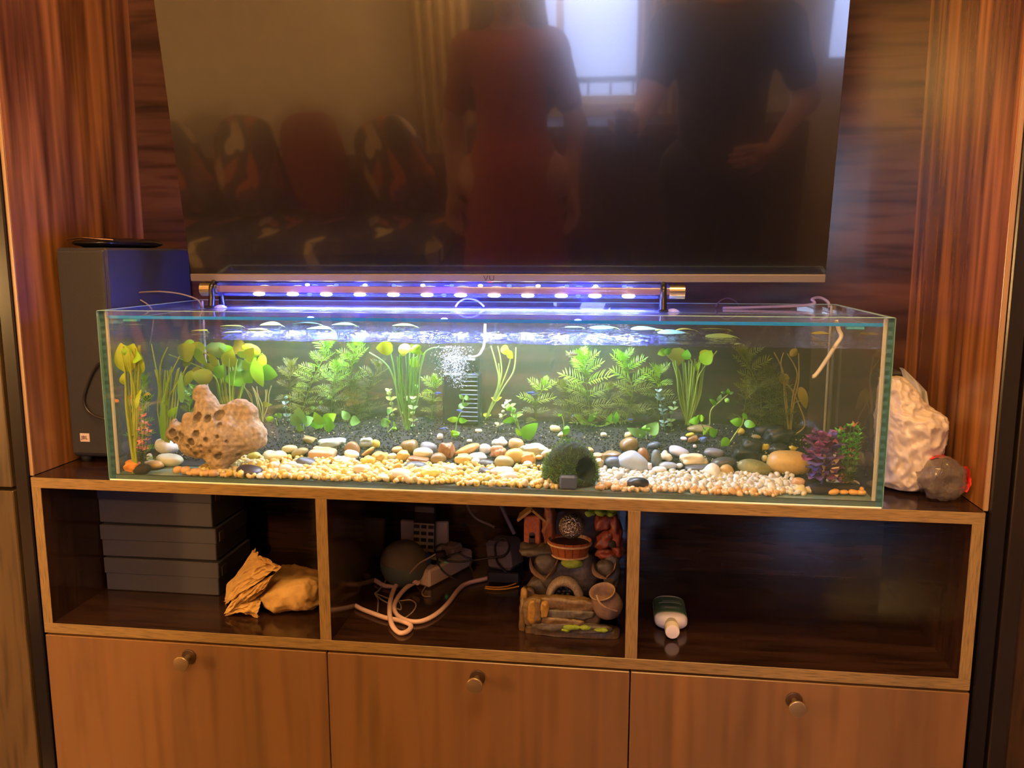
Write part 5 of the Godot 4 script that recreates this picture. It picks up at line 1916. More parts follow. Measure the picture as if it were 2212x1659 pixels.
# ---------------------------------------------------------------- fish
func fish(u: float, w: float, z: float, len_px: float, high: float, turn: float, body: Color, back: Color, fins: Color, label: String, angel := false) -> void:
	var p := atz(u, w, z)
	var l := len_px * px(p)
	var t := thing("fish", label, "fish", p, "", Vector3(0, turn, 0))
	var b := MB.new()
	var h := l * high
	b.surf(12, 14, func(a: float, c: float) -> Vector3:
		var prof := pow(sin(PI * pow(clampf(c, 0.0, 1.0), 0.72)), 0.75) * (1.0 - 0.25 * c) + 0.06 * c
		return Vector3((0.5 - c) * l, sin(a * TAU) * h * 0.5 * prof, cos(a * TAU) * h * 0.2 * prof), true, true)
	obj("body", b, mat(body, 0.3), t)
	b = MB.new()
	b.surf(6, 10, func(a: float, c: float) -> Vector3:
		var cc := lerpf(0.1, 0.85, c)
		var prof := pow(sin(PI * pow(cc, 0.72)), 0.75) * (1.0 - 0.25 * cc) + 0.06 * cc
		var an := lerpf(0.15, 0.85, a) * PI
		return Vector3((0.5 - cc) * l, sin(an) * h * 0.515 * prof, cos(an) * h * 0.21 * prof))
	obj("back_patch", b, mat(back, 0.3), t)
	var fm := leafmat(fins, 0.5)
	b = MB.new()
	b.leaf(Vector3(-0.46 * l, 0, 0), Vector3(-0.78 * l, h * 0.3, 0), l * 0.07, Vector3.UP, Vector3.ZERO, 4)
	b.leaf(Vector3(-0.46 * l, 0, 0), Vector3(-0.78 * l, -h * 0.3, 0), l * 0.07, Vector3.UP, Vector3.ZERO, 4)
	obj("tail_fin", b, fm, t)
	b = MB.new()
	var k := 1.3 if angel else 0.55
	b.leaf(Vector3(0.05 * l, h * 0.4, 0), Vector3(-0.5 * l, h * (0.5 + k * 0.5), 0), l * 0.1, Vector3.UP, Vector3.ZERO, 5)
	obj("dorsal_fin", b, fm, t)
	b = MB.new()
	b.leaf(Vector3(0.0, -h * 0.4, 0), Vector3(-0.45 * l, -h * (0.5 + k * 0.6), 0), l * 0.1, Vector3.UP, Vector3.ZERO, 5)
	if angel:
		b.leaf(Vector3(0.2 * l, -h * 0.35, 0.001), Vector3(0.0, -h * 1.5, 0.002), l * 0.03, Vector3.RIGHT, Vector3.ZERO, 5)
		b.leaf(Vector3(0.2 * l, -h * 0.35, -0.001), Vector3(-0.1 * l, -h * 1.5, -0.002), l * 0.03, Vector3.RIGHT, Vector3.ZERO, 5)
	obj("anal_fin", b, fm, t)
	for s in [-1.0, 1.0]:
		b = MB.new()
		b.lump(Vector3.ONE * l * 0.035, 0, bumps, Vector3.ZERO, sock(Vector3(0.36 * l, h * 0.08, s * h * 0.085)), 8, 6)
		obj("eye", b, mat(S(14, 14, 16), 0.1), t)


func build_fish() -> void:
	fish(285, 866, -0.07, 26, 0.95, 200, S(226, 206, 176), S(224, 124, 40), S(206, 170, 150), "orange and white angelfish at the left end of the aquarium", true)
	fish(317, 858, -0.09, 20, 1.1, 60, S(40, 34, 34), S(228, 186, 40), S(196, 204, 190), "black and yellow angelfish right of the orange one", true)
	fish(250, 866, -0.1, 16, 0.5, 0, S(214, 132, 52), S(206, 110, 40), S(214, 160, 90), "small orange fish among the stems at the left glass")
	var nb := S(60, 90, 220)
	var nr := S(70, 120, 240)
	var nf := S(120, 140, 190)
	fish(1148, 849, -0.2, 20, 0.26, 176, nb, nr, nf, "blue neon fish beside the lone feathery plant in the middle")
	fish(992, 887, -0.2, 16, 0.26, 150, nb, nr, nf, "blue neon fish at the tall thin seedling before the filter")
	fish(947, 849, -0.2, 13, 0.3, 20, nb, nr, nf, "blue neon fish at the small feathery plant left of the filter")
	fish(957, 926, -0.19, 17, 0.24, 205, S(70, 74, 150), nr, nf, "dim blue neon fish low over the soil left of the thin seedling")
	fish(1237, 899, -0.2, 10, 0.4, 90, nb, nr, nf, "blue neon fish head-on below the broad feathery plant")
	fish(1362, 906, -0.2, 10, 0.3, 0, nb, nr, nf, "blue neon fish low on the soil under the second feathery plant")
	fish(1238, 766, -0.16, 22, 0.28, 12, S(206, 222, 224), S(180, 214, 220), S(190, 200, 190), "silvery fish at the top of the broad feathery plant")


# ---------------------------------------------------------------- beside the aquarium
func letters(txt: String, size: int, px_size: float, depth: float) -> TextMesh:
	var tm := TextMesh.new()
	var f := SystemFont.new()
	f.font_names = PackedStringArray(["Droid Sans"])
	f.font_weight = 700
	tm.font = f
	tm.text = txt
	tm.font_size = size
	tm.pixel_size = px_size
	tm.depth = depth
	return tm


func build_left_things() -> void:
	var t := thing("subwoofer", "tall narrow dark grey subwoofer standing left of the aquarium", "speaker", Vector3(-0.686, 0.0, -0.235))
	var b := MB.new()
	b.box(Vector3(-0.046, 0.012, -0.14), Vector3(0.046, 0.374, 0.135), 0.004)
	obj("cabinet_body", b, mat(S(48, 47, 54), 0.4), t)
	b = MB.new()
	b.box(Vector3(-0.0425, 0.018, 0.135), Vector3(0.0425, 0.368, 0.1385), 0.0015)
	obj("front_grille", b, mottled(S(54, 51, 52), S(44, 42, 43), 90.0, 0.85, 6), t)
	for k in 4:
		b = MB.new()
		b.lathe(PackedVector2Array([Vector2(0, 0), Vector2(0.009, 0), Vector2(0.01, 0.012), Vector2(0, 0.0125)]), 14, sock(Vector3(-0.033 if k & 1 else 0.033, 0, 0.115 if k & 2 else -0.12)))
		obj("foot", b, mat(S(20, 20, 20), 0.7), t)
	var at := atz(184, 945, -0.0965) - t.position
	b = MB.new()
	b.box(Vector3(-0.0088, -0.0075, 0), Vector3(0.0088, 0.0075, 0.0016), 0.0005, 1, sock(at))
	var bd := obj("badge", b, mat(S(214, 190, 180), 0.4), t)
	var o := obj("lettering", letters("JBL", 16, 0.00052, 0.0004), mat(S(80, 60, 60), 0.5), bd)
	o.position = at + Vector3(0, 0, 0.0017)
	hose("speaker_cable", [atz(240, 760, -0.09), atz(212, 785, -0.091), atz(192, 822, -0.092), atz(181, 860, -0.092), atz(188, 884, -0.092), atz(208, 900, -0.09), atz(240, 906, -0.088)], 0.002, mat(S(46, 40, 42), 0.3), "dark cable hanging in a loop over the subwoofer front", "cable")
	# flat black thing on top
	var g := thing("folded_pouch", "flat shiny black pouch lying on the subwoofer", "pouch", Vector3(-0.69, 0.374, -0.22))
	b = MB.new()
	var cr := FastNoiseLite.new()
	cr.seed = 12
	cr.frequency = 0.02
	b.surf(30, 16, func(a: float, c: float) -> Vector3:
		var th := PI * c
		var d := Vector3(sin(th) * cos(TAU * a), cos(th), sin(th) * sin(TAU * a))
		return Vector3(0.043 * signf(d.x) * pow(absf(d.x), 0.5), 0.0085 + 0.0085 * d.y * (1.0 + 0.4 * cr.get_noise_2d(d.x * 160.0, d.z * 160.0)), 0.1 * signf(d.z) * pow(absf(d.z), 0.5)), true, true)
	obj("pouch_body", b, mat(S(20, 17, 19), 0.18), g)
	b = MB.new()
	b.tube(curve([Vector3(-0.04, 0.014, 0.09), Vector3(-0.01, 0.017, 0.098), Vector3(0.02, 0.015, 0.094), Vector3(0.042, 0.013, 0.085)], 6), 0.0018, -1, 6)
	obj("zip", b, mat(S(120, 90, 70), 0.25, 0.8), g)


func crumple(sd: int) -> FastNoiseLite:
	var f := FastNoiseLite.new()
	f.seed = sd
	f.noise_type = FastNoiseLite.TYPE_SIMPLEX
	f.fractal_type = FastNoiseLite.FRACTAL_RIDGED
	f.frequency = 0.01
	f.fractal_octaves = 3
	f.fractal_gain = 0.45
	return f


func build_right_things() -> void:
	var cr := crumple(3)
	# outline of the bag in the photograph, from its foot round to its top, as heights and half widths
	var z := -0.115
	var rows := [[1078, 1908, 1985], [1060, 1896, 2005], [1030, 1893, 2018], [995, 1893, 2028], [960, 1893, 2036], [935, 1893, 2040], [918, 1893, 2030], [904, 1896, 2004], [885, 1898, 1984], [862, 1900, 1968], [845, 1902, 1952], [838, 1912, 1940]]
	var b := MB.new()
	var left := PackedVector3Array()
	var right := PackedVector3Array()
	for q in rows:
		left.append(atz(q[1], q[0], z))
		right.append(atz(q[2], q[0], z))
	var low := left[0].y
	b.surf(96, 84, func(a: float, c: float) -> Vector3:
		var f := c * (rows.size() - 1)
		var k := mini(int(f), rows.size() - 2)
		var l := left[k].lerp(left[k + 1], f - k)
		var r := right[k].lerp(right[k + 1], f - k)
		var mid := (l + r) * 0.5
		var half := (r.x - l.x) * 0.5
		var d := Vector3(cos(TAU * a), 0, sin(TAU * a))
		var shut := 1.0 if c > 0.02 and c < 0.98 else 0.3
		var p := mid + Vector3(d.x * half, 0, d.z * minf(half, 0.05) * 1.1) * shut
		var n := cr.get_noise_3dv(Vector3(p.x, p.y * 0.7, p.z) * 3300.0)
		p += Vector3(d.x * 0.5, 0.15, d.z) * (n + 0.2) * 0.0068
		p.x = clampf(p.x, 0.603, 0.735)
		p.y = maxf(p.y - low, 0.0) + 0.0008
		return p, true, true)
	var bag: StandardMaterial3D = mat(S(196, 178, 164), 0.28).duplicate()
	bag.backlight_enabled = true
	bag.backlight = Color(0.15, 0.15, 0.15)
	tag(obj("carrier_bag", b, bag), "crumpled white plastic carrier bag stuffed beside the aquarium's right end", "bag")
	# clear grey bag standing up behind it
	b = MB.new()
	var e0 := [[1946, 797], [1950, 815], [1952, 840], [1958, 870], [1968, 905]]
	var e1 := [[1950, 795], [1984, 826], [2002, 846], [2006, 872], [2004, 912]]
	b.surf(10, 24, func(a: float, c: float) -> Vector3:
		var f := c * 4.0
		var k := mini(int(f), 3)
		var l := atz(lerpf(e0[k][0], e0[k + 1][0], f - k), lerpf(e0[k][1], e0[k + 1][1], f - k), -0.19)
		var r := atz(lerpf(e1[k][0], e1[k + 1][0], f - k), lerpf(e1[k][1], e1[k + 1][1], f - k), -0.19)
		return l.lerp(r, a) + Vector3(0, 0, 0.012 * sin(PI * a) + 0.004 * sin(a * 9.0 + c * 5.0)))
	b.surf(10, 24, func(a: float, c: float) -> Vector3:
		var f := c * 4.0
		var k := mini(int(f), 3)
		var l := atz(lerpf(e0[k][0], e0[k + 1][0], f - k), lerpf(e0[k][1], e0[k + 1][1], f - k), -0.19)
		var r := atz(lerpf(e1[k][0], e1[k + 1][0], f - k), lerpf(e1[k][1], e1[k + 1][1], f - k), -0.19)
		return l.lerp(r, a) + Vector3(0, 0, -0.012 * sin(PI * a)))
	var film := leafmat(S(186, 180, 168), 0.7)
	tag(obj("clear_bag", b, film), "greyish clear plastic bag standing up behind the white carrier bag", "bag")
	b = MB.new()
	var bx := atz(1930, 838, -0.24)
	b.box(Vector3(bx.x - 0.03, 0.001, -0.27), Vector3(bx.x + 0.012, bx.y + 0.022, -0.212), 0.004)
	b.box(Vector3(bx.x - 0.026, bx.y + 0.022, -0.262), Vector3(bx.x + 0.008, bx.y + 0.03, -0.22), 0.003)
	tag(obj("dark_box", b, mat(S(46, 38, 36), 0.5)), "dark box half hidden behind the white carrier bag", "box")
	# crushed bottle lying towards the front right
	var fr := Vector3(0.703, 0.0325, -0.034)
	var bk := Vector3(0.668, 0.036, -0.235)
	var axis := (bk - fr).normalized()
	var t := thing("plastic_bottle", "crushed clear plastic bottle with red label lying in the right corner of the top", "bottle", fr)
	var bs := Basis(Quaternion(Vector3.UP, axis))
	var prof := PackedVector2Array([Vector2(0, 0.004), Vector2(0.014, 0.0), Vector2(0.024, 0.002), Vector2(0.031, 0.01), Vector2(0.0328, 0.02), Vector2(0.032, 0.05), Vector2(0.03, 0.07), Vector2(0.032, 0.09), Vector2(0.031, 0.12), Vector2(0.024, 0.15), Vector2(0.012, 0.172), Vector2(0.0115, 0.19), Vector2(0.0, 0.191)])
	var dent := FastNoiseLite.new()
	dent.seed = 6
	dent.frequency = 0.03
	dent.fractal_octaves = 3
	b = MB.new()
	b.surf(44, 60, func(a: float, c: float) -> Vector3:
		var q := prof[0]
		var f := c * 12.0
		var k := mini(int(f), 11)
		q = prof[k].lerp(prof[k + 1], f - k)
		var r := q.x * (1.0 + 0.24 * dent.get_noise_3d(cos(a * TAU) * 50.0, q.y * 1500.0, sin(a * TAU) * 50.0))
		return bs * Vector3(cos(a * TAU) * r, q.y, sin(a * TAU) * r * 0.92), true, true)
	obj("bottle_body", b, pane(0.55, Color(0.42, 0.37, 0.35)), t)
	var red := mat(S(214, 44, 30), 0.4)
	var a0 := atan2(bs.z.y, bs.x.y)   # the side that looks up
	var a1 := atan2(bs.z.z + 0.6 * bs.z.x, bs.x.z + 0.6 * bs.x.x)
	for q in [[0.03, 0.165, a0 - 0.5, a0 + 0.5], [0.004, 0.024, a1 - 0.7, a1 + 0.7]]:
		b = MB.new()
		b.surf(14, 12, func(a: float, c: float) -> Vector3:
			var an: float = lerpf(q[2], q[3], a + 0.08 * sin(c * 9.0))
			var r := 0.0352 * (1.0 + 0.14 * dent.get_noise_3d(cos(an) * 50.0, c * 90.0, sin(an) * 50.0))
			if q[0] < 0.01:
				r *= 0.93
			return bs * Vector3(cos(an) * r, lerpf(q[0], q[1], c), sin(an) * r * 0.92))
		obj("label", b, red, t)
	b = MB.new()
	b.lathe(PackedVector2Array([Vector2(0, 0.18), Vector2(0.0135, 0.18), Vector2(0.0135, 0.196), Vector2(0.0, 0.197)]), 18, Transform3D(bs, Vector3.ZERO))
	obj("cap", b, red, t)


# ---------------------------------------------------------------- left bay
const SHELF := -0.2533

func build_shelf_left() -> void:
	var front := aty(352, 1281, SHELF)
	var zf := front.z
	var xl := atz(228, 1270, zf).x
	var xr := atz(475, 1283, zf).x
	var edges := [[SHELF, 1203.0], [0.0, 1130.0], [0.0, 1062.0]]
	var y0 := SHELF + 0.0003
	var tops := [atz(350, 1207, zf).y, atz(350, 1135, zf).y, -0.034]
	var words := ["bottom dark grey lidded box of the stack in the left bay", "middle dark grey lidded box of the stack in the left bay", "top dark grey lidded box of the stack in the left bay"]
	for k in 3:
		var y1: float = tops[k] - 0.001
		var dx: float = [0.0, -0.002, -0.005][k]
		var t := thing("storage_box", words[k], "box", Vector3((xl + xr) / 2 + dx, y0, zf), "dark boxes stacked in the left bay", Vector3(0, [0.0, 0.8, -0.6][k], 0))
		var hw := (xr - xl) / 2
		var h := y1 - y0
		var m := mat(S(58, 56, 66), 0.55)
		var b := MB.new()
		b.box(Vector3(-hw + 0.002, 0, -0.13), Vector3(hw - 0.002, h * 0.52, -0.0015), 0.0015)
		obj("tray", b, m, t)
		b = MB.new()
		b.box(Vector3(-hw, h * 0.5, -0.132), Vector3(hw, h - 0.0025, 0.0), 0.0015)
		obj("box_lid", b, m, t)
		b = MB.new()
		b.box(Vector3(hw - 0.001, h * 0.52, -0.03), Vector3(hw + 0.0012, h * 0.8, -0.012), 0.0006)
		obj("clasp", b, mat(S(120, 110, 104), 0.3, 0.7), t)
		y0 = y1 + 0.001
	var b := MB.new()
	b.tube(curve([Vector3(xl + 0.02, -0.032, zf - 0.02), Vector3(xl + 0.045, -0.029, zf - 0.006), Vector3(xl + 0.075, -0.031, zf - 0.004), Vector3(xl + 0.11, -0.0305, zf - 0.03), Vector3(xl + 0.15, -0.031, zf - 0.008), Vector3(xl + 0.165, -0.031, zf - 0.006)], 6), 0.0022, -1, 6)
	tag(obj("thin_cable", b, mat(S(24, 20, 22), 0.3)), "thin black cable lying on the top box of the left bay", "cable")
	paper_bag()


func paper_bag() -> void:
	var at := aty(600, 1330, SHELF)
	var t := thing("paper_bag", "torn crumpled brown paper bag lying in the left bay", "paper bag", Vector3(at.x, SHELF, at.z))
	var kraft := mottled(S(196, 154, 92), S(176, 134, 76), 14.0, 0.8, 3, 1.2)
	var cr := crumple(9)
	var fine := FastNoiseLite.new()
	fine.seed = 2
	fine.frequency = 0.012
	var P := func(u: float, w: float, dz: float) -> Vector3: return atz(u, w, at.z + dz) - t.position
	# the body: a flattened closed end at the right
	var c0: Vector3 = P.call(640, 1272, -0.045)
	var b := MB.new()
	b.surf(70, 50, func(a: float, c: float) -> Vector3:
		var th := PI * c
		var d := Vector3(cos(th), sin(th) * sin(TAU * a), sin(th) * cos(TAU * a))
		var e := Vector3(signf(d.x) * pow(absf(d.x), 0.45), signf(d.y) * pow(absf(d.y), 0.62), signf(d.z) * pow(absf(d.z), 0.5))
		var p := c0 + e * Vector3(0.050, 0.031 * (0.8 + 0.2 * d.x), 0.05)
		p.y += 0.012 * e.x * e.z
		p += d * 0.006 * (cr.get_noise_3dv(p * 2000.0) + 0.2) + d * 0.0015 * fine.get_noise_3dv(p * 5000.0)
		p.x = minf(p.x, -0.254 - t.position.x)
		p.y = maxf(p.y, 0.0006)
		return p, true, true)
	obj("bag_body", b, kraft, t)
	# the torn mouth at the left: two folded sheets that meet the body, with a spike on top
	for s in 2:
		b = MB.new()
		var e0: Array = [[[487, 1305], [492, 1262], [520, 1228], [545, 1190], [552, 1184]], [[489, 1330], [512, 1318], [540, 1300], [566, 1282], [578, 1262]]][s]
		var e1: Array = [[[515, 1285], [548, 1262], [582, 1240], [608, 1226], [580, 1206]], [[500, 1300], [530, 1276], [566, 1256], [592, 1240], [602, 1228]]][s]
		var z0 := 0.004 - 0.03 * s
		b.surf(30, 50, func(a: float, c: float) -> Vector3:
			var f := c * 4.0
			var k := mini(int(f), 3)
			var l: Vector3 = P.call(lerpf(e0[k][0], e0[k + 1][0], f - k), lerpf(e0[k][1], e0[k + 1][1], f - k), -0.05 + 0.06 * s)
			var r: Vector3 = P.call(lerpf(e1[k][0], e1[k + 1][0], f - k), lerpf(e1[k][1], e1[k + 1][1], f - k), 0.0)
			var p := l.lerp(r, a)
			p.z += 0.012 * sin(PI * a) + 0.007 * cr.get_noise_2d(a * 160.0 + s * 77.0, c * 260.0) + z0 * 0.2
			p.y = maxf(p.y + 0.004 * fine.get_noise_2d(a * 200.0, c * 300.0 + s * 99.0), 0.0006)
			return p)
		obj("torn_flap", b, kraft, t)
	b = MB.new()
	b.surf(30, 30, func(a: float, c: float) -> Vector3:
		var l: Vector3 = P.call(lerpf(488, 560, c), lerpf(1332, 1336, c) - 10.0 * sin(PI * c), 0.008)
		var r: Vector3 = P.call(lerpf(505, 572, c), lerpf(1290, 1280, c), -0.01)
		var p := l.lerp(r, a)
		p.z += 0.014 * sin(PI * a) + 0.007 * cr.get_noise_2d(a * 150.0 + 33.0, c * 150.0)
		p.y = maxf(p.y, 0.0006)
		return p)
	obj("torn_flap", b, kraft, t)


# ---------------------------------------------------------------- middle bay
func floor_curve(pts: Array, r: float, lift := 0.0) -> Array:
	var out := []
	for q in pts:
		var p := aty(740 + q[0] * 0.1929, 1070 + q[1] * 0.1929, SHELF + r + (q[2] if q.size() > 2 else 0.0) + lift)
		p.z = clampf(p.z, -0.368, -0.01)
		out.append(p)
	return out


func at_curve(pts: Array, z: float) -> Array:
	var out := []
	for q in pts:
		out.append(atz(740 + q[0] * 0.1929, 1070 + q[1] * 0.1929, z + (q[2] if q.size() > 2 else 0.0)))
	return out


func build_shelf_middle() -> void:
	# round speaker
	var fz := aty(872, 1262, SHELF).z
	var c := atz(872, 1200, fz)
	var r := 51.0 * px(c)
	var t := thing("ball_speaker", "round grey fabric ball speaker in the middle bay", "speaker", Vector3(c.x, SHELF + 0.0003, fz))
	var b := MB.new()
	var up := PackedVector2Array()
	var lowp := PackedVector2Array([Vector2(0, 0), Vector2(r * 0.5, 0.0)])
	for k in 13:
		var a := lerpf(0.0, PI / 2, k / 12.0)
		up.append(Vector2(cos(a) * r, sin(a) * r))
	for k in 12:
		var a := lerpf(-PI * 0.34, 0.2, k / 11.0)
		lowp.append(Vector2(cos(a) * r * 0.994, sin(a) * r * 0.994 + r * 0.93))
	lowp.append(Vector2(0, r * 0.93))
	b.lathe(up, 36, sock(Vector3(0, r * 0.93, 0), Vector3(-6, 0, -9)))
	obj("shade_upper", b, mottled(S(98, 88, 88), S(84, 76, 78), 120.0, 0.9, 3), t)
	b = MB.new()
	b.lathe(lowp, 36)
	obj("fabric_lower", b, mottled(S(84, 96, 104), S(70, 82, 92), 120.0, 0.9, 3), t)
	# white plate on the back panel, with the keypad handset leaning before it
	var pl := [atz(866, 1205, -0.366), atz(967, 1129, -0.366)]
	t = thing("wall_socket_plate", "white square plate on the back panel behind the keypad handset", "socket plate", Vector3((pl[0].x + pl[1].x) / 2, (pl[0].y + pl[1].y) / 2, -0.3779))
	var hx: float = (pl[1].x - pl[0].x) / 2
	var hy: float = (pl[1].y - pl[0].y) / 2
	b = MB.new()
	b.box(Vector3(-hx, -hy, 0.0), Vector3(hx, hy, 0.011), 0.002)
	obj("plate", b, mat(S(232, 208, 184), 0.45), t)
	b = MB.new()
	b.box(Vector3(-hx * 0.3, -hy * 0.4, 0.011), Vector3(hx * 0.3, hy * 0.4, 0.0135), 0.001)
	obj("switch_rocker", b, mat(S(220, 196, 172), 0.4), t)
	var zk := -0.345
	var k0 := atz(894, 1200, zk)
	var k1 := atz(938, 1085, zk)
	t = thing("keypad_handset", "slim dark handset with a pale keypad leaning on the white plate", "handset", Vector3((k0.x + k1.x) / 2, SHELF + 0.0005, zk + 0.012), "", Vector3(-3, 0, -1.5))
	var kw := (k1.x - k0.x) / 2
	b = MB.new()
	b.box(Vector3(-kw, 0.0, -0.012), Vector3(kw, k1.y - SHELF - 0.003, 0.0), 0.003)
	obj("handset_body", b, mat(S(40, 38, 44), 0.3), t)
	var ky0 := atz(915, 1198, zk).y - SHELF
	var ky1 := atz(915, 1128, zk).y - SHELF
	b = MB.new()
	b.box(Vector3(-kw + 0.001, ky0 - 0.004, 0.0), Vector3(kw - 0.001, ky1, 0.0008), 0.0003)
	var kp := obj("keypad", b, mat(S(176, 160, 146), 0.45), t)
	for row in 5:
		for col in 3:
			b = MB.new()
			var x := lerpf(-kw, kw, (col + 0.5) / 3.0)
			var y := lerpf(ky1, ky0, (row + 0.5) / 5.0)
			b.box(Vector3(x - kw * 0.25, y - 0.0036, 0.0008), Vector3(x + kw * 0.25, y + 0.0036, 0.002), 0.0006)
			obj("button", b, mat(S(44, 38, 40), 0.5), kp)
	b = MB.new()
	b.box(Vector3(-kw + 0.002, ky1 + 0.022, 0.0), Vector3(kw - 0.002, ky1 + 0.033, 0.0006), 0.0002)
	obj("display_strip", b, mat(S(120, 118, 122), 0.2), t)
	# power strip
	var e0 := aty(928, 1272, SHELF)
	var e1 := aty(1022, 1222, SHELF)
	var dir := (e1 - e0)
	var yaw := atan2(-dir.z, dir.x)
	t = thing("power_strip", "white power strip lying askew with plugs and a green light", "power strip", Vector3(e0.x, SHELF + 0.0006, e0.z), "", Vector3(0, rad_to_deg(yaw), 0))
	var ln := dir.length()
	b = MB.new()
	b.box(Vector3(0, 0, -0.042), Vector3(ln, 0.034, 0.0), 0.004)
	obj("strip_body", b, mat(S(214, 190, 178), 0.4), t)
	for k in 3:
		b = MB.new()
		b.box(Vector3(ln * (0.28 + 0.24 * k) - 0.010, 0.034, -0.034), Vector3(ln * (0.28 + 0.24 * k) + 0.010, 0.0348, -0.010), 0.0003)
		obj("outlet", b, mat(S(40, 34, 34), 0.6), t)
	b = MB.new()
	b.lump(Vector3(0.002, 0.0012, 0.002), 0, bumps, Vector3.ZERO, sock(Vector3(ln * 0.4, 0.0352, -0.004)), 10, 6)
	obj("indicator_light", b, glow(S(60, 220, 110), 1.5), t)
	b = MB.new()
	b.box(Vector3(ln * 0.06, 0.0346, -0.036), Vector3(ln * 0.06 + 0.018, 0.058, -0.014), 0.004)
	tag(obj("plug", b, mat(S(44, 62, 130), 0.4)), "blue plug in the near end of the power strip", "plug")
	var pg := get_node("plug") as Node3D
	pg.transform = t.transform
	b = MB.new()
	b.box(Vector3(ln * 0.6, 0.0352, -0.040), Vector3(ln * 0.6 + 0.034, 0.052, -0.008), 0.004)
	var pa := obj("plug_adapter", b, mat(S(150, 126, 120), 0.45))
	tag(pa, "grey plug adapter on the far end of the power strip", "adapter")
	pa.transform = t.transform
	# grey power adapter
	var az := -0.29
	var ac := atz(1090, 1226, az)
	t = thing("power_adapter", "grey block power adapter propped left of the fountain ornament", "adapter", Vector3(ac.x, ac.y, az), "", Vector3(0, -28, 8))
	b = MB.new()
	b.box(Vector3(-0.028, 0.0, -0.03), Vector3(0.03, 0.056, 0.022), 0.008)
	obj("adapter_body", b, mat(S(112, 100, 102), 0.45), t)
	b = MB.new()
	b.box(Vector3(-0.029, SHELF - ac.y + 0.004, -0.03), Vector3(0.032, 0.002, 0.03), 0.002)
	tag(obj("router_box", b, mat(S(26, 24, 28), 0.35)), "flat black box under the grey power adapter", "box")
	var rb := get_node("router_box") as Node3D
	rb.position = Vector3(ac.x, ac.y, az)
	# cables
	var pinkw := mat(S(214, 176, 172), 0.4)
	hose("white_cable", floor_curve([[845, 985, 0.012], [740, 948, 0.012], [650, 955, 0.01], [592, 1020, 0.006], [548, 1130, 0.004], [527, 1250, 0.004], [532, 1380, 0.004], [570, 1480], [640, 1540], [715, 1530], [765, 1478], [735, 1438], [620, 1400], [480, 1372], [330, 1320], [180, 1258], [65, 1170], [28, 1070], [62, 965], [150, 905], [260, 905], [380, 962], [470, 1012], [590, 1018], [690, 990], [745, 972]], 0.0042), 0.0042, pinkw, "thick white cable looping on the shelf left of the power strip", "cable")
	hose("white_cable", floor_curve([[860, 960, 0.008], [760, 1000, 0.006], [660, 1090, 0.004], [590, 1200], [582, 1290], [640, 1365], [760, 1412], [900, 1405], [1050, 1330], [1180, 1210], [1300, 1055], [1400, 985], [1600, 935], [1800, 865], [1960, 842]], 0.0042), 0.0042, pinkw, "thick white cable sweeping right from the power strip to the fountain ornament", "cable")
	var thin := mat(S(150, 132, 112), 0.4)
	hose("thin_cable", floor_curve([[505, 915, 0.012], [455, 1000, 0.004], [400, 1070], [362, 1102], [398, 1170], [392, 1300]], 0.0012), 0.0012, thin, "thin grey cable running forward from the ball speaker's plug", "cable")
	hose("thin_cable", floor_curve([[366, 1106], [440, 1170], [540, 1225], [640, 1282], [655, 1240], [630, 1190]], 0.0013), 0.0013, thin, "thin grey cable crossing under the white loop", "cable")
	hose("thin_cable", floor_curve([[372, 1100], [450, 1130], [530, 1160], [640, 1180], [760, 1172], [822, 1222], [785, 1305], [690, 1380]], 0.0012), 0.0012, thin, "thin grey cable bulging out right of the white loop", "cable")
	hose("thin_cable", floor_curve([[930, 1020], [890, 1090], [915, 1130], [985, 1132]], 0.0013), 0.0013, thin, "short grey cable end in front of the power strip", "cable")
	b = MB.new()
	var cp := aty(836, 1246, SHELF + 0.008)
	b.box(Vector3(-0.004, -0.004, -0.008), Vector3(0.004, 0.004, 0.008), 0.0015, 1, sock(cp, Vector3(-20, 30, 0)))
	tag(obj("cable_plug", b, mat(S(176, 156, 120), 0.4)), "small beige plug at the foot of the ball speaker", "plug")
	hose("thin_cable", at_curve([[700, 930, 0.0], [780, 840, 0.004], [860, 760, 0.008], [960, 705, 0.008], [1040, 660, 0.004]], fz + 0.035), 0.0014, thin, "thin grey cable rising from the white loop to the black knot", "cable")
	var blackm := mat(S(28, 20, 24), 0.3)
	var bz := e0.z - 0.035
	hose("black_cable", at_curve([[1180, 562], [1100, 552], [1035, 600], [1058, 660], [1150, 730], [1300, 746], [1440, 730], [1650, 700], [1800, 676], [1862, 600], [1850, 515], [1785, 478], [1712, 550], [1712, 650], [1740, 760], [1830, 860]], bz), 0.0022, blackm, "black cable winding over the power strip with a loop at the adapter", "cable")
	hose("black_cable", at_curve([[1090, 670], [1065, 700], [1075, 780], [1150, 872], [1275, 950]], bz + 0.004), 0.002, blackm, "black cable hanging down the power strip's front", "cable")
	hose("black_cable", at_curve([[1180, 680], [1290, 652], [1380, 690], [1450, 720], [1430, 790], [1460, 850]], bz + 0.006), 0.002, blackm, "short black cable curled over the far end of the power strip", "cable")
	b = MB.new()
	var kn := atz(740 + 1100 * 0.1929, 1070 + 655 * 0.1929, bz + 0.004)
	b.box(Vector3(-0.009, -0.0055, -0.006), Vector3(0.009, 0.0055, 0.006), 0.002, 1, sock(kn, Vector3(0, 0, 12)))
	tag(obj("cable_clip", b, mat(S(40, 26, 50), 0.4)), "dark clip that gathers the black cables", "clip")
	hose("grey_cable", at_curve([[1385, 60], [1410, 150], [1460, 225], [1540, 285], [1640, 325], [1700, 358]], -0.30), 0.0024, mat(S(130, 116, 118), 0.4), "grey cable dropping from the top board towards the adapter", "cable")
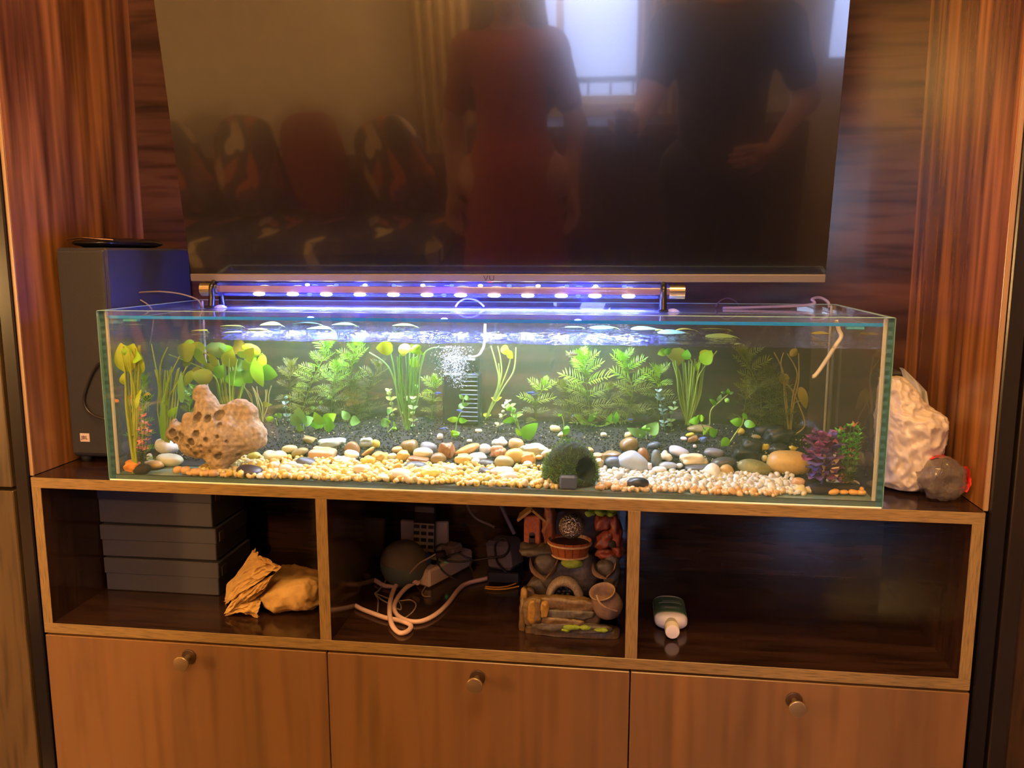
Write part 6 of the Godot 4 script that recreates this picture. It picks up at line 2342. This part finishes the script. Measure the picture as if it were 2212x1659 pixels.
	hose("grey_cable", at_curve([[1750, 60], [1800, 170], [1860, 300], [1925, 430]], -0.30), 0.0038, mat(S(128, 116, 126), 0.4), "thicker grey cable dropping onto the adapter's right side", "cable")
	hose("yellow_cable", floor_curve([[1595, 1040, 0.002], [1700, 1052, 0.002], [1830, 1046, 0.002], [1975, 1018, 0.002]], 0.0014), 0.0014, mat(S(216, 150, 30), 0.4), "front one of two yellow wires by the fountain ornament", "cable")
	hose("yellow_cable", floor_curve([[1600, 1022, 0.003], [1720, 1030, 0.003], [1840, 1020, 0.003], [1940, 985, 0.003]], 0.0014), 0.0014, mat(S(206, 138, 28), 0.4), "rear one of two yellow wires by the fountain ornament", "cable")


# ---------------------------------------------------------------- right bay: a bottle lying with its neck to the front
func build_shelf_right() -> void:
	var nose := aty(1452, 1384, SHELF)
	var t := thing("small_bottle", "flat white bottle with a green label lying neck forward in the right bay", "bottle", Vector3(nose.x, SHELF + 0.0005, nose.z))
	var w := 36.0 * px(atz(1452, 1345, nose.z - 0.03))
	var h := 0.014
	var ln := 0.088
	# oval body along -z
	var b := MB.new()
	var prof := [[0.0, 0.0], [0.0, 0.3], [0.002, 0.5], [0.006, 0.82], [0.012, 0.97], [0.02, 1.0], [ln - 0.006, 1.0], [ln - 0.001, 0.95], [ln, 0.85], [ln, 0.0]]
	b.surf(36, 9, func(a: float, c: float) -> Vector3:
		var q: Array = prof[roundi(c * 9)]
		var cx := signf(cos(a * TAU)) * pow(absf(cos(a * TAU)), 0.8)
		var sx := signf(sin(a * TAU)) * pow(absf(sin(a * TAU)), 0.8)
		return Vector3(cx * w * q[1], h + sx * h * q[1], -0.028 - q[0]), true, true)
	obj("bottle_body", b, mat(S(226, 214, 210), 0.35), t)
	b = MB.new()
	b.surf(16, 4, func(a: float, c: float) -> Vector3:
		var an := lerpf(0.08, 0.92, a) * PI
		var cx := signf(cos(an)) * pow(absf(cos(an)), 0.8)
		return Vector3(cx * w * 1.006, h + pow(sin(an), 0.8) * h * 1.02, -0.028 - lerpf(0.017, ln - 0.008, c)))
	var im := Image.create(96, 96, false, Image.FORMAT_RGB8)
	im.fill(S(62, 92, 66))
	im.fill_rect(Rect2i(0, 0, 96, 6), S(150, 160, 140))
	im.fill_rect(Rect2i(22, 58, 50, 5), S(190, 196, 180))
	im.fill_rect(Rect2i(26, 68, 36, 4), S(160, 170, 150))
	im.fill_rect(Rect2i(30, 22, 36, 16), S(96, 110, 116))
	im.fill_rect(Rect2i(38, 26, 20, 6), S(160, 150, 140))
	var lm := StandardMaterial3D.new()
	lm.albedo_texture = ImageTexture.create_from_image(im)
	lm.roughness = 0.4
	obj("label", b, lm, t)
	b = MB.new()
	var x := Transform3D(Basis(Vector3.RIGHT, PI / 2), Vector3(0, h, -0.028))
	b.lathe(PackedVector2Array([Vector2(0.0, -0.004), Vector2(0.0105, -0.004), Vector2(0.0105, 0.010), Vector2(0.0, 0.010)]), 24, x)
	obj("neck", b, mat(S(220, 208, 204), 0.35), t)
	b = MB.new()
	b.lathe(PackedVector2Array([Vector2(0.0, 0.008), Vector2(0.0118, 0.008), Vector2(0.0122, 0.012), Vector2(0.0116, 0.027), Vector2(0.0105, 0.0285), Vector2(0.0, 0.029)]), 28, x)
	obj("cap", b, mat(S(236, 222, 216), 0.35), t)


# ---------------------------------------------------------------- resin fountain ornament in the middle bay
func build_fountain() -> void:
	var o := aty(1236, 1380, SHELF)
	o.y = SHELF + 0.0004
	var z0 := o.z - 0.004
	var t := thing("fountain_ornament", "painted resin table fountain with barrel, crystal ball and little house in the middle bay", "fountain", o)
	var P := func(x: float, y: float, dz: float) -> Vector3: return atz(1080 + x * 0.2049, 1060 + y * 0.2049, z0 + dz) - o
	var s := 0.2049 * px(o)
	var wob := FastNoiseLite.new()
	wob.seed = 4
	wob.frequency = 0.012
	wob.fractal_octaves = 3
	var put := func(called: String, c: Vector3, rad: Vector3, amp: float, m: Material, sq := 0.8, rot := Vector3.ZERO) -> MeshInstance3D:
		var b := MB.new()
		var x := sock(c, rot)
		b.surf(26, 18, func(a: float, w: float) -> Vector3:
			var th := PI * w
			var d := Vector3(sin(th) * cos(TAU * a), cos(th), sin(th) * sin(TAU * a))
			var e := Vector3(signf(d.x) * pow(absf(d.x), sq), signf(d.y) * pow(absf(d.y), sq), signf(d.z) * pow(absf(d.z), sq))
			var q := e * rad
			q += d * amp * wob.get_noise_3dv((q + c) * 5000.0)
			var r: Vector3 = x * q
			r.y = clampf(r.y, 0.0, -0.0185 - o.y)
			return r, true, true)
		return obj(called, b, m, t)
	var woodb := mottled(S(122, 92, 58), S(78, 58, 38), 22.0, 0.5, 2, 1.0)
	var ochre := mottled(S(164, 122, 54), S(120, 86, 40), 26.0, 0.5, 3, 0.8)
	var grey := mottled(S(96, 84, 74), S(62, 54, 50), 24.0, 0.55, 4, 1.0)
	var clay := mottled(S(150, 118, 100), S(110, 86, 74), 20.0, 0.35, 5)
	var orange := mottled(S(150, 78, 40), S(112, 54, 28), 18.0, 0.45, 6)
	var red := mottled(S(128, 54, 36), S(88, 36, 26), 18.0, 0.5, 7, 0.8)
	var green := mottled(S(130, 150, 40), S(84, 110, 30), 60.0, 0.7, 8, 1.0)
	put.call("base", P.call(760, 1500, -0.05) - Vector3(0, 0.004, 0), Vector3(505 * s, 75 * s, 0.05), 0.004, woodb, 0.5)
	put.call("base_front", P.call(760, 1485, -0.016), Vector3(505 * s, 88 * s, 0.016), 0.004, mottled(S(96, 72, 48), S(64, 48, 34), 22.0, 0.5, 2, 1.0), 0.5)
	put.call("basin_back", P.call(640, 1180, -0.085), Vector3(400 * s, 330 * s, 0.022), 0.006, grey, 0.6)
	put.call("basin_wall", P.call(650, 1290, -0.017), Vector3(420 * s, 190 * s, 0.011), 0.003, woodb, 0.5)
	put.call("basin_wall", P.call(262, 1280, -0.045), Vector3(45 * s, 260 * s, 0.035), 0.004, woodb, 0.6)
	put.call("basin_floor", P.call(690, 1330, -0.05), Vector3(380 * s, 140 * s, 0.04), 0.003, grey, 0.6)
	# planks of the basin front
	for q in [[690, 1190, 320, 70, 0.0, woodb, -2], [670, 1290, 330, 55, 0.001, grey, 1], [640, 1370, 250, 48, 0.003, woodb, -3], [760, 1440, 420, 50, 0.004, grey, 0]]:
		put.call("plank", P.call(q[0], q[1], -0.006 + q[4]), Vector3(q[2] * s, q[3] * s, 0.008), 0.0035, q[5], 0.6, Vector3(0, 0, q[6]))
	# upright posts at the left
	for q in [[258, 1200, 40, 195, -0.028, ochre], [340, 1275, 48, 130, -0.002, ochre], [402, 1260, 36, 150, 0.001, woodb], [472, 1250, 42, 85, 0.003, ochre], [320, 1120, 44, 110, -0.05, woodb]]:
		put.call("post", P.call(q[0], q[1], q[4]), Vector3(q[2] * s, q[3] * s, 0.007), 0.003, q[5], 0.55)
	# moss on the base
	for q in [[760, 1445, 90, 26], [900, 1450, 60, 20], [1060, 1470, 80, 18], [690, 1470, 40, 14]]:
		put.call("moss_patch", P.call(q[0], q[1], 0.008), Vector3(q[2] * s, q[3] * s, 0.004), 0.003, green, 0.9)
	# pot at the right, its mouth tipped to the upper left
	var b := MB.new()
	var pc: Vector3 = P.call(1125, 1190, -0.012)
	var tilt := sock(pc, Vector3(28, 0, 14))
	b.lathe(PackedVector2Array([Vector2(0, -175 * s), Vector2(70 * s, -172 * s), Vector2(130 * s, -130 * s), Vector2(165 * s, -50 * s), Vector2(160 * s, 40 * s), Vector2(135 * s, 110 * s), Vector2(118 * s, 150 * s), Vector2(135 * s, 185 * s), Vector2(142 * s, 200 * s), Vector2(128 * s, 205 * s), Vector2(104 * s, 160 * s), Vector2(110 * s, 60 * s), Vector2(0, 0)]), 30, tilt, 0.85)
	obj("pot", b, clay, t)
	b = MB.new()
	b.tube(curve([P.call(1020, 1100, 0.012), P.call(1050, 1180, 0.018), P.call(1120, 1235, 0.018), P.call(1230, 1270, 0.008)], 6), 12 * s, -1, 8)
	obj("pot_fold", b, clay, t)
	# two leaf-shaped cups
	for q in [[450, 800, 150, 135, -0.03], [1085, 830, 120, 95, -0.02]]:
		for k in [-1.0, 1.0]:
			b = MB.new()
			b.leaf(P.call(q[0] + 40, q[1] + q[3], q[4]), P.call(q[0] + 20 + k * q[2], q[1] - q[3] * 0.75, q[4] - 0.008), 62 * s, Vector3(0, 0, 1), Vector3(k * 0.006, 0, 0.004), 8, 0.8, 0.5)
			b.leaf(P.call(q[0] + 40, q[1] + q[3], q[4] - 0.002), P.call(q[0] + 20 + k * q[2], q[1] - q[3] * 0.75, q[4] - 0.011), 66 * s, Vector3(0, 0, 1), Vector3(k * 0.006, 0, 0.002), 8, 0.8, 0.5)
			obj("cup_leaf", b, mottled(S(166, 128, 104), S(128, 96, 78), 26.0, 0.35, 9), t)
		put.call("cup_bowl", P.call(q[0] + 30, q[1] - 20, q[4] - 0.014), Vector3(q[2] * 0.85 * s, q[3] * 0.9 * s, 0.012), 0.002, grey, 0.9)
	# cave arch with dark pebbles inside
	b = MB.new()
	var ac: Vector3 = P.call(680, 1135, -0.03)
	b.surf(20, 10, func(a: float, w: float) -> Vector3:
		var an := lerpf(-0.1, 1.1, a) * PI
		var r := (158.0 + 44.0 * cos(w * TAU)) * s
		var q := ac + Vector3(-cos(an) * r, sin(an) * r * 1.25, sin(w * TAU) * 0.012)
		return q + Vector3(1, 1, 1) * 0.002 * wob.get_noise_3dv(q * 9000.0))
	obj("arch", b, mottled(S(150, 128, 110), S(92, 78, 70), 50.0, 0.6, 10, 1.2), t)
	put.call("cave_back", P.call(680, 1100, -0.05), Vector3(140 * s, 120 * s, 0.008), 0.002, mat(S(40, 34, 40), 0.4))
	for k in 9:
		put.call("cave_pebble", P.call(600 + 20 * k, 1090 - 35 * (k % 3), -0.036), Vector3(22 * s, 18 * s, 0.004), 0.001, mat(S(60, 54, 62), 0.15), 0.9)
	# rock column behind, green patch under the barrel
	put.call("rock_core", P.call(740, 860, -0.07), Vector3(330 * s, 260 * s, 0.03), 0.008, grey, 0.8)
	put.call("moss_patch", P.call(760, 765, -0.033), Vector3(115 * s, 52 * s, 0.008), 0.003, green, 0.9)
	put.call("ledge", P.call(420, 610, -0.07), Vector3(230 * s, 60 * s, 0.028), 0.006, grey, 0.8)
	# barrel of staves with two hoops
	var bc: Vector3 = P.call(735, 690, -0.055)
	for k in 16:
		var a := TAU * k / 16.0
		b = MB.new()
		b.surf(4, 4, func(u: float, w: float) -> Vector3:
			var an := a + lerpf(-0.185, 0.185, u)
			var r := lerpf(185.0, 232.0, w) * s * (1.0 + 0.012 * cos((u - 0.5) * 3.0))
			return bc + Vector3(sin(an) * r, w * 190.0 * s, cos(an) * r * 0.8))
		obj("stave", b, orange, t)
	for q in [[0.10, 197.0], [0.80, 232.0]]:
		b = MB.new()
		var ring := PackedVector3Array()
		for k in 33:
			var a := TAU * k / 32.0
			ring.append(bc + Vector3(sin(a) * q[1] * s, q[0] * 190.0 * s, cos(a) * q[1] * s * 0.8))
		b.tube(ring, 12 * s, -1, 8, false)
		obj("hoop", b, mottled(S(196, 160, 120), S(160, 124, 88), 30.0, 0.4, 11), t)
	b = MB.new()
	b.lathe(PackedVector2Array([Vector2(0, 150 * s), Vector2(215 * s, 150 * s), Vector2(215 * s, 158 * s), Vector2(0, 165 * s)]), 24, sock(bc), 0.8)
	obj("barrel_top", b, mat(S(60, 34, 24), 0.4), t)
	var ball := MB.new()
	ball.lump(Vector3.ONE * 138 * s, 0.0, bumps, Vector3.ZERO, sock(P.call(755, 372, -0.05)), 36, 22)
	var gm: StandardMaterial3D = mat(S(176, 166, 160), 0.1, 0.85).duplicate()
	gm.normal_enabled = true
	gm.normal_texture = noise_tex(0.06, 33, [], Vector2i(256, 256), 2, 14.0, FastNoiseLite.TYPE_CELLULAR)
	gm.uv1_scale = Vector3(2, 1, 1)
	obj("crystal_ball", ball, gm, t)
	# little house at the left back
	var h0: Vector3 = P.call(345, 545, -0.085)
	b = MB.new()
	b.box(h0 + Vector3(-90 * s, 0, -0.014), h0 + Vector3(92 * s, 330 * s, 0.012), 0.002)
	var house := obj("house", b, mottled(S(176, 92, 54), S(148, 74, 44), 20.0, 0.5, 12), t)
	b = MB.new()
	b.box(h0 + Vector3(-34 * s, 4 * s, 0.0115), h0 + Vector3(36 * s, 110 * s, 0.0128), 0.0005)
	b.lathe(PackedVector2Array([Vector2(0, 0), Vector2(35 * s, 0), Vector2(35 * s, 0.0013), Vector2(0, 0.0013)]), 20, sock(h0 + Vector3(1 * s, 110 * s, 0.0115), Vector3(90, 0, 0)))
	obj("doorway", b, mat(S(44, 26, 26), 0.6), house)
	var top_y := minf(h0.y + 425 * s, -0.02 - o.y)
	b = MB.new()
	for k in [-1.0, 1.0]:
		var p0 := h0 + Vector3(k * 165 * s, 290 * s, 0.018)
		var p1 := Vector3(h0.x, top_y, h0.z + 0.018)
		var nn := Vector3(k * 0.6, 1, 0).normalized()
		var dz := Vector3(0, 0, -0.04)
		b.quad(p0, p1, p1 + dz, p0 + dz, nn)
		b.quad(p0 - nn * 0.004, p1 - nn * 0.004, p1 - nn * 0.004 + dz, p0 - nn * 0.004 + dz, -nn)
		b.quad(p0, p1, p1 - nn * 0.004, p0 - nn * 0.004, Vector3(0, 0, 1))
		b.quad(p0, p0 + dz, p0 + dz - nn * 0.004, p0 - nn * 0.004, Vector3(k, -0.6, 0).normalized())
	obj("roof", b, mottled(S(164, 120, 62), S(124, 88, 46), 40.0, 0.6, 13, 1.0), house)
	# trunk beside the house, red rock with a hole at the right, foliage on top
	put.call("trunk", P.call(520, 340, -0.08), Vector3(70 * s, 240 * s, 0.014), 0.006, mottled(S(134, 72, 40), S(98, 52, 30), 24.0, 0.5, 14, 0.8), 0.7)
	put.call("back_rock", P.call(760, 420, -0.095), Vector3(330 * s, 260 * s, 0.014), 0.006, mottled(S(70, 44, 36), S(46, 30, 26), 24.0, 0.6, 15), 0.7)
	for q in [[1215, 420, 70, 190, 12], [1120, 500, 70, 150, -38], [1240, 610, 55, 90, 20], [1140, 660, 130, 60, 0], [1100, 330, 110, 80, 10]]:
		put.call("red_rock", P.call(q[0], q[1], -0.055), Vector3(q[2] * s, q[3] * s, 0.016), 0.006, red, 0.85, Vector3(0, 0, q[4]))
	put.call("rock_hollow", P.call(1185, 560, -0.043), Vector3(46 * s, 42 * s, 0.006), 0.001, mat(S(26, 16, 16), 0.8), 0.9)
	put.call("right_column", P.call(1170, 830, -0.05), Vector3(95 * s, 190 * s, 0.02), 0.006, grey, 0.75)
	for q in [[960, 232, 60], [1060, 225, 75], [1170, 235, 60]]:
		put.call("foliage", P.call(q[0], q[1], -0.045), Vector3(q[2] * s, 30 * s, 0.012), 0.005, green, 0.9)


# ---------------------------------------------------------------- two people behind the camera (seen in the dark screen)
func flesh(bones: Array, cell: float, k: float, only := -1.0) -> MB:
	var lo := Vector3.ONE * 99.0
	var hi := -lo
	for q in bones:
		var r: float = maxf(q[2], q[3]) + cell * 2.0
		lo = lo.min((q[0] as Vector3).min(q[1]) - Vector3.ONE * r)
		hi = hi.max((q[0] as Vector3).max(q[1]) + Vector3.ONE * r)
	var b := MB.new()
	nets(b, lo, hi, cell, func(p: Vector3) -> float:
		var d := 1.0
		for q in bones:
			var e := capsule(p, q[0], q[1], q[2], q[3])
			d = smin(d, e, k) if e < 0.2 else minf(d, e)
		return d)
	return b


func hand(b: MB, wrist: Vector3, d: Vector3, palm: Vector3, curl: float, left: bool) -> void:
	# palm, four fingers of their own lengths and a thumb from the side of the palm
	d = d.normalized()
	palm = (palm - d * palm.dot(d)).normalized()
	var side := d.cross(palm) * (1.0 if left else -1.0)
	var bones := [[wrist, wrist + d * 0.05, 0.022, 0.02], [wrist + d * 0.03 + side * 0.016, wrist + d * 0.075 + side * 0.024, 0.017, 0.013], [wrist + d * 0.03 - side * 0.014, wrist + d * 0.075 - side * 0.024, 0.017, 0.012]]
	for f in 4:
		var a := wrist + d * (0.08 - absf(f - 1.3) * 0.004) + side * (0.028 - 0.019 * f)
		var l: float = [0.066, 0.076, 0.07, 0.054][f]
		var dir := d
		for j in 3:
			dir = (dir * cos(curl) + palm * sin(curl)).normalized()
			var e: Vector3 = a + dir * l * [0.46, 0.31, 0.23][j]
			bones.append([a, e, 0.0095 - 0.0008 * j, 0.0088 - 0.0008 * j])
			a = e
	var t0 := wrist + d * 0.025 + side * 0.024
	var t1 := t0 + (d * 0.7 + side * 0.7 + palm * 0.2).normalized() * 0.038
	bones.append([t0, t1, 0.012, 0.0105])
	bones.append([t1, t1 + (d * 0.9 + side * 0.3 + palm * 0.3).normalized() * 0.03, 0.0105, 0.0085])
	var m := flesh(bones, 0.0045, 0.008)
	append(b, m)


func append(b: MB, m: MB) -> void:
	var k := b.v.size()
	b.v.append_array(m.v)
	b.n.append_array(m.n)
	b.t.append_array(m.t)
	b.c.append_array(m.c)
	for q in m.i:
		b.i.append(q + k)


func head(c: Vector3) -> MB:
	# c is the middle of the head; the face looks to -z
	var bones := [[c + Vector3(0, 0.03, 0.015), c + Vector3(0, 0.02, -0.01), 0.083, 0.08], [c + Vector3(0, -0.03, -0.02), c + Vector3(0, -0.075, -0.055), 0.066, 0.034],
		[c + Vector3(0, 0.005, -0.085), c + Vector3(0, -0.028, -0.103), 0.010, 0.014], [c + Vector3(-0.018, -0.058, -0.085), c + Vector3(0.018, -0.058, -0.085), 0.010, 0.010],
		[c + Vector3(-0.04, 0.018, -0.078), c + Vector3(0.04, 0.018, -0.078), 0.012, 0.012], [c + Vector3(-0.082, -0.01, 0.0), c + Vector3(-0.085, 0.02, 0.008), 0.014, 0.017], [c + Vector3(0.082, -0.01, 0.0), c + Vector3(0.085, 0.02, 0.008), 0.014, 0.017]]
	return flesh(bones, 0.007, 0.018)


func build_people() -> void:
	var skin := mat(S(176, 120, 92), 0.55)
	# woman with long dark hair in a long rust dress
	var f := Vector3(-0.2, FLOOR + 0.013, 1.55)
	var t := thing("person", "person with long dark hair in a rust-coloured long dress standing behind the camera", "person", f)
	var J := func(x: float, y: float, z: float) -> Vector3: return Vector3(x, y, z)
	var arm := func(s: float, sh: Vector3, el: Vector3, wr: Vector3) -> Array: return [[sh, el, 0.043, 0.034], [el, wr, 0.034, 0.022]]
	var bones := [[J.call(0, 0.98, 0), J.call(0, 1.28, 0.01), 0.115, 0.12], [J.call(-0.08, 0.88, 0), J.call(0.08, 0.88, 0), 0.12, 0.12], [J.call(-0.13, 1.34, 0.01), J.call(0.13, 1.34, 0.01), 0.052, 0.052], [J.call(0, 1.34, 0.01), J.call(0, 1.45, -0.01), 0.05, 0.048]]
	for s in [-1.0, 1.0]:
		bones.append_array([[J.call(s * 0.08, 0.86, 0), J.call(s * 0.085, 0.46, 0), 0.085, 0.055], [J.call(s * 0.085, 0.46, 0), J.call(s * 0.085, 0.09, 0.02), 0.055, 0.036], [J.call(s * 0.085, 0.05, 0.03), J.call(s * 0.095, 0.035, -0.12), 0.04, 0.03]])
	bones.append_array(arm.call(-1.0, J.call(-0.17, 1.32, 0.01), J.call(-0.235, 1.05, 0.03), J.call(-0.23, 0.82, -0.04)))
	bones.append_array(arm.call(1.0, J.call(0.17, 1.32, 0.01), J.call(0.235, 1.05, 0.03), J.call(0.23, 0.82, -0.04)))
	var b := flesh(bones, 0.02, 0.05)
	append(b, head(Vector3(0, 1.54, 0)))
	hand(b, J.call(-0.23, 0.82, -0.04), Vector3(0, -1, -0.2), Vector3(0.8, 0, -0.6), 0.25, true)
	hand(b, J.call(0.23, 0.82, -0.04), Vector3(0, -1, -0.2), Vector3(-0.8, 0, -0.6), 0.25, false)
	obj("body", b, skin, t)
	b = flesh([[J.call(0, 1.0, 0), J.call(0, 1.28, 0.01), 0.128, 0.132], [J.call(-0.13, 1.34, 0.01), J.call(0.13, 1.34, 0.01), 0.06, 0.06], [J.call(0, 0.9, 0), J.call(0, 0.14, 0), 0.17, 0.25], [J.call(-0.16, 1.32, 0.01), J.call(-0.21, 1.14, 0.03), 0.056, 0.05], [J.call(0.16, 1.32, 0.01), J.call(0.21, 1.14, 0.03), 0.056, 0.05]], 0.022, 0.05)
	for k in b.v.size():
		b.v[k].y = maxf(b.v[k].y, 0.08)
	obj("dress", b, mottled(S(168, 62, 44), S(140, 50, 38), 4.0, 0.85, 2), t)
	b = flesh([[J.call(0, 1.58, 0.025), J.call(0, 1.54, 0.045), 0.1, 0.1], [J.call(-0.05, 1.5, 0.06), J.call(-0.09, 1.12, 0.1), 0.075, 0.05], [J.call(0.05, 1.5, 0.06), J.call(0.09, 1.12, 0.1), 0.075, 0.05], [J.call(-0.085, 1.52, 0.0), J.call(-0.14, 1.16, 0.02), 0.035, 0.045], [J.call(0.085, 1.52, 0.0), J.call(0.14, 1.16, 0.02), 0.035, 0.045]], 0.014, 0.04)
	obj("hair", b, mat(S(26, 20, 18), 0.45), t)
	# the photographer, one arm stretched to the phone
	f = Vector3(0.56, FLOOR + 0.013, 1.62)
	t = thing("person", "person in a dark shirt and trousers holding a phone out with one arm", "person", f)
	var hand_at := EYE + Vector3(0.012, -0.055, 0.075) - f
	bones = [[J.call(0, 0.98, 0), J.call(0, 1.3, 0.01), 0.13, 0.15], [J.call(-0.08, 0.88, 0), J.call(0.08, 0.88, 0), 0.12, 0.12], [J.call(-0.17, 1.38, 0.01), J.call(0.17, 1.38, 0.01), 0.06, 0.06], [J.call(0, 1.38, 0.01), J.call(0, 1.5, -0.01), 0.056, 0.054]]
	for s in [-1.0, 1.0]:
		bones.append_array([[J.call(s * 0.09, 0.86, 0), J.call(s * 0.1, 0.46, 0), 0.09, 0.06], [J.call(s * 0.1, 0.46, 0), J.call(s * 0.1, 0.09, 0.02), 0.06, 0.04], [J.call(s * 0.1, 0.05, 0.03), J.call(s * 0.115, 0.035, -0.14), 0.042, 0.032]])
	var elbow := J.call(-0.26, 1.16, -0.1) as Vector3
	bones.append_array([[J.call(-0.2, 1.37, 0.0), elbow, 0.05, 0.04], [elbow, hand_at, 0.04, 0.025]])
	bones.append_array([[J.call(0.2, 1.37, 0.0), J.call(0.3, 1.12, 0.04), 0.05, 0.04], [J.call(0.3, 1.12, 0.04), J.call(0.16, 0.98, -0.16), 0.04, 0.025]])
	b = flesh(bones, 0.02, 0.05)
	append(b, head(Vector3(0, 1.6, 0)))
	hand(b, hand_at, Vector3(-0.1, 1, -0.3), Vector3(-0.3, 0.1, -1), 0.5, true)
	hand(b, J.call(0.16, 0.98, -0.16), Vector3(-0.9, -0.2, -0.3), Vector3(0, 0, 1), 0.4, false)
	obj("body", b, skin, t)
	b = flesh([[J.call(0, 0.95, 0), J.call(0, 1.3, 0.01), 0.15, 0.168], [J.call(-0.18, 1.38, 0.01), J.call(0.18, 1.38, 0.01), 0.07, 0.07], [J.call(-0.2, 1.37, 0.0), J.call(-0.24, 1.22, -0.07), 0.066, 0.06], [J.call(0.2, 1.37, 0.0), J.call(0.27, 1.2, 0.03), 0.066, 0.06]], 0.022, 0.05)
	obj("shirt", b, mottled(S(52, 44, 46), S(40, 34, 38), 5.0, 0.85, 3), t)
	bones = [[J.call(-0.08, 0.88, 0), J.call(0.08, 0.88, 0), 0.135, 0.135]]
	for s in [-1.0, 1.0]:
		bones.append_array([[J.call(s * 0.09, 0.86, 0), J.call(s * 0.1, 0.46, 0), 0.105, 0.08], [J.call(s * 0.1, 0.46, 0), J.call(s * 0.1, 0.13, 0.02), 0.08, 0.066]])
	obj("trousers", flesh(bones, 0.022, 0.04), mat(S(34, 34, 44), 0.9), t)
	b = flesh([[J.call(0, 1.645, 0.02), J.call(0, 1.6, 0.05), 0.096, 0.094]], 0.012, 0.02)
	obj("hair", b, mat(S(28, 22, 20), 0.5), t)
	var ph := thing("phone", "black phone held up by the person in the dark shirt", "phone", EYE + Vector3(0.0, -0.02, 0.045))
	b = MB.new()
	b.box(Vector3(-0.037, -0.065, 0.0), Vector3(0.037, 0.04, 0.008), 0.003)
	obj("phone_body", b, mat(S(24, 24, 28), 0.25), ph)
